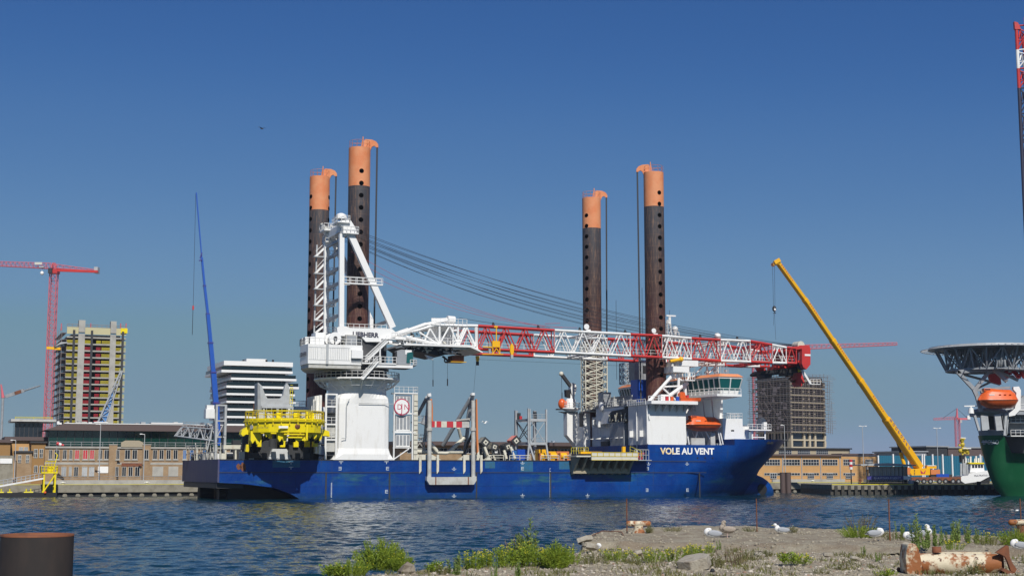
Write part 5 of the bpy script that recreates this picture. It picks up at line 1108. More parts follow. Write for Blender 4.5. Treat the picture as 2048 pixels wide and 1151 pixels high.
pt.split(MB().tube((X2, V9-.5, zm+.2), (X2-.1, V9-.5, zm+2), .4, n=8).tube((Y0_+.5, V9-.5, zm+.2), (Y0_+.5, V9-.5, zm+1.7), .4, n=8), 'cylinder', 'dark_grey'); pt.part(MB().tube((Y0_+.7, V9-1, zm+.2), (Y0_+.7, V9-1, zm+1), .35, n=8), 'red_drum', 'safety_red')
# containers and boxes
def crate(x0, x1, y0, y1, v, dv, mt, lab, cat='container', nm='container', grp=None, ribs=True):
    a, b = S(x0, y1, v), S(x1, y0, v); th = Thing(nm, lab, cat, ((a.x+b.x)/2, v, DK), ship=True, group=grp)
    bd = th.part(MB().box(a.x, b.x, v, v+dv, DK+.1, b.z), 'body', mt, bevel=.04)
    m = MB(); n_ = max(2, int((b.x-a.x)/.6))
    for i in range(n_): x = lerp(a.x+.1, b.x-.1, i/(n_-1)); m.box(x-.06, x+.06, v-.08, v-.002, DK+.15, b.z-.05)
    if ribs: th.part(m, 'wall_ribs', mt, bd)
    th.part(MB().box(a.x+.1, b.x-.1, v+.1, v+dv-.1, DK+.005, DK+.1), 'skids', 'dark_grey', bd); return th
crate(1024, 1034, 900, 917, 4, 2.4, 'blue_box', 'small blue deck container with white top, left of the larger blue one')
crate(1034.5, 1056, 898, 917, 5, 3, 'blue', 'large bright blue deck container under the grey portal frame')
crate(1078, 1096, 898, 917, 7, 3, 'crane_yellow', 'left hand orange yellow winch container behind the deck rail', grp='yellow winch skids on deck')
crate(1097, 1112, 902, 917, 8, 3, 'crane_yellow', 'middle orange yellow winch container, between the other two', grp='yellow winch skids on deck')
crate(1113, 1138, 902, 917, 9, 3, 'rope_orange', 'right hand rusty orange winch container beside the white superstructure', grp='yellow winch skids on deck')
rr = random.Random(31)
for i, (x, lab) in enumerate(((1086, 'orange winch drum in front of the left yellow container'), (1106, 'orange winch drum in front of the middle yellow container'), (1126, 'orange winch drum in front of the rusty orange container'))):
    p = S(x, 911, 5); th = Thing('winch', lab, 'winch', (p.x, 5, DK), ship=True, group='small winches on deck'); th.part(MB().tube((p.x-.7, 5, p.z), (p.x+.7, 5, p.z), .7, n=14), 'drum', 'crane_yellow'); th.part(MB().box(p.x-1, p.x-.75, 4.4, 5.6, DK, p.z+.6).box(p.x+.75, p.x+1, 4.4, 5.6, DK, p.z+.6), 'frame', 'rope_orange')
# lifeboats
def boat(x0, x1, y0, y1, v, lab, wd=1.5, root=None, L=None, h=None, pos=None, rot=None, m1='boat_orange'):
    """enclosed lifeboat built along its own x axis, z up"""
    L = L or abs(S(x1, y1, v).x-S(x0, y1, v).x); h = h or abs(S(x0, y0, v).z-S(x0, y1, v).z)
    o = bpy.data.objects.new('lifeboat', None); COL.objects.link(o); tag(o, lab, 'lifeboat', 'orange lifeboats')
    st = [(0, .35, .55, .1), (.06, .8, .25, .5), (.2, 1, .05, .86), (.32, 1, 0, 1), (.5, 1, 0, .93), (.8, .98, .02, .9), (.92, .8, .12, .62), (1, .3, .42, .1)]
    m = MB(); rings = []
    for t, w_, kz, tz in st:
        gz = .42*h; x = t*L
        pts = [(0, kz*h*.8), (.55*w_*wd, kz*h*.8+.1*h), (w_*wd, gz*.9), (w_*wd*1.04, gz), (w_*wd*.93, gz+.04*h), (w_*wd*.75, gz+(h-gz)*tz*.7), (w_*wd*.4, gz+(h-gz)*tz), (0, gz+(h-gz)*tz)]
        rings.append([(x, -y, z) for y, z in pts]+[(x, y, z) for y, z in pts[-2:0:-1]])
    n = len(rings[0]); m.add([p for r_ in rings for p in r_], [(i*n+j, (i+1)*n+j, (i+1)*n+(j+1) % n, i*n+(j+1) % n) for i in range(len(st)-1) for j in range(n)]+[tuple(range(n)), tuple(range((len(st))*n-1, (len(st)-1)*n-1, -1))], True)
    hl = m.build('hull', m1, o)
    m = MB(); pts = [(t*L, -w_*wd*1.07, .42*h) for t, w_, _, _ in st]; m.path(pts, .06, 6); m.path([(a_, -b_, c_) for a_, b_, c_ in pts], .06, 6); m.build('fender_rope', 'rust', hl)
    m = MB(); m.box(.12*L, .3*L, -.5*wd, .5*wd, .86*h, 1.02*h); cn = m.build('conning_house', m1, hl, bevel=.08); MB().box(.14*L, .28*L, -.52*wd, -.5*wd, .93*h, .99*h).build('window', 'dark_glass', cn)
    MB().box(.22*L, .36*L, -wd*.9, -wd*.86, .66*h, .7*h).build('reflective_strip', 'text_white', hl)
    for k in range(3): x = (.5+.13*k)*L; MB().tube((x, -wd*.86, .66*h), (x, -wd*.82, .68*h), .28, n=10).build('hatch', 'boat_orange', hl)
    return o
a, b = S(1373, 861, 1.6), S(1444, 861, 1.6); lb1 = boat(1373, 1444, 831, 861, 1.6, 'orange enclosed lifeboat hanging in the recess of the blue ship near its bow')
lb1.location = s2w((a.x, 2.2, a.z)); lb1.rotation_euler = (0, 0, A)
a, b = S(1358, 803, -1), S(1401, 803, -1); rb_ = Thing('rescue_boat', 'small open orange rescue boat on the white boat deck', 'boat', ((a.x+b.x)/2, -1.2, a.z), ship=True)
L_ = b.x-a.x; m = MB(); sec = [(0, .9, 0), (.5, 1, 0), (.8, .7, .15), (1, .06, .55)]; rg_ = []
for t, w_, kz in sec: x = a.x+t*L_; rg_.append([(x, -1.2-w_*.9, a.z+.85+.1*t), (x, -1.2-w_*.6, a.z+.1+kz*.6), (x, -1.2, a.z-.05+kz*.6), (x, -1.2+w_*.6, a.z+.1+kz*.6), (x, -1.2+w_*.9, a.z+.85+.1*t)])
m.add([p for r_ in rg_ for p in r_], [(i*5+j, (i+1)*5+j, (i+1)*5+(j+1) % 5, i*5+(j+1) % 5) for i in range(3) for j in range(5)]+[(0, 1, 2, 3, 4)], False); hl = rb_.part(m, 'hull', 'boat_orange')
rb_.part(MB().prism([(a.x-.1, a.z+.8), (a.x+1.4, a.z+.8), (a.x+1.1, a.z+2.1), (a.x+.3, a.z+2.2), (a.x-.1, a.z+1.8)], 1, -1.8, -.6), 'engine_box', 'boat_orange', hl); rb_.part(MB().box(a.x+1.6, a.x+2.2, -1.6, -.8, a.z+.9, a.z+1.5), 'console', 'safety_red', hl)
for i, (x, y, c_, lab) in enumerate(((1334, 802, 'safety_red', 'red drum on the boat deck'), (1344, 802, 'boat_orange', 'orange drum on the boat deck'), (1355, 802, 'blue', 'blue drum on the boat deck beside the rescue boat'))):
    p = S(x, 803, -1.5); th = Thing('drum', lab, 'drum', (p.x, -1.5, ZT+.75), ship=True, group='drums on the boat deck'); bd = th.part(MB().tube((p.x, -1.5, ZT+.75), (p.x, -1.5, ZT+1.75), .4, n=14), 'body', c_); th.part(MB().tube((p.x, -1.5, ZT+1.75), (p.x, -1.5, ZT+1.8), .42, n=14), 'lid', 'white', bd)
p = S(1336, 792, .5); q = S(1322, 792, .5); single(MB().box(q.x, p.x+1, .5, 2, ZT+.75, ZT+2.3).box(q.x+.2, p.x+.8, .45, .5, ZT+1, ZT+2.1), 'equipment_locker', 'white', 'white equipment locker on the boat deck beside the boom rest', 'locker', ((p.x+q.x)/2, .5, ZT+.75), ship=True)
# knuckle crane on the far aft corner with red capsule
kc = Thing('knuckle_crane', 'white folding deck crane on the far corner of the superstructure', 'crane', (S(1141, 813, 40).x, 39.5, 19.8), ship=True)
def K(x, y): return S(x, y, 39.5)
b0 = K(1141, 816); m = MB(); m.lathe([(1.25, 0), (1.25, 2.2), (1.0, 2.4)], (b0.x, 39.5, b0.z), 16); m.tube(K(1142, 802), K(1148, 772), .75, .5, 12); ks = kc.part(m, 'column', 'white_clean')
kc.part(MB().prism([(K(x, y).x, K(x, y).z) for x, y in ((1143, 765), (1149, 768), (1151, 776), (1147, 790), (1141, 788), (1139, 776))], 1, 38.7, 40.3), 'knuckle', 'white', ks)
kc.part(MB().bar(K(1141, 772), K(1122.5, 747), .9, .7), 'jib', 'dark_grey'); kc.part(MB().ball(K(1122.5, 747), .6, n=10), 'jib_head', 'cream'); kc.part(MB().bar(K(1133, 760), K(1143, 773), .6, .5), 'ram', 'white')
kc.part(MB().prism([(K(x, y).x, K(x, y).z) for x, y in ((1130, 779), (1138, 779), (1139, 795), (1131, 793))], 1, 38.9, 40.1), 'cab', 'black', ks)
kc.part(MB().tube(K(1123, 752), K(1124, 801), .05, n=4).tube(K(1124, 784), K(1124, 796), .12, n=6), 'hoist_line', 'dark_grey')
o = kc.part(MB().lathe([(1.3, 0), (2.4, .5), (2.4, .8), (1.3, .8)], (b0.x, 39.5, b0.z-.7), 16), 'platform', 'white'); kc.part(MB().rail([(b0.x+2.3*math.cos(t*R(30)), 39.5+2.3*math.sin(t*R(30)), b0.z+.1) for t in range(12)], 1.2, 2, .06, close=True), 'guard_rail', 'white', o)
p = K(1124, 807); cp = Thing('life_raft', 'round red orange life raft capsule on a bracket below the folding deck crane', 'life raft', (p.x, 39.5, p.z-1), ship=True)
cp.part(MB().ball((p.x, 39.5, p.z), 1.0, .9, 1.3, 14, 8), 'capsule', 'boat_orange'); cp.part(MB().box(p.x-1.4, p.x+1.4, 38.8, 40.2, p.z-1.5, p.z-1.2).prism([(p.x-1, p.z-1.9), (p.x+4, p.z-1.9), (p.x+4, p.z-3.2)], 1, 39, 40), 'bracket', 'dark_grey')
single(MB().ball(K(1135, 805), .7, .6, .6, 10, 6), 'life_buoy_housing', 'boat_orange', 'small red orange float housing beside the foot of the folding crane', 'float', K(1135, 807), ship=True)
# ================================================================ the far bank: buildings, cranes, lamp posts
def win(th, u0, u1, z0, z1, v, fm='white', gm='dark_glass', nx=2, nz=1, par=None, d=.12, fw=.12):
    m = MB()
    m.box(u0, u0+fw, v-d, v, z0, z1).box(u1-fw, u1, v-d, v, z0, z1).box(u0+fw, u1-fw, v-d, v, z0, z0+fw).box(u0+fw, u1-fw, v-d, v, z1-fw, z1)
    for i in range(1, nx): x = lerp(u0, u1, i/nx); m.box(x-fw/2, x+fw/2, v-d+.01, v-.01, z0+fw, z1-fw)
    for i in range(1, nz): z = lerp(z0, z1, i/nz); m.box(u0+fw, u1-fw, v-d+.02, v-.02, z-fw/2, z+fw/2)
    f = th.part(m, 'window', fm, par); th.part(MB().box(u0+.05, u1-.05, v-.045, v-.02, z0+.05, z1-.05), 'pane', gm, f); return f
def px2(x0, x1, y0, y1, v):
    a, b = S(x0, y1, v), S(x1, y0, v); return a.x, b.x, min(a.z, b.z), max(a.z, b.z)
def zy(y, v, x=1024): return S(x, y, v).z
# ---- brick office with green glass top storey
BV = 80.; zt = zy(893, BV, 220); zb = QZ
u0, u1 = S(90, 900, BV).x, S(560, 900, BV).x
bo = Thing('brick_office', 'long tan brick quayside office with green glazed top storey and brown roof band', 'building', ((u0+u1)/2, BV, QZ), ship=True)
bw = bo.part(MB().box(u0, u1, BV, BV+16, QZ, zt), 'wall', 'brick')
zc = zy(926, BV, 220); m = MB(); m.box(u0, u1, BV-.06, BV, zc-.25, zc+.25); m.box(u0, u1, BV-.35, BV, zt-.35, zt+.05); m.box(u0, u1, BV-.05, BV, QZ, QZ+.6); bo.part(m, 'stone_band', 'concrete_pale', bw)
for px in (225, 292): a, b, c, d = px2(px-7, px+7, 955, 889, BV); bo.part(MB().box(a, b, BV-.7, BV-.06, QZ, d), 'pilaster', 'brick', bw); bo.part(MB().box(a-.1, b+.1, BV-.8, BV, d, d+.2), 'capping', 'concrete_pale', bw)
a, b, c, d = px2(242, 286, 893, 880, BV); bo.part(MB().prism([(a, zt), (b, zt), (b, zt+1.1), (b-1, d), (a+1, d), (a, zt+1.1)], 1, BV-.5, BV), 'parapet', 'tan', bw)
R1_ = [(98, 104, 0), (109, 118, 0), (126, 133, 0), (139, 144, 0), (150, 158, 1), (166, 175, 1), (180, 188, 1), (197, 204, 0), (209, 218, 0), (232, 238, 0), (250, 260, 0), (265, 274, 0), (288, 296, 0), (306, 314, 0), (319, 327, 0), (333, 341, 0), (347, 355, 0), (366, 373, 2), (380, 387, 2), (405, 412, 2), (424, 431, 0), (445, 452, 0), (460, 468, 0), (478, 486, 0)]
for a_, b_, k in R1_:
    a, b, c, d = px2(a_, b_, 917.5, 898.5, BV); vv = BV-.70 if a_ in (232, 288) else BV
    win(bo, a, b, c, d, vv, 'offwhite', ('dark_glass', 'safety_red', 'blue_box')[k], 2, 1, bw, fw=.085)
    bo.part(MB().box(a-.2, b+.2, vv-.2, vv-.001, c-.3, c), 'sill', 'concrete_pale', bw)
for a_, b_, gm in ((123, 132, 'grey'), (138, 143, 'grey'), (148, 156, 'dark_glass'), (164, 174, 'light_grey'), (178, 188, 'light_grey'), (230, 236, 'dark_glass'), (244, 252, 'dark_glass'), (257, 265, 'dark_glass'), (270, 279, 'dark_glass')):
    a, b, c, d = px2(a_, b_, 952, 932.5, BV); win(bo, a, b, c, d, BV-(.70 if a_ == 230 else 0), 'offwhite', gm, 2, 1, bw, fw=.085)
for a_, b_, y0, y1, mt in ((196, 218, 932, 945, 'white_clean'), (305, 326, 932, 952, 'concrete_pale'), (337, 356, 932, 952, 'concrete_pale'), (398, 430, 932, 952, 'concrete_pale')):
    a, b, c, d = px2(a_, b_, y1, y0, BV); bo.part(MB().box(a, b, BV-.1, BV, c, d), 'shutter', mt, bw)
m = MB(); a, b, c, d = px2(243, 286, 932, 925, BV); m.box(a, b, BV-.12, BV-.07, c, d); bo.part(m, 'red_lintel', 'rust', bw)
# top storey
g0, g1 = S(97, 875, BV+3).x, S(545, 875, BV+3).x; z0, z1 = zt+.1, zy(861, BV+3, 220); z2 = zy(847.5, BV+1.5, 220)
gl = bo.part(MB().box(g0, g1, BV+3, BV+14, z0, z1), 'glazed_storey', 'green_glass')
m = MB(); 
for i in range(28): x = lerp(g0, g1, i/27); m.box(x-.06, x+.06, BV+2.9, BV+3, z0, z1)
m.box(g0, g1, BV+2.85, BV+3, z0, z0+.15); bo.part(m, 'mullions', 'dark_grey', gl)
for px, w_, c_ in ((133, 8, 'teal_glass'), (160, 9, 'teal_glass'), (310, 8, 'light_grey')): a, b, c, d = px2(px-w_/2, px+w_/2, 882, 872, BV+2.8); bo.part(MB().box(a, b, BV+2.86, BV+2.93, c, d), 'blind', c_, gl) if c_ == 'x' else None
rf = bo.part(MB().prism([(g0-1.2, z1), (g1+1, z1), (g1+1, z2), (g0+3.5, z2)], 1, BV+1.2, BV+15), 'roof', 'brown_roof')
bo.part(MB().box(g0+3.4, g1+1, BV+1.1, BV+1.4, z2, z2+.18), 'roof_edge', 'white', rf)
bo.part(MB().rail([(g0, BV+.2, zt+.05), (g1, BV+.2, zt+.05)], 1.1, 2.5, .05), 'guard_rail', 'light_grey')
rr = random.Random(12)
for i in range(26):
    px = rr.choice([rr.uniform(115, 205), rr.uniform(115, 205), rr.uniform(260, 420)]); w_ = rr.uniform(3, 12); h_ = rr.uniform(2, 8); p = S(px, 847, BV+6)
    bo.part(MB().box(p.x, p.x+w_/8.5, BV+6+rr.random()*4, BV+11, z2, z2+h_/8.5), 'roof_unit', rr.choice(['light_grey', 'white', 'offwhite', 'grey', 'dark_grey']), rf)
for a_, b_ in ((302, 366), (188, 215)): a, b = S(a_, 843, BV+5).x, S(b_, 843, BV+5).x; bo.part(MB().box(a, b, BV+4.6, BV+9, z2+.4, z2+.65), 'roof_canopy', 'white_clean', rf)
# ---- ochre houses and glass pavilion at the left edge
oh = Thing('ochre_house', 'ochre yellow old warehouse corner left of the brick office', 'building', (S(40, 950, 84).x, 84, QZ), ship=True)
a, b, c, d = px2(14, 92, 955, 880, 86); w1 = oh.part(MB().box(a, b, 86, 100, QZ, d), 'wall', 'ochre'); oh.part(MB().box(a-.6, b+.5, 85.2, 100.5, d, d+.9), 'roof', 'brown_roof')
a, b, c, d = px2(-30, 18, 955, 884, 82); w2_ = oh.part(MB().box(a, b, 82, 98, QZ, d), 'wall', 'ochre_dark'); oh.part(MB().box(a-.3, b+.4, 81.4, 98, d, d+.7), 'roof', 'brown_roof')
for x in (38, 48): a, b, c, d = px2(x, x+8, 905, 893, 86); win(oh, a, b, c, d, 86, 'offwhite', 'grey', 2, 1, w1)
a, b, c, d = px2(32, 62, 955, 904, 81); w3 = oh.part(MB().box(a, b, 81, 85.9, QZ, d), 'wall', 'brick'); oh.part(MB().box(a-.3, b+.3, 80.6, 86, d, d+.4), 'roof', 'dark_grey')
for x in (36, 52): a, b, c, d = px2(x, x+6, 925, 909, 81); win(oh, a, b, c, d, 81, 'offwhite', 'dark_glass', 2, 2, w3)
a, b, c, d = px2(63, 89, 955, 885, 81.5); w4 = oh.part(MB().box(a, b, 81.5, 85.9, QZ, d), 'wall', 'ochre_dark'); oh.part(MB().box(a-.3, b+.3, 81, 86, d, d+.4), 'roof', 'dark_grey')
for x in (68, 79): a, b, c, d = px2(x, x+7, 915, 897, 81.5); win(oh, a, b, c, d, 81.5, 'offwhite', 'dark_glass', 2, 2, w4)
for x in (68, 79): a, b, c, d = px2(x, x+7, 945, 930, 81.5); win(oh, a, b, c, d, 81.5, 'offwhite', 'dark_glass', 2, 1, w4)
sg = Thing('wall_sign', 'white sign with pale blue lettering on a grey hoarding at the left edge', 'sign', (S(10, 950, 70).x, 70, QZ), ship=True)
a, b, c, d = px2(-20, 26, 950, 910, 70); sg.part(MB().box(a, b, 70, 70.3, QZ, d), 'hoarding', 'concrete'); a, b, c, d = px2(0, 24, 926, 916, 69.9); pn = sg.part(MB().box(a, b, 69.85, 70, c, d), 'panel', 'white_clean'); sg.text('TURBO', .8, 'pale_blue', (a+.2, 69.84, c+.3), (1, 0, 0), (0, 0, 1), 'lettering', pn, depth=.01) if False else None
gp_ = Thing('glass_pavilion', 'glass walled rooftop pavilion with flat pale roof, left of the brown roof band', 'pavilion', (S(70, 875, 98).x, 98, 12), ship=True)
a, b, c, d = px2(31, 84, 873, 845, 98); gp_.part(MB().box(a, b, 98, 108, c, d), 'glazing', 'dark_glass'); m = MB()
for i in range(7): x = lerp(a, b, i/6); m.box(x-.1, x+.1, 97.9, 98, c, d)
gp_.part(m, 'mullions', 'dark_grey'); a, b, c, d = px2(22, 112, 843, 837, 97); rfp = gp_.part(MB().box(a, b, 96.5, 110, c, d), 'roof', 'offwhite'); gp_.part(MB().rail([(a+1, 97, d), (b-1, 97, d)], .5, 3, .06), 'guard_rail', 'rail_yellow', rfp)
a, b, c, d = px2(31, 90, 885, 873, 97); gp_.part(MB().box(a, b, 97.5, 108, QZ, d), 'base', 'concrete')
# ---- tower under construction with yellow rails (left)
TV = 190.
tw = Thing('unfinished_tower', 'tall unfinished concrete tower with bright yellow guard rails on every floor', 'building', (S(190, 835, TV).x, TV, QZ), ship=True)
a, b = S(131, 740, TV).x, S(250, 740, TV).x; ys = [673.6+13.32*i for i in range(16)]
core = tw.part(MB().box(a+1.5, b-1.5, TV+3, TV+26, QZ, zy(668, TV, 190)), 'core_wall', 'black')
P1, P2 = (S(154, 740, TV).x, S(167, 740, TV).x), (S(218, 740, TV).x, S(229.5, 740, TV).x)
for k, y in enumerate(ys):
    z = zy(y, TV, 190)
    if z < QZ+1: continue
    sl = tw.part(MB().box(a, b, TV, TV+28, z-.42, z), 'floor_slab', 'concrete_pale')
    if k == 0: continue
    for (x0, x1, c_) in ((a, P1[0], 'aged_yellow'), (P1[1], P1[1]+2.2, 'safety_red' if k > 1 else 'rail_yellow'), (P1[1]+3.6, P1[1]+5.0, 'safety_red' if k > 1 else 'rail_yellow'), (P1[1]+5.3, P2[0], 'aged_yellow'), (P2[1], b, 'aged_yellow')):
        m = MB()
        for dz in (.2, .55, .9): m.box(x0, x1, TV+.05, TV+.15, z+dz-.075, z+dz+.075)
        tw.part(m, 'guard_rail', c_, sl)
    tw.split(MB().box(a+.5, P1[0]-.2, TV+2.9, TV+3, z+.3, z+1.8).box(P1[1]+5.5, P2[0]-.5, TV+2.9, TV+3, z+.3, z+1.8), 'glazing', 'dark_glass', sl) if k > 5 else None
    tw.part(MB().rail([(a, TV+27.9, z), (a, TV+.1, z)], 1.2, 3, .09), 'guard_rail', 'scaffold', sl)
ztop = zy(655, TV, 190)
for (x0, x1) in (P1, P2): tw.part(MB().box(x0, x1, TV-.5, TV+2, QZ, zy(668, TV, 190)), 'lift_shaft', 'concrete_pale'); tw.part(MB().box(x0, x1, TV-.7, TV+2.2, zy(665, TV, 190), zy(641, TV, 190)), 'formwork', 'concrete_pale')
for px in (145, 181, 243): x = S(px, 740, TV).x; tw.part(MB().box(x-.35, x+.35, TV-.7, TV-.3, QZ, zy(661, TV, 190)), 'hoist_mast', 'dark_grey')
m = MB(); z = zy(671, TV, 190)
for (x0, x1) in ((a, P1[0]), (P1[1], P2[0]), (P2[1], b)): m.box(x0, x1, TV-.1, TV+.1, z+.4, ztop)
tw.part(m, 'formwork_panel', 'pale_form'); tw.part(MB().rail([(a, TV, ztop-.5), (b, TV, ztop-.5)], 1.4, 1.5, .08), 'guard_rail', 'scaffold_light')
m = MB(); z_ = QZ
for i in range(5): v = TV+i*6.5; m.box(a-1.6, a-1.45, v, v+.15, QZ, ztop)
for k, y in enumerate(ys): z = zy(y, TV, 190); m.box(a-1.6, a-.1, TV, TV+27, z+1, z+1.12)
tw.part(m, 'side_scaffold', 'scaffold'); tw.part(MB().box(b-1.8, b+.3, TV-.5, TV+.2, zy(664, TV, 190), zy(654, TV, 190)), 'yellow_bin', 'yellow')
for px in (124, 183, 243, 254): p = S(px, 645, TV); tw.part(MB().tube((p.x, TV+2, ztop-1), (p.x, TV+2, p.z), .18, n=5), 'red_marker', 'hazed_red')
tw.part(MB().bar(S(93, 695, TV), S(121, 697, TV), .5, .8), 'crane_tie', 'crane_yellow'); tw.part(MB().prism([(S(x, y, TV).x, S(x, y, TV).z) for x, y in ((108, 693), (121, 684), (134, 684), (134, 686), (122, 688))], 1, TV-1, TV+5), 'loading_platform', 'light_grey')
# ---- white balcony tower
WV = 120.
wt = Thing('balcony_tower', 'modern apartment tower with long white balcony bands and dark glass, behind the ship stern', 'building', (S(515, 890, WV).x, WV, QZ), ship=True)
c0 = S(455, 800, WV).x; c1 = S(580, 800, WV).x
wt.part(MB().box(c0+1.5, c1-1, WV+2.0, WV+24, QZ, zy(722, WV, 515)), 'glass_core', 'dark_glass'); 
rows = [(722, 731, 448, 586, 1), (740, 745, 443, 585.5, 0), (755, 759.5, 462, 593, 0), (771, 775.5, 453, 598, 0), (786, 790, 453, 590, 0), (801.5, 805.5, 453, 592, 0), (816.5, 820.5, 455, 590, 0), (831.5, 835.5, 452, 588, 0), (847, 850.5, 454, 590, 0), (862, 865.5, 454, 588, 0), (877, 881, 457, 588, 0), (892, 896, 455, 588, 0)]
rr = random.Random(17)
for k, (y0, y1, x0, x1, big) in enumerate(rows):
    a, b = S(x0, y0, WV).x, S(x1, y0, WV).x; z0, z1 = zy(y1, WV, 500), zy(y0, WV, 500)
    sl = wt.part(MB().box(a, b, WV, WV+26, z0, z1), 'balcony_band', 'white_clean')
    if k == 0: continue
    m = MB(); m.box(a+.1, b-.2, WV+.06, WV+.1, z1, z1+.95); m.box(a+.06, a+.1, WV+.1, WV+25, z1, z1+.95); wt.part(m, 'glass_balustrade', 'blue_glass', sl)
    x = c0+1.6; m = MB()
    while x < c1-1.2: m.box(x, x+.12, WV+1.9, WV+2.0, z1, z1+2.0); x += rr.choice([1.2, 1.8, 2.6])
    m.box(c0+1.4, c0+1.55, WV+2, WV+24, z1, z1+.3)
    for j in range(6): m.box(c0+1.38, c0+1.5, WV+3+j*3.6, WV+3.2+j*3.6, z1, z1+2)
    wt.part(m, 'window_frames', 'grey', sl)
a, b, c, d = px2(493, 533, 722, 716.5, WV+6); wt.part(MB().box(a, b, WV+6, WV+14, zy(723, WV, 500), d), 'plant_room', 'white_clean')
for px in (487, 546, 533): p = S(px, 719, WV+5); wt.part(MB().tube((p.x, WV+5, zy(722, WV, 500)), (p.x, WV+5, p.z), .3, n=8), 'chimney', 'black')
# ---- scaffolded tower on the right, turned towards us with one corner
class Loc:
    def __init__(s, o, a): s.o = V(o); s.c, s.s = math.cos(a), math.sin(a)
XV = 150.; corner = s2w(S(1583, 893, XV)); XA = R(50)
sw = Thing('scaffolded_tower', 'half built stone faced tower wrapped in brown scaffolding behind the crane boom tip', 'building', (corner.x, corner.y, QZ)); sw.o.rotation_euler = (0, 0, XA-R(0)); sw.base = V((0, 0, QZ))
# local frame: x to the right-back (lit face along +x at y=0), y to the left-back (shaded face along +y at x=0)
kpx = F/corner.y; LX = 80/kpx/math.cos(XA)*1.05; LY = 62/kpx/math.sin(XA)
XA2 = XA; sw.o.rotation_euler = (0, 0, R(34)); LX = 80/kpx/math.cos(R(34)); LY = 62/kpx/math.sin(R(34))*.9
def zz(y): return Wp(1583, y, corner.y).z
body = sw.part(MB().box(.6, LX-.4, .6, LY-.4, QZ, zz(752)), 'core_wall', 'dark_grey')
fl_ = [893-14.9*i for i in range(10)]
for k, y in enumerate(fl_):
    z = zz(y)
    if k > 0: pass
    sl = sw.part(MB().box(0, LX-(0 if k < 8 else 1.2), 0, LY, z-.35, z+.15), 'floor_slab', 'board')
    if k == 9: continue
    zt2 = zz(fl_[k+1]) if k < 9 else z+3
    for i, x in enumerate((0, .36*LX, .52*LX, .68*LX, .97*LX)): sw.part(MB().box(x, x+.8, -.02, .6, z+.15, zt2-.35), 'pier', 'board', sl)
    for i in range(5): y_ = LY*(i+.0)/5+.9; sw.part(MB().box(-.02, .5, y_, y_+1.1, z+.15, zt2-.35), 'pier', 'tan', sl)  # darker tan than the lit face's piers: shade put into the colour
    for x0, x1 in ((.8, .36*LX), (.36*LX+.8, .52*LX), (.52*LX+.8, .68*LX), (.68*LX+.8, .97*LX)): sw.part(MB().box(x0+.1, x1-.1, .5, .58, z+.2, zt2-.4), 'pane', 'dark_glass' if k < 3 else 'black', sl)
zt3 = zz(745); m = MB(); sw.part(MB().box(0, LX*.8, .2, LY, zz(759), zz(755)), 'top_slab', 'concrete_pale')
# scaffolding: standards and ledgers
m = MB(); z0 = zz(866)
for i in range(12): x = lerp(-1, LX+2.2, i/11); m.box(x-.05, x+.05, -1.3, -1.2, z0, zt3+rr.uniform(-1, .6) if i < 11 else zz(800))
for i in range(14): y_ = lerp(-1, LY+1.8, i/13); m.box(-1.3, -1.2, y_-.05, y_+.05, z0-2, zt3+rr.uniform(-1.5, .3))
for i in range(6): y_ = lerp(-1, LY+1, i/5); m.box(LX+1.5, LX+1.58, y_-.05, y_+.05, z0, zt3-2)
sw.part(m, 'scaffold_standards', 'scaffold')
k = 0; y = 862
while y > 746:
    z = zz(y); m = MB(); ov = rr.uniform(.3, 3.2); m.box(-1.5, LX+1.4+ov, -1.32, -1.2, z, z+.1); m.box(-1.35, -1.2, -1.5, LY+1.5+ov*.5, z, z+.14)
    if k % 2 == 0: m.box(-1.2, LX+1.2, -1.15, -.25, z-.05, z); m.box(-1.15, -.25, -1, LY+1.2, z-.05, z+.02)
    sw.part(m, 'scaffold_lift', 'scaffold' if k % 4 else 'scaffold_light'); y -= 3.7; k += 1
m = MB()
for i in range(16): y_ = lerp(0, LY, rr.random()); z = lerp(z0, zt3-3, rr.random()); m.bar((-1.3, y_, z), (-1.3, y_+2, z+2.6), .1)
for i in range(30): y_ = lerp(0, LY-.7, rr.random()); z = lerp(z0, zt3-3, rr.random()); m.box(-1.36, -1.33, y_, y_+rr.uniform(.6, 2), z, z+rr.uniform(.4, 1.2))
sw.split(m, 'scaffold_net', 'scaffold')
# ---- low tan office with ribbon windows on the right
OV = 78.; ow = Thing('ochre_office', 'long low ochre office with rows of grid windows behind the bow of the blue ship', 'building', (S(1620, 955, OV).x, OV, QZ), ship=True)
a, b = S(1420, 940, OV).x, S(1756, 940, OV).x; zr_ = zy(911, OV, 1600); wl = ow.part(MB().box(a, b, OV, OV+18, QZ, zr_), 'wall', 'ochre'); b2 = S(1682, 911, OV).x
ow.part(MB().box(a-.5, b2, OV-.7, OV+18, zr_, zr_+.5), 'roof', 'brown_roof'); ow.part(MB().box(b2, b+.3, OV-.4, OV+18, zr_+.3, zr_+.8), 'roof', 'brown_roof')
a2, b3, c, d = px2(1440, 1700, 908, 896, OV+5); us_ = ow.part(MB().box(a2, b3, OV+5, OV+15, zr_+.5, d), 'upper_storey', 'tan'); ow.part(MB().box(a2-.4, b3+.4, OV+4.4, OV+15, d, d+.35), 'roof', 'dark_grey')
for x0, x1 in ((1557, 1583), (1595, 1620), (1632, 1656)): a, b, c, d = px2(x0, x1, 908, 899, OV+5); win(ow, a, b, c, d, OV+5, 'grey', 'dark_glass', 6, 2, us_)
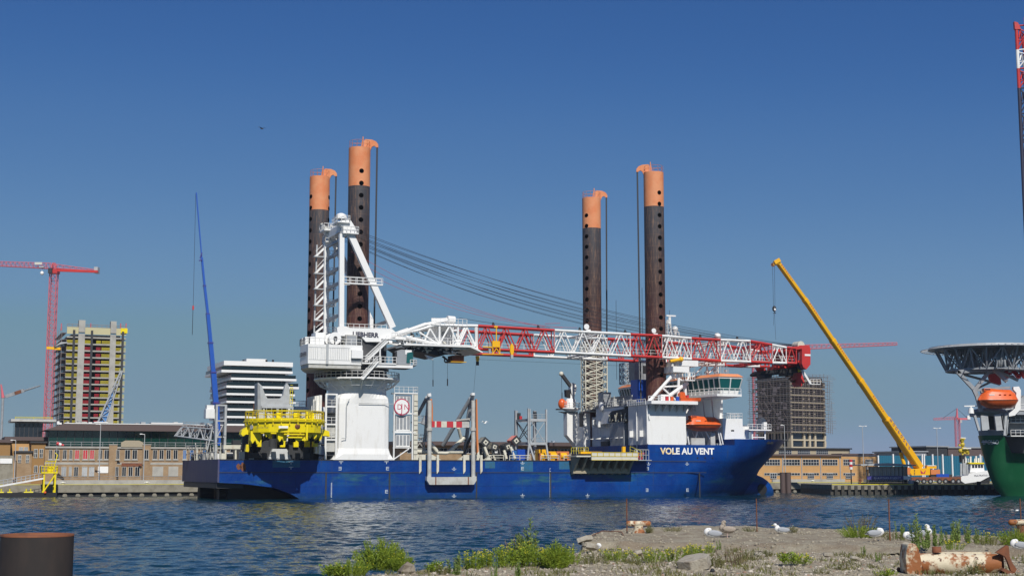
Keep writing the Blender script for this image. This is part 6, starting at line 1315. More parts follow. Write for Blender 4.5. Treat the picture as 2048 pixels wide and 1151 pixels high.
for x0, x1 in ((1528, 1560), (1566, 1600), (1605, 1638), (1644, 1675), (1686, 1710), (1730, 1746)): a, b, c, d = px2(x0, x1, 930, 917.5, OV); win(ow, a, b, c, d, OV, 'offwhite', 'dark_glass', 6, 2, wl, fw=.1); a, b, c, d = px2(x0, x1, 950, 944.5, OV); win(ow, a, b, c, d, OV, 'offwhite', 'dark_glass', 6, 1, wl, fw=.1)
for x0 in (1540, 1615, 1653, 1691): a, b, c, d = px2(x0, x0+13, 956, 945, OV-.12); win(ow, a, b, c, d, OV-.13, 'light_grey', 'dark_glass', 3, 2, wl)
m = MB(); 
for px in (1565, 1603, 1641, 1680): x = S(px, 930, OV).x; m.box(x-.15, x+.15, OV-.1, OV, QZ, zr_)
ow.split(m, 'downpipe', 'grey', wl)
# low dark shed seen between the deck cargo
sh = Thing('dock_shed', 'long low brown dock shed seen between the cargo on the ship deck', 'building', (S(980, 910, 82).x, 82, QZ), ship=True)
a, b, c, d = px2(800, 1200, 905, 889, 82); wl = sh.part(MB().box(a, b, 82, 100, QZ, d), 'wall', 'brick'); sh.part(MB().box(a-1, b+1, 80, 102, d, d+1), 'roof', 'brown_roof')
for i in range(14): x = lerp(a+2, b-4, i/13); win(sh, x, x+3.2, d-2.2, d-.7, 82, 'offwhite', 'dark_glass', 3, 1, wl)
# ---- blue hall and dark sheds far right
bh = Thing('blue_hall', 'long teal blue hall with white vertical columns behind the yellow crane', 'building', (S(1860, 950, 95).x, 95, QZ), ship=True)
a, b, c, d = px2(1757, 1995, 950, 910, 95); wl = bh.part(MB().box(a, b, 95, 115, QZ, d), 'wall', 'teal_hall')
m = MB()
for i in range(60): x = lerp(a, b, i/60); m.box(x-.04, x+.04, 94.93, 95, QZ, d)
bh.part(m, 'cladding_ribs', 'teal_hall', wl)
for px in (1757, 1787, 1817, 1845, 1849, 1866, 1886, 1905, 1961): x = S(px, 930, 94.5).x; bh.part(MB().box(x-.2, x+.2, 94.4, 94.9, QZ, d+.5), 'column', 'white')
for k, (x0, x1, y0, lab, mt) in enumerate(((1853, 1895, 893, 'dark flat shed roof block above the left part of the blue hall', 'dark_grey'), (1896, 1975, 895, 'dark brown flat shed above the right part of the blue hall', 'brown_roof'), (1818, 1853, 903, 'low grey roof block beside the dark shed above the blue hall', 'grey'))):
    a, b, c, d = px2(x0, x1, 912, y0, 130); t = Thing('distant_shed', lab, 'building', ((a+b)/2, 130, QZ), ship=True); wl = t.part(MB().box(a, b, 130, 150, QZ, d), 'wall', mt); t.part(MB().box(a-.5, b+.5, 129.5, 150.5, d, d+.4), 'roof', 'grey', wl)
# ---- tower cranes
def mast(th, X, Y, z0, z1, w_, m_, n_): 
    h = w_/2; return th.part(MB().truss([(X-h, Y-h, z0), (X+h, Y-h, z0), (X+h, Y+h, z0), (X-h, Y+h, z0), (X-h, Y-h, z1), (X+h, Y-h, z1), (X+h, Y+h, z1), (X-h, Y+h, z1)], w_*.065, w_*.03, n_, 'X'), 'mast', m_)
def jib(th, p, q, h0, h1, w_, m_, n_, nm='jib'):
    p, q = V(p), V(q); return th.part(MB().truss([p, p+V((0, w_, 0)), p+V((0, w_/2, h0)), p+V((0, w_/2-.05, h0)), q, q+V((0, w_, 0)), q+V((0, w_/2, h1)), q+V((0, w_/2-.05, h1))], w_*.09, w_*.04, n_, 'W'), nm, m_)
Yc = 560.; t = Wp(108, 545, Yc); tc = Thing('tower_crane', 'tall red tower crane left of the unfinished tower, jib running out of the picture', 'tower crane', (t.x, Yc, QZ))
mast(tc, t.x, Yc, QZ, t.z, 2.6, 'hazed_red', 26); p = Wp(105, 540, Yc); 
jib(tc, Wp(100, 536.5, Yc), Wp(-60, 528, Yc), 2.2, 1.5, 1.6, 'hazed_red', 18); jib(tc, Wp(112, 536, Yc), Wp(190, 541, Yc), 1.6, .5, 1.6, 'hazed_red', 6, 'counter_jib')
tc.part(MB().bar(Wp(104, 540, Yc-1), Wp(196, 543, Yc-1), 1.0, .9), 'counter_deck', 'red'); a, b = Wp(189, 546, Yc), Wp(197, 534, Yc); tc.part(MB().box(a.x, b.x, Yc-1, Yc+2, a.z, b.z), 'counterweight', 'light_grey')
tc.part(MB().cbox(Wp(108, 543, Yc), 3.6, 3.6, 1.6), 'slewing_unit', 'red'); tc.part(MB().cbox(Wp(101, 541, Yc-2), 1.5, 1.5, 2), 'cab', 'dark_grey'); q = Wp(108, 526, Yc); tc.part(MB().truss([V((q.x-1, Yc-1, t.z)), V((q.x+1, Yc-1, t.z)), V((q.x+1, Yc+1, t.z)), V((q.x-1, Yc+1, t.z))]+[V((q.x-.5, Yc-.5, q.z)), V((q.x+.5, Yc-.5, q.z)), V((q.x+.5, Yc+.5, q.z)), V((q.x-.5, Yc+.5, q.z))], .2, .12, 2, 'X'), 'tower_head', 'hazed_red')
q = Wp(84, 534, Yc); tc.part(MB().cbox(q, 1.8, 1.6, .5), 'trolley', 'light_grey'); h_ = Wp(84, 546, Yc); tc.part(MB().tube(q, h_, .06, n=4).ball(h_, .75, .75, .8), 'hook', 'white_clean'); a, b = Wp(69, 528.5, Yc-1), Wp(84, 524, Yc-1); tc.part(MB().box(a.x, b.x, Yc-1, Yc-.9, a.z, b.z), 'sign_board', 'cream')
# right red crane behind the boom
Yc = 600.; t = Wp(1511, 700, Yc); tc = Thing('tower_crane', 'slim red tower crane beside the scaffolded tower with a long thin jib to the right', 'tower crane', (t.x, Yc, QZ)); mast(tc, t.x, Yc, QZ, t.z, 2.7, 'hazed_red', 14); jib(tc, Wp(1512, 702, Yc), Wp(1795, 689, Yc), 2.2, 1.0, 1.6, 'hazed_red', 30)
jib(tc, Wp(1508, 702, Yc), Wp(1440, 706, Yc), 1.5, 1., 1.6, 'hazed_red', 6, 'counter_jib'); tc.part(MB().cbox(Wp(1511, 700, Yc), 3, 3, 2), 'slewing_unit', 'red')
Yc = 900.; t = Wp(1914, 835, Yc); tc = Thing('tower_crane', 'small distant red tower crane with pointed top above the blue hall', 'tower crane', (t.x, Yc, QZ)); mast(tc, t.x, Yc, QZ, t.z, 2.6, 'hazed_red', 12); pk = Wp(1914, 816, Yc); tc.part(MB().tube((t.x, Yc, t.z), pk, .9, .35, n=6), 'tower_head', 'hazed_red')
jib(tc, Wp(1912, 838, Yc), Wp(1868, 839, Yc), 1.8, 1., 1.4, 'hazed_red', 8); tc.part(MB().bar(Wp(1914, 837, Yc), Wp(1939, 837, Yc), 1, 1.2), 'counter_jib', 'hazed_red'); tc.part(MB().cbox(Wp(1937, 834, Yc), 1.8, 1.6, 2.4), 'counterweight', 'white'); tc.part(MB().tube(pk, Wp(1885, 836, Yc), .1, n=4).tube(pk, Wp(1935, 836, Yc), .1, n=4), 'tie_bar', 'dark_grey'); tc.part(MB().cbox(Wp(1921, 842, Yc), 1.5, 1.5, 1.8), 'cab', 'light_grey')
Yc = 430.; t = Wp(6, 795, Yc); tc = Thing('tower_crane', 'slender grey crane with a raised jib at the left edge of the picture', 'tower crane', (t.x, Yc, QZ)); tc.part(MB().tube((t.x, Yc, QZ), t, .38, n=8), 'mast', 'grey'); tc.part(MB().tube(t, Wp(2, 768, Yc), .5, .2, n=6), 'tower_head', 'hazed_red'); jib(tc, t, Wp(79, 771, Yc), .5, .2, .9, 'grey', 12); tc.part(MB().bar(Wp(12, 792, Yc-1), Wp(48, 780, Yc-1), .5, 1.0), 'jib_panel', 'grey'); tc.part(MB().bar(Wp(30, 786, Yc-1.4), Wp(42, 782, Yc-1.4), .4, 1.0), 'winch', 'rust')
# ---- blue telescopic crane and pale blue derrick
bc = Thing('mobile_crane', 'bright blue telescopic crane with boom almost upright behind the ship stern', 'crane', (S(436, 900, 66).x, 66, QZ), ship=True)
secs = [(435, 890, 431.5, 805, 1.4), (431.5, 805, 426.5, 744, 1.2), (426.5, 744, 421, 685, 1.0), (421, 685, 415.5, 627, .85), (415.5, 627, 409, 571, .6), (409, 571, 403.5, 515, .5), (403.5, 515, 392.5, 385, .28)]
for i, (x0, y0, x1, y1, w_) in enumerate(secs):
    o = bc.part(MB().bar(S(x0, y0, 66), S(x1, y1, 66), w_, w_*1.1), 'boom_section', 'crane_blue')
    if 0 < i < 6: p, q = S(x0, y0-1, 66), S(x0, y0+1.5, 66); bc.part(MB().bar(p, q, w_*1.5, w_*1.6), 'collar', 'text_blue', o)
p, q = S(404, 519, 65.6), S(398, 521, 65.6); bc.part(MB().bar(p, q, .3).bar(S(404, 505, 65.6), S(400, 516, 65.6), .25), 'jib_bracket', 'text_blue')
a, b = S(428, 830, 65), S(436, 815, 65); bc.part(MB().tube(S(427, 838, 65), S(432, 812, 65), .4, n=10), 'ram', 'dark_grey')
a, b = S(420, 950, 64), S(470, 930, 64); ch = bc.part(MB().box(a.x, b.x, 64, 67, QZ+.9, b.z), 'carrier', 'crane_blue'); 
for i in range(5): x = lerp(a.x+.6, b.x-.6, i/4); bc.part(MB().tube((x, 63.9, QZ+.6), (x, 64.5, QZ+.6), .6, n=14), 'wheel', 'black', ch)
bc.part(MB().tube(S(391.5, 388, 66), S(386.5, 611, 66), .04, n=4), 'hoist_line', 'cable'); hk_ = bc.part(MB().box(S(384.8, 0, 66).x if False else S(384.8, 612, 66).x, S(387.8, 612, 66).x, 65.8, 66.2, S(386, 619, 66).z, S(386, 611, 66).z), 'hook_block', 'red'); bc.part(MB().tube(S(386, 618, 66), S(384.5, 669, 66), .06, n=4), 'sling', 'black', hk_)
dr = Thing('derrick_jib', 'pale blue slanting lattice jib in front of the unfinished tower', 'crane', (S(203, 845, 110).x, 110, zt), ship=True)
def D(x, y): p = S(x, y, 110); return p
dr.part(MB().truss([D(196, 845), D(212, 845), D(212, 845)+V((0, 2, 0)), D(196, 845)+V((0, 2, 0)), D(242, 741), D(245, 741), D(245, 741)+V((0, 1, 0)), D(242, 741)+V((0, 1, 0))], .16, .1, 8, 'Z'), 'jib_frame', 'light_grey')
m = MB(); L_ = [(197, 844), (212, 844)], [(205, 824), (220, 818)], [(214, 803), (226, 790)], [(224, 782), (231, 768)], [(234, 762), (238, 748)]
for (p0, p1), (q0, q1) in zip(L_, L_[1:]): m.add([D(*p0)+V((0, .3, 0)), D(*p1)+V((0, .3, 0)), D(*q1)+V((0, .3, 0)), D(*q0)+V((0, .3, 0)), D(*p0)+V((0, 1.2, 0)), D(*p1)+V((0, 1.2, 0)), D(*q1)+V((0, 1.2, 0)), D(*q0)+V((0, 1.2, 0))], [(0, 1, 2, 3), (7, 6, 5, 4), (0, 4, 5, 1), (1, 5, 6, 2), (2, 6, 7, 3), (3, 7, 4, 0)])
dr.part(m, 'jib_panel', 'pale_blue')
for x, y, s_ in ((203, 838, 3), (212, 812, 3.5), (220, 790, 3), (227, 772, 2)): p = D(x, y); dr.part(MB().prism([(p.x-s_*.12, p.z-.2), (p.x, p.z-s_*.15), (p.x+s_*.1, p.z), (p.x+s_*.05, p.z+s_*.17), (p.x-s_*.06, p.z+.1)], 1, 110.2, 110.28), 'dark_gap', 'black')
# ---- lamp posts
for k, (x, y0, yb, Y, lab, heads) in enumerate(((197.5, 848, 962, 345, 'slim grey lamp post in front of the brick office, level with the white shutter', 1), (287, 868, 950, 352, 'short grey lamp post in front of the brick pilaster, right of the parapet', 1), (1571, 850, 955, 402, 'slim lamp post directly right of the blue ship bow', 1), (1728, 852, 958, 402, 'slim lamp post between the ochre office and the crane pavilion', 2), (1877, 856, 955, 410, 'twin headed lamp post in front of the blue hall columns', 2), (28.5, 880, 955, 345, 'thin grey lamp post at the far left before the ochre house', 1))):
    p, b = Wp(x, y0, Y), Wp(x, yb, Y); t = Thing('lamp_post', lab, 'lamp post', (b.x, Y, QZ), group='lamp posts along the far quay'); po = t.part(MB().tube((b.x, Y, QZ), (b.x, Y, p.z), .13, .08, n=8), 'pole', 'light_grey')
    for s_ in ((-1, 1) if heads == 2 else (-1,)): t.part(MB().bar((b.x, Y, p.z), (b.x+s_*.7, Y-.3, p.z+.12), .12).cbox((b.x+s_*.8, Y-.3, p.z+.1), .55, .4, .2), 'lamp_head', 'white')
# low pale wall on the quay, and small things
a, b = S(113, 960, 57).x, S(470, 960, 57).x; lw = Thing('parapet_wall', 'low pale concrete wall along the far quay left of the ship stern', 'wall', ((a+b)/2, 57, QZ), ship=True)
lw.part(MB().box(a, b, 57, 57.4, QZ, QZ+1.0), 'wall', 'concrete_pale'); lw.part(MB().rail([(a, 57.2, QZ+1.0), (b, 57.2, QZ+1.0)], .9, 3, .04), 'guard_rail', 'grey')
a, b = S(1545, 960, 57).x, S(1690, 960, 57).x; lw = Thing('parapet_wall', 'low pale concrete wall along the far quay right of the ship bow', 'wall', ((a+b)/2, 57, QZ), ship=True); lw.part(MB().box(a, b, 57, 57.4, QZ, QZ+.9), 'wall', 'concrete_pale')
for k, (x, lab) in enumerate(((126, 'small white bollard on the far quay near the yellow gangway'), (294, 'small white bollard on the far quay midway to the ship stern'), (1626, 'small white bollard on the far quay behind the dark piles'))):
    p = S(x, 966, QV+.8); t = Thing('bollard', lab, 'bollard', (p.x, QV+.9, QZ), ship=True, group='white bollards on the far quay'); t.part(MB().lathe([(.3, 0), (.28, .35), (.5, .45), (.45, .62), (0, .68)], (p.x, QV+.9, QZ), 12), 'post', 'white'); t.part(MB().tube((p.x-.55, QV+.9, QZ+.5), (p.x+.55, QV+.9, QZ+.5), .1, n=6), 'cross_bar', 'white')
for k, (x, lab) in enumerate(((1566, 'left dark mooring pile of the pair right of the ship bow'), (1577, 'right dark mooring pile of the pair right of the ship bow'))):
    p = Wp(x, 983, 385); t = Thing('mooring_pile', lab, 'pile', (p.x, 385, 0), group='pair of dark mooring piles'); z_ = Wp(x, 944.5, 385).z; t.part(MB().tube((p.x, 385, -2), (p.x, 385, z_), .72, n=20), 'shaft', 'brown_roof'); t.part(MB().tube((p.x, 385, z_), (p.x, 385, z_+.08), .76, n=20), 'cap', 'dark_grey')
# yellow gangway head, ramp and pontoon at left
pv = 47.; pn = Thing('pontoon', 'dark floating pontoon with yellow bollards at the left edge', 'pontoon', (S(50, 985, pv).x, pv, 0), ship=True); a, b = S(-60, 985, pv).x, S(114, 985, pv).x; bd = pn.part(MB().box(a, b, pv, pv+4, -.5, .95), 'hull', 'black')
for x in (3, 20, 53, 62): p = S(x, 976, pv); pn.part(MB().tube((p.x, pv+.5, .95), (p.x, pv+.5, 1.8), .16, n=8).tube((p.x-.5, pv+.5, 1.0), (p.x+.5, pv+.5, 1.0), .2, n=8), 'bollard', 'rail_yellow', bd)
p = S(90, 984, pv-.1); pn.part(MB().ball((p.x, pv-.15, p.z), .3), 'fender_buoy', 'boat_orange', bd)
gh = Thing('gangway_tower', 'bright yellow steel access platform at the end of the white gangway', 'platform', (S(98, 985, pv).x, pv+1, .95), ship=True)
a, b = S(88, 930, pv).x, S(113, 930, pv).x; z1, z2 = S(98, 943, pv).z, S(98, 918, pv).z; m = MB()
for x in (a, b-.3): m.box(x, x+.35, pv+.4, pv+.8, .95, z1); m.box(x, x+.35, pv+3, pv+3.4, .95, z1)
m.box(a-.5, b+.3, pv+.2, pv+3.6, z1-.3, z1); m.bar((a, pv+.5, .95), (b, pv+.5, z1-.3), .25); fr_ = gh.part(m, 'frame', 'yellow'); gh.part(MB().rail([(a-.5, pv+.2, z1), (b+.3, pv+.2, z1), (b+.3, pv+3.6, z1)], 1.2, .6, .07), 'guard_rail', 'yellow', fr_)
m = MB(); m.box(a+.8, b-.6, pv+.6, pv+2, z1, z2-1.6); m.rail([(a+.4, pv+.5, z2-1.6), (b-.3, pv+.5, z2-1.6)], 1.2, .5, .06); m.bar((b-.7, pv+1, z1), (b+.2, pv+1, z2+1), .18); m.bar((b+.2, pv+1, z2+1), (b-.3, pv+1, z2+1.5), .15); gh.part(m, 'upper_stage', 'yellow', fr_)
gw = Thing('gangway', 'long white railed gangway ramp rising to the yellow platform', 'gangway', (S(30, 968, pv).x, pv+1, 2), ship=True)
p, q = S(-20, 975, pv), S(87, 956, pv); m = MB(); m.bar((p.x, pv+1, p.z), (q.x, pv+1, q.z), 1.2, .35); r_ = gw.part(m, 'ramp', 'white'); gw.part(MB().rail([(p.x, pv+.5, p.z), (q.x, pv+.5, q.z)], 1.2, .9, .06).rail([(p.x, pv+1.6, p.z), (q.x, pv+1.6, q.z)], 1.2, .9, .06), 'guard_rail', 'light_grey', r_)
wsx = Wp(121, 889, 345); ws = Thing('windsock', 'red and white windsock on a pole before the brick office', 'windsock', (Wp(114, 900, 345).x, 345, QZ)); p = Wp(114, 886, 345); ws.part(MB().tube((p.x, 345, QZ), p, .07, n=6), 'pole', 'light_grey')
for i, c_ in enumerate(('safety_red', 'white', 'safety_red')): a, b = p.lerp(Wp(128, 890, 345), i/3), p.lerp(Wp(128, 890, 345), (i+1)/3); ws.part(MB().tube(a, b, .42-.07*i, .38-.07*i, n=10), 'sock_band', c_)
# ================================================================ pier with yellow crane, tug, pavilion; the green ship
PY, PZ = 352., 2.4
pr = Thing('pier', 'dark finger pier with yellow kerb carrying the yellow crane and pavilion', 'pier', (Wp(1820, 985, PY).x, PY, 0))
x0, x1 = Wp(1664, 985, PY).x, Wp(2075, 985, PY).x
dk = pr.part(MB().box(x0, x1, PY, PY+38, 1.25, PZ), 'deck_slab', 'concrete'); pr.part(MB().box(x0-.2, x1, PY+.5, PY+37.5, -3, 1.25), 'base', 'wet_concrete')
pr.part(MB().box(x0, x1, PY-.03, PY+.5, PZ+.004, PZ+.16), 'yellow_kerb', 'rail_yellow', dk); m = MB()
for i in range(30): x = lerp(x0+1, x1-2, i/29); m.box(x-.35, x+.35, PY-.25, PY+.5, -1, 2.2)
pr.part(m, 'timber_fenders', 'wet_concrete')
for px in (1832, 1958): p = Wp(px, 975, PY-.6); pr.part(MB().tube((p.x, PY-.6, -2), (p.x, PY-.6, 3.2), .5, n=14), 'fender_pile', 'black')
# yellow telescopic crane
CY = 382.
yc = Thing('mobile_crane', 'large yellow telescopic crane on the pier with its long boom leaning left', 'crane', (Wp(1860, 962, CY).x, CY, PZ))
secs = [((1838, 935), (1772, 838), 2.35, 2.0), ((1774, 841), (1722, 764), 1.75, 1.6), ((1722, 764), (1667, 684), 1.55, 1.45), ((1667, 684), (1612, 603), 1.4, 1.3), ((1612, 603), (1556, 526), 1.25, 1.15)]
L0 = 1838-1556
def BP(x, y): return Wp(x, y, CY-30*max(0, (1838-x)/L0))
dmain = (BP(1556, 526)-BP(1838, 935)).normalized(); hx = V((dmain.x, dmain.y, 0)).normalized(); side = V((-hx.y, hx.x, 0)); side = side if side.y < 0 else -side; nrm = dmain.cross(side).normalized(); nrm = nrm if nrm.z < 0 else -nrm
for i, (a_, b_, w0, w1) in enumerate(secs):
    w0 *= .86; w1 *= .86; p, q = BP(*a_), BP(*b_); d = (q-p).normalized(); m = MB(); W_ = w0*.5
    sec = [(-.42*w0, -W_), (.36*w0, -W_), (.46*w0, -W_*.7), (.46*w0, W_*.7), (.36*w0, W_), (-.42*w0, W_)]      # rounded underside
    vs = []
    for c, wv in ((p, w0), (q, w1)): vs += [c+nrm*(a*wv/w0)+side*(-b) for a, b in sec]
    m.add(vs, [(k, (k+1) % 6, 6+(k+1) % 6, 6+k) for k in range(6)]+[(5, 4, 3, 2, 1, 0), (6, 7, 8, 9, 10, 11)])
    o = yc.part(m, 'boom_section', 'crane_yellow')
    if i:
        vs = []; m2 = MB()
        for c in (p, p+d*.8): vs += [c+nrm*(a*1.18)+side*(-b*1.18) for a, b in sec]
        m2.add(vs, [(k, (k+1) % 6, 6+(k+1) % 6, 6+k) for k in range(6)]+[(5, 4, 3, 2, 1, 0), (6, 7, 8, 9, 10, 11)]); yc.part(m2, 'collar', 'crane_yellow', o)
    sz = 1.1 if i == 0 else .55; t0, t1 = (.96, .40) if i == 0 else (.62, .25) if i == 1 else (.93, .55)
    for k, ch in enumerate('NOORDZEE'):
        up = (-nrm*1.0+d*.0) if i else (-nrm*.8+d*.6).normalized(); xd = up.cross(side).normalized(); c = p.lerp(q, lerp(t0, t1, k/7))+side*(W_+.03)
        if i: up, xd = d, -nrm; xd = up.cross(side)
        yc.text(ch, sz, 'text_blue' if i == 0 else 'logo_red', c-xd*sz*.35-up*sz*.35+nrm*(-.12*w0), xd, up, 'boom_letter', o, depth=0, bold=.02)
TYP = CY-30
def WT(x, y, Y): return Wp(x, y, TYP+(Y-CY))
h = WT(1556, 526, CY); hd = yc.part(MB().bar(h, WT(1552, 519, CY), 1.4, 1.5).bar(h, WT(1546, 528, CY), .9, .7), 'boom_head', 'crane_yellow'); yc.part(MB().tube(WT(1546, 529, CY-.4), WT(1546, 529, CY+.4), .5, n=14), 'sheave', 'rust', hd)
yc.part(MB().tube(WT(1545, 531, CY), WT(1547, 611, CY), .035, n=4).tube(WT(1549, 531, CY), WT(1550, 611, CY), .035, n=4), 'hoist_line', 'dark_grey'); p = WT(1548.5, 617, CY); hb2 = yc.part(MB().ball((p.x, TYP, p.z), .5, .35, .75), 'hook_block', 'black'); yc.part(MB().ball((p.x+.1, TYP-.2, p.z-.25), .3, .3, .35), 'sheave_plate', 'white_clean', hb2); yc.part(MB().tube(p, WT(1550, 626, CY), .12, n=6).bar(WT(1546, 626, CY), WT(1552, 626, CY), .15), 'hook', 'black', hb2)
yc.part(MB().tube(WT(1549, 627, CY), WT(1551.5, 679, CY), .03, n=4).tube(WT(1548, 627, CY), WT(1547, 650, CY), .03, n=4), 'sling', 'dark_grey')
yc.part(MB().tube(Wp(1792, 877, CY-1.3), Wp(1801, 904, CY-1.3), .28, n=10), 'ram_rod', 'dark_grey'); yc.part(MB().tube(Wp(1801, 904, CY-1.3), Wp(1809, 930, CY-1.3), .48, n=12), 'ram_cylinder', 'crane_yellow')
def WB(x0, x1, y0, y1, Y0, Y1): a, b = Wp(x0, y1, Y0), Wp(x1, y0, Y0); return MB().box(a.x, b.x, Y0, Y1, a.z, b.z)
def WQ(P, Y0, Y1): p = [Wp(x, y, Y0) for x, y in P]; return MB().prism([(q.x, q.z) for q in p], 1, Y0, Y1)
sup = yc.part(WQ([(1821, 937), (1860, 935), (1860, 949), (1824, 950), (1820, 944)], CY-1.5, CY+1.5), 'superstructure', 'crane_yellow'); yc.part(WB(1813, 1822, 934, 948, CY-1.4, CY+1.4), 'counterweight', 'rope_orange', sup); yc.part(WQ([(1841, 939), (1847, 945), (1852, 938), (1850, 946), (1842, 946)], CY-1.56, CY-1.5), 'emblem', 'logo_red', sup); m = MB()
for i in range(4): a = Wp(1829, 939+i*3, CY-1.52); m.cbox(a, .3, .04, .2)
yc.part(m, 'louvre', 'dark_grey', sup)
yc.part(WB(1862, 1880, 938, 948, CY-1.2, CY+1), 'engine_block', 'rope_orange', sup); yc.part(WB(1854, 1873, 930, 936, CY-1, CY+1), 'engine_cover', 'crane_yellow', sup); yc.part(WB(1855, 1871, 929.5, 931, CY-1.1, CY+1), 'white_hose_tray', 'white', sup)
ca = yc.part(WB(1823, 1922, 953, 960, CY-1.4, CY+1.4), 'carrier', 'rust'); yc.part(WB(1873, 1898, 947, 953, CY-1.3, CY+1.3), 'blue_outrigger_box', 'blue', sup); yc.part(WB(1862, 1905, 948, 953, CY-1, CY+1), 'deck_plate', 'dark_grey', sup)
for x in (1832, 1845, 1858, 1876, 1888, 1903, 1914): c = Wp(x, 963, CY); yc.part(MB().tube((c.x, CY-1.45, PZ+.65), (c.x, CY-.9, PZ+.65), .65, n=16), 'wheel', 'black', ca); yc.part(MB().tube((c.x, CY-1.47, PZ+.65), (c.x, CY-1.44, PZ+.65), .3, n=10), 'rim', 'grey', ca)
# pavilion on the pier
VY = 357.
pa = Thing('pavilion', 'low glass walled pavilion with thin flat roof and blue railing on the pier', 'pavilion', (Wp(1775, 962, VY).x, VY, PZ))
a, b = Wp(1742, 950, VY), Wp(1818, 932, VY); pa.part(MB().box(a.x, b.x, VY+2, VY+8, PZ+.5, b.z), 'glazing', 'glass'); m = MB()
for i in range(11): x = lerp(a.x, b.x, i/10); m.box(x-.09, x+.09, VY+1.85, VY+2, PZ+.5, b.z)
pa.part(m, 'mullions', 'grey'); m = MB(); rr = random.Random(3)
for i in range(8): x = lerp(a.x+.3, b.x-1, i/8); m.box(x, x+.85, VY+1.93, VY+1.97, PZ+.9, b.z-.1)
pa.part(m, 'curtain', 'light_grey'); a, b = Wp(1722, 931.5, VY), Wp(1832, 928, VY); pa.part(MB().prism([(a.x, b.z-.25), (a.x, b.z), (lerp(a.x, b.x, .5), b.z+.35), (b.x, b.z-.1), (b.x, b.z-.35)], 1, VY, VY+9), 'roof', 'light_grey')
m = MB()
for px in (1734, 1806): x = Wp(px, 950, VY).x; m.box(x-.1, x+.1, VY+.3, VY+.5, PZ, b.z-.1)
m.box(a.x+1.2, b.x-1, VY+.6, VY+8, PZ, PZ+.4); pa.part(m, 'frame', 'dark_grey'); a, b = Wp(1735, 958, VY), Wp(1806, 951, VY); bn = pa.part(MB().box(a.x, b.x, VY+.2, VY+.28, a.z, b.z), 'banner', 'text_blue'); pa.text('BLUE-POWER SYNERGY', .62, 'text_white', (a.x+1.6, VY+.19, a.z+.15), (1, 0, 0), (0, 0, 1), 'lettering', bn, depth=.0)
pa.part(WB(1807, 1822, 951, 958, VY+.2, VY+.3), 'white_panel', 'white_clean')
c = Wp(1823, 962, VY); tk = Thing('water_tank', 'pale grey squat tank beside the pavilion on the pier', 'tank', (c.x, VY, PZ)); bd = tk.part(MB().tube((c.x, VY, PZ), (c.x, VY, PZ+.95), .85, n=20), 'body', 'light_grey'); tk.part(MB().lathe([(.88, .95), (.5, 1.05), (0, 1.08)], (c.x, VY, PZ), 20), 'lid', 'white', bd)
c = Wp(1722, 955, VY); wm_ = Thing('striped_post', 'red and white striped marker post left of the pavilion', 'post', (c.x, VY+12, PZ))
for i in range(4): zz0, zz1 = [Wp(1724, y, VY+12).z for y in (938-i*5.0, 933-i*5.0)]; wm_.part(MB().tube((c.x+.4, VY+12, zz0), (c.x+.4, VY+12, zz1), .42, n=12), 'band', 'safety_red' if i % 2 else 'white')
wm_.part(MB().tube((c.x+.4, VY+12, PZ), (c.x+.4, VY+12, Wp(1724, 938, VY+12).z), .15, n=8), 'stem', 'dark_grey')
p = Wp(1659.5, 962, VY); q = Wp(1846, 965, PY+1)
for x, lab in ((1720, 'person in dark clothes standing on the pier left of the pavilion'),):
    c = Wp(x, 960, VY); pe = Thing('person', lab, 'person', (c.x, VY, PZ)); m = MB(); m.tube((c.x-.1, VY, PZ), (c.x-.1, VY, PZ+.85), .09, .12); m.tube((c.x+.12, VY, PZ), (c.x+.1, VY, PZ+.85), .09, .12); m.ball((c.x, VY, PZ+1.15), .24, .18, .38); m.ball((c.x, VY, PZ+1.65), .12, .13, .16); m.tube((c.x-.24, VY, PZ+1.4), (c.x-.3, VY-.1, PZ+.85), .06); m.tube((c.x+.24, VY, PZ+1.4), (c.x+.3, VY-.1, PZ+.85), .06); pe.part(m, 'body', 'rust')
# tug behind the pier
TY = 398.
tg = Thing('tugboat', 'white harbour tug with yellow roofed wheelhouse and black funnel behind the pier', 'boat', (Wp(1950, 975, TY).x, TY, 0))
tg.part(WQ([(1915, 957), (1925, 961), (1950, 965), (1972, 958), (1981, 952), (1977, 980), (1912, 980)], TY, TY+9), 'hull', 'black'); hs_ = tg.part(WQ([(1938, 946), (1975, 940), (1979, 952), (1960, 962), (1930, 966), (1921, 960), (1922, 951), (1936, 950)], TY-.1, TY+7), 'deckhouse', 'white_clean')
wh_ = tg.part(WQ([(1942, 926), (1967, 926), (1969, 942), (1940, 944)], TY+1, TY+6), 'wheelhouse', 'white_clean'); tg.part(WQ([(1936, 924), (1968, 924), (1969, 927), (1942, 927)], TY+.7, TY+6.3), 'roof', 'yellow', wh_)
for x in (1944.5, 1950.5, 1956.5, 1962): tg.part(WB(x, x+4, 928.5, 934.5, TY+.9, TY+.99), 'window', 'dark_glass', wh_)
tg.text('MULTRATUG 1', .62, 'text_dark', Wp(1948.5, 952, TY-.15), (1, 0, .04), (0, 0, 1), 'lettering', hs_, depth=.02)
m = MB(); rr = random.Random(77)
for i in range(9): x = rr.uniform(1925, 1973); m.tube(Wp(x, 926, TY+2), Wp(x, rr.uniform(906, 918), TY+2), .09, n=5)
for x, y in ((1941, 912), (1952, 911), (1957, 915)): m.tube(Wp(x, 924, TY+2), Wp(x, y, TY+2), .28, n=6)
tg.part(m, 'aerials', 'white'); tg.part(WB(1923, 1931, 909, 924, TY+2, TY+4), 'funnel', 'black'); m = MB()
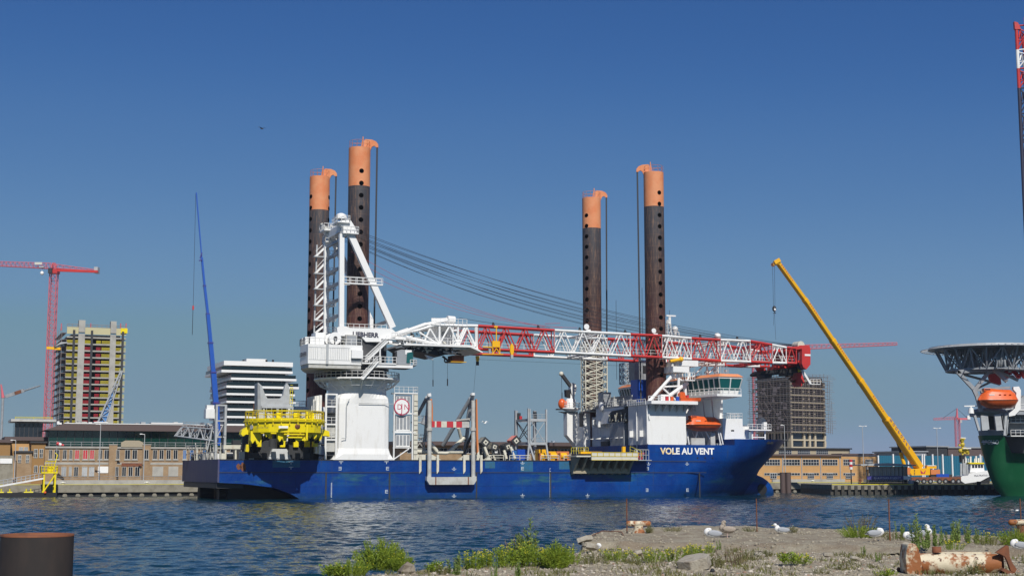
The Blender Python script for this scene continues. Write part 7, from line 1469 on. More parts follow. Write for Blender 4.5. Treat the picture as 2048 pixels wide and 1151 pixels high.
for q_ in ((1925, 909, 1925, 893), (1925, 893, 1924, 877), (1918, 903, 1938, 906), (1917, 889, 1928, 891), (1922, 876, 1930, 877)): m.bar(Wp(q_[0], q_[1], TY+3), Wp(q_[2], q_[3], TY+3), .5)
for x, y in ((1924, 880), (1921, 901), (1926, 899), (1934, 902), (1930, 898), (1925, 888)): m.ball(Wp(x, y, TY+3), .65)
tg.part(m, 'mast', 'deck_yellow'); tg.part(MB().bar(Wp(1926, 895.5, TY+2), Wp(1942, 896, TY+2), .3, .25).bar(Wp(1921, 874.5, TY+2), Wp(1932, 875, TY+2), .25, .2), 'radar', 'white_clean')
rl_ = MB().rail([Wp(1922, 950, TY), Wp(1938, 948, TY)], 1.1, 1, .06); rl_.bar(Wp(1922, 951, TY), Wp(1922, 926, TY), .5).bar(Wp(1934, 948, TY), Wp(1934, 928, TY), .4).bar(Wp(1928, 948, TY), Wp(1928, 925, TY), .9); tg.part(rl_, 'side_mast', 'light_grey')
# ---------------------------------------------------------------- the green ship entering at the right edge
GY = 322.
gs = Thing('green_ship', 'dark green hulled ship at the right edge with raised round helideck over its bow', 'ship', (Wp(2060, 988, GY).x, GY+8, 0))
# hull loft: near side recedes towards the stem
prof = [(868, 1958), (900, 1965), (930, 1973), (955, 1981), (975, 1989), (988, 2000), (1010, 2012)]
m = MB(); nst = 40; rows_ = []
for y, xs_ in prof:
    row = []
    for i in range(nst):
        t = i/(nst-1); X0 = Wp(xs_, y, GY+11).x; X = lerp(X0, X0+24, t**1.4); hbw = 11*min(1, (t*1.15))**.62*(.55+.45*(988-y)/120 if y < 988 else .5); xa_, xb_ = Wp(2007, 868, GY+6).x, Wp(2026, 905, GY+4).x; cut = Wp(2000, 868+37*max(0, min(1, (X-xa_)/(xb_-xa_))), GY).z; row.append((X, GY+11-hbw, min(Wp(xs_, y, GY).z, cut)))
    rows_.append(row)
fx = [r_[:] for r_ in rows_]; near = [p for r_ in rows_ for p in r_]; m.add(near, [(a*nst+b, a*nst+b+1, (a+1)*nst+b+1, (a+1)*nst+b)[::-1] for a in range(len(prof)-1) for b in range(nst-1)], True)
far_ = [(p[0], 2*(GY+11)-p[1], p[2]) for p in near]; m.add(far_, [(a*nst+b, a*nst+b+1, (a+1)*nst+b+1, (a+1)*nst+b) for a in range(len(prof)-1) for b in range(nst-1)], True)
gh_ = gs.part(m, 'hull', 'green_hull')
def zG(y): return Wp(2000, y, GY).z
# lower waist: hide the top plating right of the step by a separate cut: build the grey band only forward
X1958, X2008, X2022 = Wp(1955, 860, GY).x, Wp(2008, 860, GY).x, Wp(2024, 900, GY).x
m = MB(); m.add([(r[0], r[1]-.03, r[2]) for r in rows_[0]]+[(r[0]-.2, r[1]-.03, zG(858)) for r in rows_[0]], [(b, b+1, nst+b+1, nst+b) for b in range(nst-1) if rows_[0][b+1][0] < Wp(2008, 868, GY+6).x]); gs.part(m, 'bulwark_band', 'grey', gh_)
gs.text('APOLLO', 1.35, 'mark_white', (Wp(1969, 887, GY).x, GY+2.2, Wp(1969, 887, GY).z), (.87, -.49, 0), (0, 0, 1), 'ship_name', gh_, depth=2.2, sx=.92) if False else None
nm = gs.text('APOLLO', 1.35, 'mark_white', (Wp(1971, 887, GY+7).x, GY, Wp(1969, 887, GY+5).z), (1, 0, 0), (0, 0, 1), 'ship_name', gh_, depth=0, sx=.56, bold=.035)
from mathutils.bvhtree import BVHTree
def wrap(o, tgt, off=.05):
    bv = BVHTree.FromPolygons([v.co[:] for v in tgt.data.vertices], [p.vertices[:] for p in tgt.data.polygons])
    for v in o.data.vertices:
        h_ = bv.ray_cast(V((v.co.x, v.co.y-30, v.co.z)), V((0, 1, 0)))
        if h_[0]: v.co.y = h_[0].y-off
wrap(nm, gh_, .12)
gs.part(MB().box(X2008+2.5, X2008+26, GY+7, GY+15, zG(908), zG(905)), 'fore_deck', 'grey')
# superstructure above: grey frame with openings
a = Wp(1944, 827, GY); b = Wp(2004, 822, GY); tx = Wp(1943, 825, GY+11).x; m = MB(); m.prism([(tx, GY+9.5), (tx+2.5, GY+5), (tx+6, GY+1.5), (tx+14, GY+1), (tx+14, GY+21), (tx+6, GY+20.5), (tx+2.5, GY+17), (tx, GY+12.5)], 2, zG(828), zG(821)); gs.part(m, 'upper_deck', 'grey')
for (x0, y0, x1, y1, w_) in ((1949, 830, 1958, 860, .6), (1966, 830, 1969, 860, 1.5), (1973, 830, 1976, 858, .5), (1996, 828, 2000, 860, 2.2), (2002, 829, 2006, 858, .4), (2012, 826, 2009, 870, .8), (2016, 826, 2012, 868, .4)): gs.part(MB().bar(Wp(x0, y0, GY+2), Wp(x1, y1, GY+2), w_*.8, .7), 'deck_column', 'light_grey')
gs.part(WB(1972, 1994, 832, 858, GY+8, GY+9), 'inner_bulkhead', 'dark_grey')
gs.part(WB(2004, 2100, 790, 866, GY+9, GY+24), 'superstructure', 'grey'); gs.part(WB(2010, 2100, 860, 910, GY+12, GY+14), 'inner_bulkhead', 'dark_grey')
for y in (843, 870, 818): p, q = Wp(2022, y, GY+4), Wp(2070, y, GY+4); o = gs.part(MB().box(p.x, q.x, GY+4, GY+9, p.z-.2, p.z), 'gallery_deck', 'white'); gs.part(MB().rail([(p.x, GY+4, p.z), (q.x, GY+4, p.z)], 1.2, 1, .06), 'guard_rail', 'white', o)
p = Wp(1960, 820, GY+3); gs.part(MB().ball((Wp(1985, 815, GY+4).x, GY+6, zG(820)), 4.2, 3, .9), 'breakwater', 'grey')
# radar
p = Wp(1942, 826, GY+2); m = MB(); m.tube(p, Wp(1942, 815, GY+2), .7, .5, n=12); q = Wp(1928, 811.5, GY+2), Wp(1955, 811, GY+2); m.bar(q[0], q[1], .35, .25); m.tube(Wp(1942, 815, GY+2), Wp(1942, 811, GY+2), .2); gs.part(m, 'radar', 'white_clean')
# helideck
HC = Wp(1972, 690, GY+8); HR = abs(HC.x-Wp(1846, 700, GY+8).x)
m = MB(); dz = HC.z; m.lathe([(0, .25), (HR*.88, .1), (HR*.89, -.45), (0, -.45)], (HC.x, HC.y, dz-.6), 40, smooth=False); hd_ = gs.part(m, 'helideck', 'light_grey')
m = MB(); n_ = 56
for i in range(n_): t = 2*math.pi*i/n_; m.bar((HC.x+HR*.89*math.cos(t), HC.y+HR*.89*math.sin(t), dz-.8), (HC.x+HR*math.cos(t), HC.y+HR*math.sin(t), dz-1.15), .16, .12)
m.path([(HC.x+HR*math.cos(2*math.pi*i/n_), HC.y+HR*math.sin(2*math.pi*i/n_), dz-1.15) for i in range(n_+1)], .09, 4); gs.part(m, 'safety_net', 'light_grey', hd_)
m = MB(); zt4, zb4 = dz-1.1, Wp(1960, 741, GY+8).z; R2, R3 = HR*.78, HR*.62; ring = []
for i in range(20):
    t0, t1 = 2*math.pi*i/20, 2*math.pi*(i+1)/20; A0 = V((HC.x+R2*math.cos(t0), HC.y+R2*math.sin(t0), zt4)); A1 = V((HC.x+R2*math.cos(t1), HC.y+R2*math.sin(t1), zt4)); B0 = V((HC.x+R3*math.cos(t0), HC.y+R3*math.sin(t0), zb4)); B1 = V((HC.x+R3*math.cos(t1), HC.y+R3*math.sin(t1), zb4))
    m.bar(A0, A1, .4); m.bar(B0, B1, .42); m.bar(A0, B0, .35); m.bar(A0 if i % 2 else A1, B1 if i % 2 else B0, .28)
for i in range(-6, 7):
    y_ = HC.y+i*1.6; hw = math.sqrt(max(1, R3*R3-(i*1.6)**2)); m.bar((HC.x-hw, y_, zb4), (HC.x+hw, y_, zb4), .35); m.bar((HC.x-hw, y_, zt4), (HC.x+hw, y_, zt4), .4); k_ = 10
    for j in range(k_): xa, xb = lerp(HC.x-hw, HC.x+hw, j/k_), lerp(HC.x-hw, HC.x+hw, (j+1)/k_); m.bar((xa, y_, zt4 if j % 2 else zb4), (xb, y_, zb4 if j % 2 else zt4), .25)
gs.part(m, 'helideck_truss', 'grey', hd_)
for (x0, y0, x1, y1, w_, dY) in ((1914, 742, 1947, 777, .8, 2), (1947, 777, 1953, 790, .8, 2), (1953, 790, 1962, 822, .75, 2), (1950, 778, 1984, 735, .75, 2), (1984, 735, 2014, 762, .8, 2), (1990, 739, 2036, 760, .6, 6), (1926, 748, 2000, 768, .5, 12), (1950, 778, 2010, 750, .45, 12), (1950, 780, 2020, 774, .5, 2), (1914, 743, 1984, 738, .8, 2), (1984, 735, 2060, 738, .6, 2)): gs.part(MB().bar(Wp(x0, y0, GY+dY), Wp(x1, y1, GY+dY), w_), 'helideck_strut', 'grey')
m = MB()
for i in range(7): gs.part(MB().bar(Wp(2012+i*5, 742+i % 3*5, GY+6), Wp(2014+i*6, 755-i % 2*8, GY+7), .9, .5), 'red_pipework', 'safety_red') 
m.prism([(Wp(x, y, GY+7).x, Wp(x, y, GY+7).z) for x, y in ((1977, 748), (2000, 745), (2003, 768), (1990, 765), (1981, 762))], 1, GY+7, GY+8); gs.part(m, 'red_winch', 'safety_red')
# davit
gs.part(WQ([(2027, 773), (2038, 772), (2042, 780), (2041, 818), (2030, 830), (2018, 832), (2018, 826), (2030, 816), (2033, 785), (2027, 778)], GY+1, GY+2), 'davit', 'white_clean'); gs.part(WB(1963, 1972, 779, 786, GY+3, GY+4), 'davit_head', 'white')
lb = boat(0, 0, 0, 0, 0, 'large orange enclosed lifeboat high on the green ship under its helideck', L=8.6, h=4.4, wd=1.7); p = Wp(1958, 816.5, GY+.5); lb.location = (p.x, GY+.5, p.z)
# lattice leg of the green ship
LY_ = 352.; lg_ = None
def LW(x, y): return Wp(x, y, LY_)
base = LW(2057, 690); top = Wp(2030, 52, LY_); X_ = top.x
ztop_ = top.z; bays = [(ztop_, ztop_-6.2, 'red'), (ztop_-6.2, ztop_-11, 'white'), (ztop_-11, ztop_-16, 'red')]; zc = ztop_-16
while zc > 12: bays.append((zc, zc-6.5, 'text_dark')); zc -= 6.5
for z1_, z0_, c_ in bays:
    m = MB(); sd = 7.5; C_ = [(X_+.3, LY_), (X_+.3+sd, LY_-2), (X_+.3+sd*.6, LY_+sd)]
    for cx_, cy_ in C_: m.tube((cx_, cy_, z0_), (cx_, cy_, z1_), .42, n=10)
    for i in range(3):
        a_, b_ = C_[i], C_[(i+1) % 3]; mid = ((a_[0]+b_[0])/2, (a_[1]+b_[1])/2)
        m.tube((*a_, z1_), (*b_, z1_), .2, n=6); m.tube((*a_, z0_), (*mid, z1_), .2, n=6); m.tube((*b_, z0_), (*mid, z1_), .2, n=6); m.tube((*a_, z1_-.5), (*b_, z0_+1.5), .15, n=6)
    gs.part(m, 'lattice_leg_bay', c_, label=None)
m = MB(); m.rail([(X_+2, LY_-1, ztop_), (X_+7.5, LY_-2.5, ztop_+.5)], 1.8, 1, .08); m.prism([(X_-.3, ztop_+1), (X_+.6, ztop_+.7), (X_+1.3, ztop_-1), (X_-.2, ztop_-1)], 1, LY_-.5, LY_+.5); gs.part(m, 'leg_head', 'red')
# ================================================================ near bank: rubble quay, weeds, gulls, bollards
from mathutils import noise
GZ = 3.0
EDGE = [(-14, 18), (-9, 22), (-6, 26), (-3.9, 30.2), (-2.5, 33), (.83, 36.5), (1.96, 41.7), (2.35, 47.6), (4.2, 53.6), (7.3, 56.3), (10.6, 53.6), (13.8, 48.6), (16.3, 46), (30, 40)]
def yedge(x): return interp(x, EDGE)
def gz(x, y):
    n = noise.noise(V((x*.9, y*.9, 0)))*.07+noise.noise(V((x*3.1, y*3.1, 4)))*.03
    return GZ+n*(1 if y < 44 else .4)
def ground_mat():
    m = bpy.data.materials.new('rubble_ground'); m.use_nodes = True; n = m.node_tree; N = n.nodes; L = n.links; b = N['Principled BSDF']; b.inputs['Roughness'].default_value = .95
    tc = N.new('ShaderNodeTexCoord')
    vo = N.new('ShaderNodeTexVoronoi'); vo.inputs['Scale'].default_value = 14; L.new(tc.outputs['Object'], vo.inputs[0])
    sx = N.new('ShaderNodeSeparateColor'); L.new(vo.outputs['Color'], sx.inputs[0])
    cr = N.new('ShaderNodeValToRGB'); e = cr.color_ramp.elements; e[0].color = (.19, .165, .115, 1); e[1].color = (.46, .41, .32, 1)
    for p_, c_ in ((.25, (.29, .25, .18, 1)), (.5, (.36, .315, .23, 1)), (.7, (.33, .24, .17, 1)), (.85, (.29, .27, .21, 1))): x = e.new(p_); x.color = c_
    L.new(sx.outputs[0], cr.inputs[0])
    no = N.new('ShaderNodeTexNoise'); no.inputs['Scale'].default_value = .8; no.inputs['Detail'].default_value = 8; L.new(tc.outputs['Object'], no.inputs[0])
    mr = N.new('ShaderNodeMapRange'); mr.inputs[1].default_value = .4; mr.inputs[2].default_value = .62; L.new(no.outputs[0], mr.inputs[0])
    mx = N.new('ShaderNodeMix'); mx.data_type = 'RGBA'; L.new(mr.outputs[0], mx.inputs[0]); mx.inputs[7].default_value = (.36, .315, .225, 1); L.new(cr.outputs[0], mx.inputs[6]); L.new(mx.outputs[2], b.inputs['Base Color'])
    bu = N.new('ShaderNodeBump'); bu.inputs['Distance'].default_value = .05; bu.inputs['Strength'].default_value = 1; L.new(vo.outputs['Distance'], bu.inputs['Height']); n2 = N.new('ShaderNodeTexNoise'); n2.inputs['Scale'].default_value = 25; n2.inputs['Detail'].default_value = 5; L.new(tc.outputs['Object'], n2.inputs[0])
    b2 = N.new('ShaderNodeBump'); b2.inputs['Distance'].default_value = .02; L.new(n2.outputs[0], b2.inputs['Height']); L.new(bu.outputs[0], b2.inputs['Normal']); L.new(b2.outputs[0], b.inputs['Normal']); MATS['rubble_ground'] = m
ground_mat()
mat('slab_concrete', (.31,.275,.2), .95, col2=(.2,.155,.105), sc2=1.3, amt=.85, lo=.4, hi=.62, bump=.045, bsc=16, col3=(.45,.42,.35), sc3=22, lo3=.6, hi3=.66)
m = MB(); nx, ny = 220, 150; g0 = []
for i in range(nx):
    x = lerp(-14, 24, i/(nx-1)); ye = yedge(x)+noise.noise(V((x*2, 0, 0)))*.35
    for j in range(ny):
        if j < ny-4: y = lerp(6, ye, (j/(ny-5))**.8); z = gz(x, y)
        else: y = ye+(j-(ny-5))*.06; z = gz(x, ye)-(.15, .7, 1.8, 4.5)[j-(ny-4)]
        g0.append((x, y, z))
m.add(g0, [(i*ny+j, (i+1)*ny+j, (i+1)*ny+j+1, i*ny+j+1) for i in range(nx-1) for j in range(ny-1)], True)
single(m, 'ground', 'rubble_ground', None, None, (0, 0, 0), kind='structure')
# concrete quay slab at the back, broken at its left end
def sl_front(x): return interp(x, [(1.9, 42.0), (3, 42.6), (4.6, 41.8), (7, 41.2), (10, 40.2), (14, 38), (24, 33)])
m = MB(); nx, ny = 300, 90; gg = []
for i in range(nx):
    x0 = lerp(2.0, 24, i/(nx-1)); f_ = sl_front(x0)+noise.noise(V((x0*1.7, 3, 0)))*.5; bk = yedge(x0)+.12
    for j in range(ny):
        y = lerp(f_, bk, j/(ny-1)); jag = noise.noise(V((y*.9, 8, 0)))*.35+noise.noise(V((y*3, 1, 0)))*.12 if i == 0 else 0
        gg.append((x0+jag, y, GZ+.2*min(1, j/5)+.05*noise.noise(V((x0*1.1, y*.9, 9)))+.03*noise.noise(V((x0*3.7, y*3, 5)))+.02*noise.noise(V((x0*9, y*7, 3)))))
m.add(gg, [(i*ny+j, (i+1)*ny+j, (i+1)*ny+j+1, i*ny+j+1) for i in range(nx-1) for j in range(ny-1)], True)
m.add([gg[j] for j in range(ny)]+[(gg[j][0]-.05, gg[j][1], GZ-.5) for j in range(ny)], [(j, j+1, ny+j+1, ny+j) for j in range(ny-1)])
m.add([gg[i*ny+ny-1] for i in range(nx)]+[(gg[i*ny+ny-1][0], gg[i*ny+ny-1][1], -3) for i in range(nx)], [(i, i+1, nx+i+1, nx+i)[::-1] for i in range(nx-1)])
single(m, 'pavement', 'slab_concrete', None, None, (0, 0, 0), kind='structure')
def GF(px, py, dz=0):
    p = Gp(px, py, GZ+dz)
    on = p.x > 2.1 and p.y > sl_front(p.x)
    z = GZ+.2 if on else gz(p.x, p.y); p = Gp(px, py, z); return V((p.x, p.y, z-.01))
# stones: uncountable rubble
mat('stone_grey', (.33,.295,.225), .95, col2=(.42,.38,.3), sc2=3, amt=.8); mat('stone_brown', (.2,.17,.13), .9, col2=(.3,.26,.2), sc2=4, amt=.8, bump=.03, bsc=8); mat('stone_pale', (.52,.47,.4), .95); mat('stone_red', (.34,.22,.16), .95)
rr = random.Random(99)
def rock(m, c, r, rr):
    n_, k_ = 6, 4; sx, sy, sz = r*rr.uniform(.7, 1.3), r*rr.uniform(.7, 1.3), r*rr.uniform(.5, .9); o = len(m.v); vs = []
    for j in range(k_+1):
        ph = math.pi*j/k_
        for i in range(n_): t = 2*math.pi*i/n_+j*.4; q = rr.uniform(.82, 1.15); vs.append((c[0]+sx*q*math.sin(ph)*math.cos(t), c[1]+sy*q*math.sin(ph)*math.sin(t), c[2]-sz*q*math.cos(ph)))
    m.add(vs, [(j*n_+i, j*n_+(i+1) % n_, (j+1)*n_+(i+1) % n_, (j+1)*n_+i) for j in range(k_) for i in range(n_)])
for nm_, mt, cnt, r0, r1 in (('gravel', 'stone_grey', 5200, .01, .036), ('gravel', 'stone_pale', 1500, .01, .036), ('gravel', 'stone_red', 500, .01, .036)):
    m = MB()
    while cnt:
        y = rr.uniform(27, 44.5); x = rr.uniform(-.14*y-.3, .36*y)
        if y > yedge(x)-.1 or (x > 2 and y > sl_front(x)-.2 and rr.random() < .93): continue
        dens = .5+.5*noise.noise(V((x*.7, y*.5, 2)))
        if rr.random() > dens+.2: continue
        r = rr.uniform(r0, r1)*rr.choice([1, 1, 1, 1.5]); rock(m, (x, y, gz(x, y)+r*.2+(.1 if x > 2 and y > sl_front(x) else 0)), r, rr); cnt -= 1
    single(m, nm_, mt, 'loose rubble and stones scattered over the near quay', 'gravel', (0, 0, 0), kind='stuff')
for x, y, r, mt, lab in ((815, 1147, .22, 'stone_brown', 'large flat brown stone right of the big green bush'), (1188, 1103, .09, 'stone_pale', 'pale stone by the broken left end of the slab'), (1880, 1128, .1, 'stone_red', 'reddish brick lump in front of the fallen rusty bollard') , (1175, 1092, .13, 'stone_grey', 'grey broken slab lump at the left end of the slab'), (1425, 1142, .07, 'dark_grey', 'small dark lump on the pale rubble, bottom centre right'), (1798, 1142, .1, 'rust', 'dark rusty scrap lying left of the fallen bollard')):
    c = GF(x, y); m = MB(); rock(m, c+V((0, 0, r*.35)), r, rr); m.sm = [False]*len(m.f); single(m, 'rock', mt, lab, 'rock', c)
m = MB()
for i in range(1500):
    x = rr.uniform(2.4, 18); y = rr.uniform(sl_front(x)+.2, yedge(x)-.2)
    if noise.noise(V((x*1.1, y*.5, 11))) < -.1 and rr.random() < .8: continue
    r = rr.uniform(.012, .035)*rr.choice([1, 1, 1.7]); rock(m, (x, y, GZ+.2+r*.3), r, rr)
single(m, 'gravel', 'stone_grey', 'loose crumbs of stone lying on the quay slab', 'gravel', (0, 0, 0), kind='stuff')
mat('chunk', (.36,.33,.27), .95, col2=(.24,.2,.15), sc2=5, amt=.8, bump=.03, bsc=14)
rr = random.Random(63)
for x, y, L_, lab in ((1395, 1136, .95, 'large tilted broken concrete slab among the weeds below the sleeping grey gull'), (1170, 1084, .5, 'broken concrete block at the crumbling left corner of the slab'), (1184, 1098, .45, 'lower broken concrete block at the crumbling left corner of the slab'))+tuple((1215+i*62+rr.uniform(-18, 18), 1112+rr.uniform(-3, 14), rr.uniform(.16, .42), 'pale broken concrete chunk along the front of the slab') for i in range(13)):
    c = GF(x, y); m = MB(); n_ = rr.randint(5, 7); pl = [(L_/2*rr.uniform(.7, 1.15)*math.cos(6.283*k/n_), L_*.4*rr.uniform(.7, 1.2)*math.sin(6.283*k/n_)) for k in range(n_)]; m.prism(pl, 2, 0, L_*.28); Rm = Matrix.Rotation(rr.uniform(-.5, .5), 3, 'X') @ Matrix.Rotation(rr.uniform(-.35, .35), 3, 'Y'); m.v = [tuple(Rm @ V(v_)+c+V((0, 0, .02))) for v_ in m.v]
    single(m, 'concrete_chunk', 'chunk', lab, 'rubble', c, group='broken concrete chunks along the slab', bevel=.015)
# ---------------------------------------------------------------- plants
mat('leaf_fresh', (.13,.2,.02), .6, col2=(.22,.28,.03), sc2=6, amt=.9, lo=.4, hi=.6, spec=.2); mat('leaf_green', (.14,.21,.045), .6, col2=(.22,.28,.08), sc2=5, amt=.9, lo=.4, hi=.6, spec=.2); mat('leaf_dull', (.13,.14,.045), .7, col2=(.21,.18,.08), sc2=5, amt=.9, spec=.2)
mat('stem_brown', (.16,.11,.07), .8); mat('flower_yellow', (.8,.68,.02), .5); mat('flower_white', (.6,.58,.5), .6)
for n_ in ('leaf_fresh', 'leaf_green', 'leaf_dull'):
    b_ = M(n_).node_tree.nodes['Principled BSDF']; 
    if 'Transmission Weight' in b_.inputs: pass
def leafq(m, c, d, ln, wd, rr):
    d = V(d).normalized(); s_ = d.cross(V((rr.uniform(-1, 1), rr.uniform(-1, 1), rr.uniform(-.2, 1)))).normalized()*wd/2; c = V(c); mid = c+d*ln*.5
    m.add([c, mid+s_, c+d*ln, mid-s_], [(0, 1, 2, 3)])
def plant(kind, h, seed, name, label, cat, base, spread=1.):
    rr = random.Random(seed); th = Thing(name, label, cat, base); b = V(base); st, lf, fl = MB(), MB(), MB()
    if kind == 'bush': ns, sp, lm, fm = 150, .62*h*spread, 'leaf_fresh', 'flower_yellow'
    elif kind == 'ragwort': ns, sp, lm, fm = 34, .55*h*spread, 'leaf_fresh', 'flower_yellow'
    elif kind == 'spike': ns, sp, lm, fm = 5, .14*h*spread, 'leaf_green', None
    elif kind == 'grass': ns, sp, lm, fm = 34, .6*h*spread, 'leaf_fresh', 'flower_yellow'
    elif kind == 'dry': ns, sp, lm, fm = 26, .55*h*spread, 'leaf_dull', 'flower_white'
    else: ns, sp, lm, fm = 40, .6*h*spread, 'leaf_dull', 'flower_white'
    for i in range(ns):
        a = rr.uniform(0, 6.283); r = sp*math.sqrt(rr.random()); hh = h*rr.uniform(.55, 1)*(1-.45*(r/sp)**1.5 if kind in ('bush', 'low') else 1-.3*(r/sp))
        p = b+V((r*math.cos(a)*.8, r*math.sin(a)*.8, 0)); out = V((math.cos(a), math.sin(a), 0))*(r*.45+rr.uniform(-.1, .1)*h*(0.15 if kind == 'spike' else 1)); q = p+out+V((0, 0, hh)); mid = p.lerp(q, .5)-out*.15
        st.tube(p, mid, h*.008+.002, n=3, cap=False); st.tube(mid, q, h*.006+.0015, n=3, cap=False)
        k = {'bush': 38, 'ragwort': 26, 'spike': 95, 'grass': 14, 'dry': 16, 'low': 24}[kind]
        for j in range(k):
            t = rr.uniform(.12 if kind in ('bush', 'low', 'ragwort') else .15, 1) if kind != 'spike' else j/k; c = p.lerp(mid, t*2) if t < .5 else mid.lerp(q, t*2-1); c = c+V((rr.uniform(-1, 1), rr.uniform(-1, 1), rr.uniform(-.5, .5)))*h*(.02 if kind == 'spike' else .05)
            an = rr.uniform(0, 6.283); up = .9 if kind in ('spike', 'bush') else .6; ln = {'spike': .085*(1-.55*t)+.03, 'bush': .065, 'ragwort': .1, 'grass': .25, 'dry': .07, 'low': .09}[kind]*h*rr.uniform(.7, 1.3)
            leafq(lf, c, (math.cos(an), math.sin(an), up), ln, ln*(.3 if kind != 'spike' else .26), rr)
        if fm and rr.random() < ({'ragwort': .5, 'bush': .12, 'grass': .25, 'dry': .35, 'low': .5}[kind]):
            for j in range(3 if kind == 'ragwort' else 1):
                c = q+V((rr.uniform(-1, 1), rr.uniform(-1, 1), rr.uniform(-.3, 1)))*.06*h; rs = .012 if kind != 'dry' else .008; fl.ball(c, rs, rs, rs*.6, 5, 3)
    th.part(st, 'leaf_stems', 'stem_brown' if kind == 'dry' else lm); th.part(lf, 'leaves', lm)
    if fl.v: th.part(fl, 'blossoms', fm)
    return th
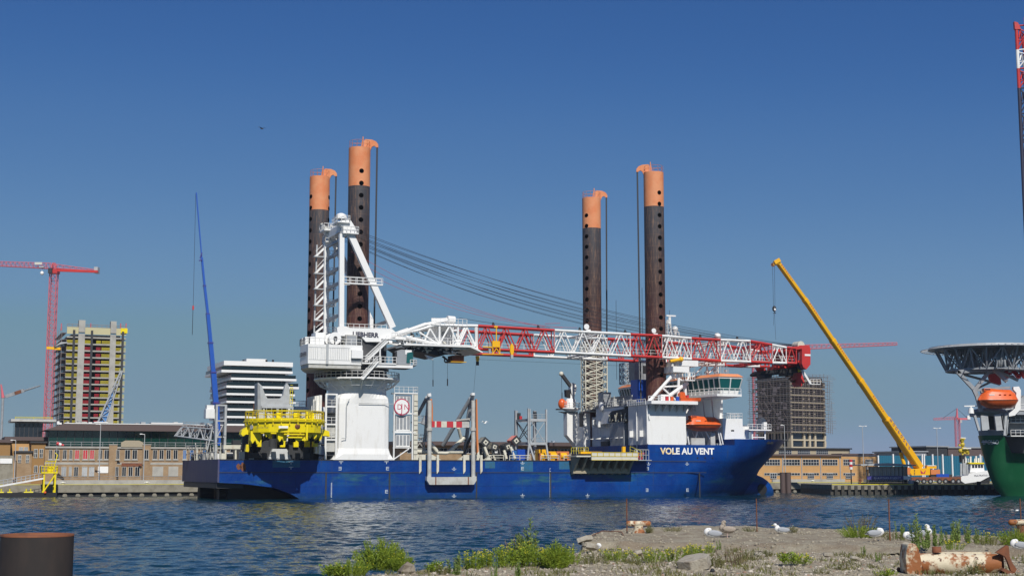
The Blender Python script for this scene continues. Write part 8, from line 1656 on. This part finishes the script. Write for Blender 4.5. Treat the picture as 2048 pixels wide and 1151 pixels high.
PL = [('bush', 760, 1138, 62, 1.0, 'big yellow green leafy bush at the left end of the rubble bank'),
 ('bush', 700, 1150, 34, 1.6, 'lower leafy shrub leaning left of the big green bush'), ('grass', 668, 1152, 26, 1.4, 'outermost grassy tuft left of the big bush'),
 ('bush', 800, 1140, 36, .9, 'smaller green shrub on the right flank of the big bush'),
 ('spike', 908, 1150, 56, 1, 'single tall green stalk with a bent tip, centre left of the bank'), ('grass', 868, 1143, 22, 1.2, 'small yellow flowered tuft right of the flat brown stone'),
 ('low', 885, 1147, 22, 1.0, 'small dark green cushion left of the bent stalk'), ('ragwort', 945, 1138, 40, .7, 'slim ragwort stalks right of the bent tall stalk'), ('ragwort', 970, 1132, 34, .8, 'pair of thin flowering stalks before the dense yellow patch'),
 ('ragwort', 1000, 1133, 42, 1.2, 'wide ragwort clump starting the yellow patch in the middle'), ('ragwort', 1030, 1132, 52, 1.0, 'yellow flowered ragwort below the two thin tall spikes'), ('ragwort', 1062, 1130, 44, 1.0, 'yellow flowered ragwort clump in the middle of the yellow patch'),
 ('spike', 1046, 1125, 70, .8, 'left one of two thin tall spikes over the water'), ('spike', 1062, 1122, 72, .8, 'right one of two thin tall spikes over the water'), ('dry', 1034, 1122, 55, .6, 'dry brown stalks beside the two thin tall spikes'),
 ('bush', 1112, 1135, 52, .7, 'dark leafy bush with yellow tips, just left of the broken slab'), ('ragwort', 1138, 1130, 42, .9, 'ragwort clump touching the broken slab corner'), ('ragwort', 1092, 1134, 40, .8, 'ragwort clump left of the dark leafy bush'),
 ('spike', 1037, 1158, 38, 1, 'leafy green stalk cut by the bottom edge, middle of the bank'), ('spike', 990, 1158, 30, 1.4, 'short leafy stalk cut by the bottom edge, left of centre'),
 ('low', 1190, 1124, 22, 1.6, 'low green cushion right of the broken slab corner'), ('ragwort', 1235, 1122, 30, 1.5, 'ragwort clump in front of the left part of the slab'), ('low', 1262, 1128, 18, 1.4, 'low green cushion between the ragwort clumps before the slab'),
 ('ragwort', 1300, 1124, 30, 1.6, 'ragwort clump below the rusty standing bollard'), ('ragwort', 1345, 1122, 32, 1.3, 'bushy ragwort between the bollard and the sleeping grey gull'), ('low', 1365, 1132, 20, 1.4, 'dull green cushion on the pale rubble edge'),
 ('ragwort', 1385, 1112, 26, 1.3, 'yellow flowered clump left of the sleeping grey gull'), ('ragwort', 1410, 1110, 26, 1.3, 'yellow flowered clump right below the sleeping grey gull'), ('spike', 1438, 1098, 18, 1.6, 'short green sprout at the tail of the sleeping grey gull'),
 ('dry', 1455, 1126, 36, 1.3, 'brown seeding weeds in front of the preening gull'), ('dry', 1482, 1130, 34, 1.2, 'brown seeding weeds right of the preening gull'), ('low', 1430, 1134, 28, .9, 'green upright weed left of the brown seeding weeds'),
 ('low', 1500, 1120, 24, 1.2, 'grey green weed behind the brown seeding weeds'), ('grass', 1585, 1126, 24, 1.6, 'yellow green grassy tuft on the open slab front'), ('ragwort', 1608, 1126, 20, 1.3, 'small ragwort right of the yellow green grassy tuft'), ('low', 1535, 1112, 18, .8, 'small weed on the slab between the two far rods'),
 ('low', 1640, 1150, 18, 1.4, 'green tuft by the bottom edge below the white gull'), ('low', 1685, 1140, 16, 1.5, 'green cushion on the rubble left of the fallen bollard'), ('spike', 1727, 1112, 22, 1.3, 'small upright weed on the slab left of the fallen bollard'), ('spike', 1755, 1122, 20, 1.6, 'pale upright weed nearer the fallen bollard'), ('grass', 1770, 1152, 16, 2, 'yellow flowered patch at the bottom edge left of the fallen bollard'),
 ('bush', 1718, 1074, 26, 2.0, 'rounded pale flowered shrub on the quay edge'), ('dry', 1722, 1064, 44, 1.0, 'tall dry seed heads rising behind the pale flowered shrub'), ('low', 1752, 1074, 22, 1.3, 'small shrub right of the pale flowered one, beside the fence rod'),
 ('spike', 1800, 1078, 36, 1.6, 'tall green weed right of the fence rod'), ('low', 1786, 1078, 20, 1.5, 'green cushion at the foot of the fence rod'), ('low', 1818, 1080, 20, 1.4, 'green cushion right of the tall weed by the rod'),
 ('spike', 1842, 1098, 62, 2.2, 'tallest leafy green weed behind the left end of the fallen bollard'), ('spike', 1858, 1094, 44, 2.2, 'leafy green weed right of the tallest one'), ('spike', 1876, 1092, 44, 2.0, 'narrow leafy weed in the middle of the tall row'), ('spike', 1895, 1088, 42, 2.0, 'leafy weed right of the middle of the tall row'), ('spike', 1908, 1084, 46, 1.8, 'straight leafy weed near the right of the tall row'), ('spike', 1925, 1084, 42, 2.8, 'broad leafy weed near the right end of the tall row'), ('spike', 1946, 1086, 38, 2.6, 'leaning leafy weed at the right end of the tall row'),
 ('ragwort', 1905, 1098, 20, 2, 'yellow flowered tuft behind the fallen bollard'), ('low', 1978, 1090, 24, 1.8, 'round green cushion right of the tall row of weeds'), ('ragwort', 1965, 1086, 24, 1.2, 'yellow spotted tuft left of the round green cushion'),
 ('dry', 2030, 1086, 44, 1.2, 'dense brownish shrub at the right edge before the half hidden bollard'), ('bush', 2036, 1088, 32, 1.6, 'green undergrowth at the foot of the brownish shrub, right edge'),
 ('low', 1950, 1150, 30, .9, 'dark green weed growing in front of the fallen bollard'), ('low', 1922, 1152, 16, 1.2, 'small weed at the foot of the fallen bollard'),
 ('low', 1300, 1064, 16, .8, 'green weed at the right foot of the standing bollard'), ('low', 1345, 1062, 14, 2, 'green tuft on the quay edge right of the standing bollard'), ('low', 1500, 1062, 12, 2, 'green tuft on the quay edge between the two middle rods'), ('low', 1585, 1064, 14, 1.0, 'green tuft at the tail of the white resting gull')]
for i, (k, x, y, hp, sp, lab) in enumerate(PL):
    c = GF(x, y); plant(k, hp*(1.3 if k == 'spike' else 1.15)*c.y/F, 100+i, {'bush': 'shrub', 'ragwort': 'ragwort', 'spike': 'tall_weed', 'grass': 'grass_tuft', 'dry': 'dry_weed', 'low': 'weed'}[k], lab, {'bush': 'shrub', 'grass': 'grass tuft'}.get(k, 'weed'), c, sp)
# short ground cover
m = MB(); rr = random.Random(5)
for i in range(4200):
    y = rr.uniform(29, 44); x = rr.uniform(-.14*y, .36*y)
    if y > yedge(x)-.1 or noise.noise(V((x*.8, y*.6, 7))) < .05 or (x > 2.1 and y > sl_front(x)+.2): continue
    for j in range(5): leafq(m, (x+rr.uniform(-.05, .05), y+rr.uniform(-.05, .05), gz(x, y)), (rr.uniform(-.6, .6), rr.uniform(-.6, .6), 1), rr.uniform(.05, .16), .02, rr)
single(m, 'grass', 'leaf_dull', 'sparse short grass among the rubble of the near quay', 'grass', (0, 0, 0), kind='stuff')
# ---------------------------------------------------------------- bollards, rods, pile
mat('rusty_white', (.62,.55,.4), .7, col2=(.28,.1,.03), sc2=2.6, amt=1, lo=.46, hi=.54, bump=.01, bsc=12, col3=(.12,.05,.03), sc3=9, lo3=.6, hi3=.64)
c = GF(1277, 1066); u_ = c.y/F; bo_ = Thing('bollard', 'rusty cream T shaped mooring bollard standing at the quay edge', 'bollard', c)
nk = bo_.part(MB().lathe([(13*u_, 0), (11*u_, 4*u_), (9*u_, 10*u_), (10*u_, 17*u_)], c, 18), 'neck', 'rusty_white'); hd = MB(); hd.tube(c+V((-19*u_, 0, 20*u_)), c+V((20*u_, 0, 20*u_)), 5.6*u_, n=18); hd.ball(c+V((-19*u_, 0, 20*u_)), 5.6*u_); hd.ball(c+V((20*u_, 0, 20*u_)), 5.6*u_); bo_.part(hd, 'cross_head', 'rusty_white'); bo_.part(MB().ball(c+V((3*u_, -4*u_, 4*u_)), 9*u_, 6*u_, 6*u_), 'foot', 'rusty_white', nk)
c = GF(2044, 1084); u_ = c.y/F; b2_ = Thing('bollard', 'rusty mooring bollard half hidden by the brownish shrub at the right edge', 'bollard', c); b2_.part(MB().lathe([(10*u_, 0), (9*u_, 34*u_)], c, 14), 'neck', 'rust'); b2_.part(MB().tube(c+V((-20*u_, 0, 40*u_)), c+V((14*u_, 0, 40*u_)), 6*u_, n=14).ball(c+V((-20*u_, 0, 40*u_)), 6*u_), 'cross_head', 'rusty_white')
# fallen bollard
c = GF(1920, 1147); u_ = c.y/F; fb = Thing('fallen_bollard', 'toppled rusty cream bollard lying on the rubble in the right foreground', 'bollard', c)
def FP(x, y, d=0): return V((c.x+(x-1920)*u_, c.y+d, c.z+(1147-y)*u_))
m = MB(); prs = [(1840, 20), (1880, 20.5), (1900, 21.5), (1905, 21.5), (1940, 20), (1990, 19), (2004, 19)]
rot = Matrix.Rotation(R(90), 3, 'Y'); m.lathe([(r*u_, (x-1920)*u_) for x, r in prs], n=28); m.v = [tuple(V((v[2], v[1], v[0]))+FP(1920, 1127, .25)) for v in m.v]; fbm = fb.part(m, 'shaft', 'rusty_white')
m = MB(); P = [(1814, 1096), (1816, 1088), (1824, 1085), (1832, 1088), (1838, 1098), (1842, 1120), (1843, 1150), (1836, 1153), (1818, 1150), (1812, 1142), (1811, 1115)]; p_ = [FP(*q) for q in P]; m.prism([(q.x, q.z) for q in p_], 1, c.y-.14, c.y+.42); o = fb.part(m, 'base_flange', 'rusty_white', bevel=.03)
m = MB(); m.tube(FP(1838, 1100, .35), FP(1838, 1100, .75), .12, n=10); fb.part(MB().prism([(FP(*q).x, FP(*q).z) for q in ((1832, 1090), (1846, 1106), (1838, 1106))], 1, c.y+.3, c.y+.6), 'rib', 'rust', o)
m = MB(); q = FP(1881, 1100, .2); m.lathe([(9*u_, -5*u_), (9*u_, 6*u_), (6*u_, 6*u_), (6*u_, 0), (0, 0)], q, 16); fb.part(m, 'lifting_socket', 'rust', fbm)
m = MB(); P = [(1990, 1104), (2012, 1090), (2016, 1092), (2017, 1112), (2022, 1124), (2030, 1136), (2026, 1143), (2018, 1139), (2012, 1120), (2008, 1112), (2000, 1107)]; m.prism([(FP(*a_).x, FP(*a_).z) for a_ in P], 1, c.y-.08, c.y+.02); m.prism([(FP(*a_).x, FP(*a_).z) for a_ in ((1998, 1138), (2004, 1134), (2026, 1144), (2020, 1150))], 1, c.y-.12, c.y+.12); m.prism([(FP(*a_).x, FP(*a_).z) for a_ in ((2004, 1104), (2010, 1104), (2011, 1145), (2006, 1145))], 1, c.y+.1, c.y+.35); fb.part(m, 'torn_flange', 'rust')
m = MB(); m.box(FP(1880, 1109).x, FP(1992, 1109).x, c.y+.3, c.y+.5, FP(1900, 1112).z, FP(1900, 1105).z); fb.part(m, 'back_rib', 'rusty_white', fbm)
for i, (x, y0, y1, lab) in enumerate(((1254, 998, 1065, 'thin rusty rod standing beside the cream bollard'), (1514, 998, 1062, 'thin rusty rod standing between the two middle gulls'), (1780, 1000, 1080, 'thin rusty rod standing in the weeds left of the tall row'), (2043, 998, 1066, 'thin rusty rod at the right edge'))):
    c = GF(x, y1); h_ = (y1-y0)*c.y/F; t = Thing('fence_rod', lab, 'rod', c, group='rusty fence rods along the near quay edge'); sh_ = t.part(MB().tube(c, c+V((0, 0, h_)), .02, n=6), 'rod', 'rust'); t.part(MB().tube(c+V((0, 0, h_)), c+V((0, 0, h_+.015)), .026, n=6), 'cap', 'rust', sh_)
Yp = 25.; r_ = 69.5*Yp/F; c = Wp(75, 1067, Yp); pl_ = Thing('mooring_pile', 'large dark steel mooring pile in the bottom left corner', 'pile', (c.x, Yp, 0))
ps_ = pl_.part(MB().lathe([(r_, -6.0), (r_, c.z-.03)], (c.x, Yp, 0), 48), 'shaft', 'pile_steel'); pl_.part(MB().lathe([(r_-.05, c.z-.06), (0, c.z-.09)], (c.x, Yp, 0), 48), 'top_plate', 'pile_steel', ps_)
pl_.part(MB().lathe([(r_+.003, c.z-.035), (r_+.004, c.z), (r_-.03, c.z+.004), (r_-.05, c.z-.06)], (c.x, Yp, 0), 48), 'rim', 'rust', ps_)
# bent rebar lying on slab corner
p, q, r3 = GF(1180, 1072), GF(1205, 1066), GF(1243, 1068); t = Thing('rebar', 'bent rusty bar lying over the broken slab corner', 'bar', p); t.part(MB().path([p+V((0, 0, .02)), q+V((0, 0, .1)), r3+V((0, 0, .1)), GF(1247, 1070)+V((0, 0, .02))], .015, 5), 'bar', 'rust')
# ---------------------------------------------------------------- gulls
mat('gull_white', (.75,.75,.73), .7); mat('gull_grey', (.33,.35,.38), .7); mat('gull_black', (.03,.03,.03), .6); mat('gull_brown', (.3,.25,.2), .8, col2=(.45,.4,.34), sc2=30, amt=.9); mat('beak_yellow', (.7,.5,.05), .5); mat('gull_leg', (.55,.4,.35), .6)
def gull(x, y, s, face, lab, pose='sit', brown=False):
    c = GF(x, y); t = Thing('gull', lab, 'bird', c, group='gulls resting on the near quay'); f = face; z0 = .0 if pose == 'sit' else .13; b = 'gull_brown' if brown else 'gull_white'; B = c
    def P(a, h, d=0): return B+V((a*f, d, h+z0))
    def el(m, p, rx, ry, rz, tilt=0, n=12, k=8):
        q = MB().ball((0, 0, 0), rx, ry, rz, n, k); Rm = Matrix.Rotation(R(tilt)*f*-1, 3, 'Y'); m.add([Rm @ V(v)+p for v in q.v], q.f, True)
    m = MB(); el(m, P(0, .12), .23, .1, .11, 6); el(m, P(.17, .2), .085, .07, .11, 30)
    if pose == 'stand' : el(m, P(.12, .3), .07, .06, .1, -20)
    body = t.part(m, 'body', b)
    hp = {'sit': (.235, .31), 'sleep': (.1, .25), 'stand': (.1, .36)}[pose]; m = MB(); el(m, P(*hp), .068, .055, .058); hd = t.part(m, 'head', b); m = MB(); m.tube(P(hp[0]+.05, hp[1]-.005), P(hp[0]+.125, hp[1]-.02) if pose == 'sit' else P(hp[0]-.04, hp[1]-.05, -.07), .016, .006, n=6); t.part(m, 'beak', 'beak_yellow' if not brown else 'gull_black', hd); m = MB(); m.ball(P(hp[0]+.03, hp[1]+.01, -.048), .009); t.part(m, 'eye', 'gull_black', hd)
    for d in (-1, 1):
        m = MB(); q = MB().ball((0, 0, 0), .22, .022, .085, 12, 6); Rm = Matrix.Rotation(R(4)*f*-1, 3, 'Y'); m.add([Rm @ V(v)+P(-.05, .15, d*.088) for v in q.v], q.f, True); w_ = t.part(m, 'wing', 'gull_brown' if brown else 'gull_grey'); m = MB(); m.prism([(P(-.18, .17).x, P(0, .17).z), (P(-.38, .13).x, P(0, .13).z), (P(-.2, .12).x, P(0, .12).z)], 1, B.y+d*.07-.01, B.y+d*.07+.01); t.part(m, 'wing_tip', 'gull_black', w_)
    m = MB(); m.prism([(P(-.18, .14).x, P(0, .14).z), (P(-.33, .1).x, P(0, .1).z), (P(-.18, .08).x, P(0, .08).z)], 1, B.y-.05, B.y+.05); t.part(m, 'tail', b)
    if pose == 'stand':
        for d in (-.035, .035): lg = t.part(MB().tube(P(.0, .03, d), P(.01, -.13, d), .01, n=5), 'leg', 'gull_leg'); t.part(MB().prism([(P(-.01, 0).x, B.z-.0), (P(.06, 0).x, B.z), (P(0, 0).x, B.z+.012)], 1, B.y+d-.025, B.y+d+.025), 'foot', 'gull_leg', lg)
    t.o.scale = (s, s, s); return t
gull(1455, 1074, 1.0, -1, 'brown young gull standing and preening in the middle of the slab', 'stand', True)
gull(1426, 1084, 1.0, -1, 'grey backed gull asleep on the slab left of the standing young gull', 'sleep')
gull(1564, 1066, .95, -1, 'white headed gull resting at the quay edge right of the middle rod', 'sit')
gull(1192, 1103, .6, 1, 'small white gull lying by the broken slab corner', 'sleep')
gull(1752, 1082, .95, 1, 'white gull preening right of the pale flowered shrub', 'sleep')
gull(1822, 1088, .85, -1, 'white headed gull just behind the left flange of the fallen bollard', 'sleep')
gull(1848, 1082, .95, 1, 'pale gull standing behind the tallest weeds', 'stand')
gull(2040, 1108, .9, -1, 'grey backed gull lying at the right edge beside the torn flange', 'sleep')
def flying(px, py, Y, s, lab, mt='gull_black', tilt=.25):
    c = Wp(px, py, Y); t = Thing('flying_bird', lab, 'bird', c); bd = MB().ball(c, .3*s, .1*s, .09*s); t.part(bd, 'body', mt); 
    for d in (-1, 1): m = MB(); m.add([c+V((.12*s, 0, .03)), c+V((-.15*s, 0, .03)), c+V((-.2*s+d*.35*s, d*.3*s, tilt*s)), c+V((d*.75*s, d*.35*s, tilt*.5*s)), c+V((.1*s+d*.35*s, d*.3*s, tilt*s))], [(0, 1, 2, 4), (4, 2, 3)]); t.part(m, 'wing', mt)
flying(524, 257.5, 90, .35, 'dark bird flying high in the open sky left of the legs'); flying(970, 846, 250, .8, 'distant bird flying over the deck cargo', 'gull_white', .5); flying(1412, 598, 260, .01, 'x') if False else None; flying(1106, 884, 240, .9, 'distant bird flying low beside the superstructure', 'gull_grey'); flying(2032, 1020, 120, .8, 'white bird flying over the water at the right edge', 'gull_white', .1)
# ---------------------------------------------------------------- air between here and the far bank
hzm = bpy.data.materials.new('haze'); hzm.use_nodes = True; N_ = hzm.node_tree.nodes; N_.remove(N_['Principled BSDF']); pv_ = N_.new('ShaderNodeVolumePrincipled')
pv_.inputs['Color'].default_value = (.75, .85, 1, 1); pv_.inputs['Density'].default_value = .00008; pv_.inputs['Anisotropy'].default_value = .2
hzm.node_tree.links.new(pv_.outputs[0], N_['Material Output'].inputs['Volume'])
hb_ = MB().box(-1700, 1700, -120, 1900, -8, 135); ho = hb_.build('haze', hzm); tag(ho, 'thin summer haze over the harbour', 'haze', kind='stuff')
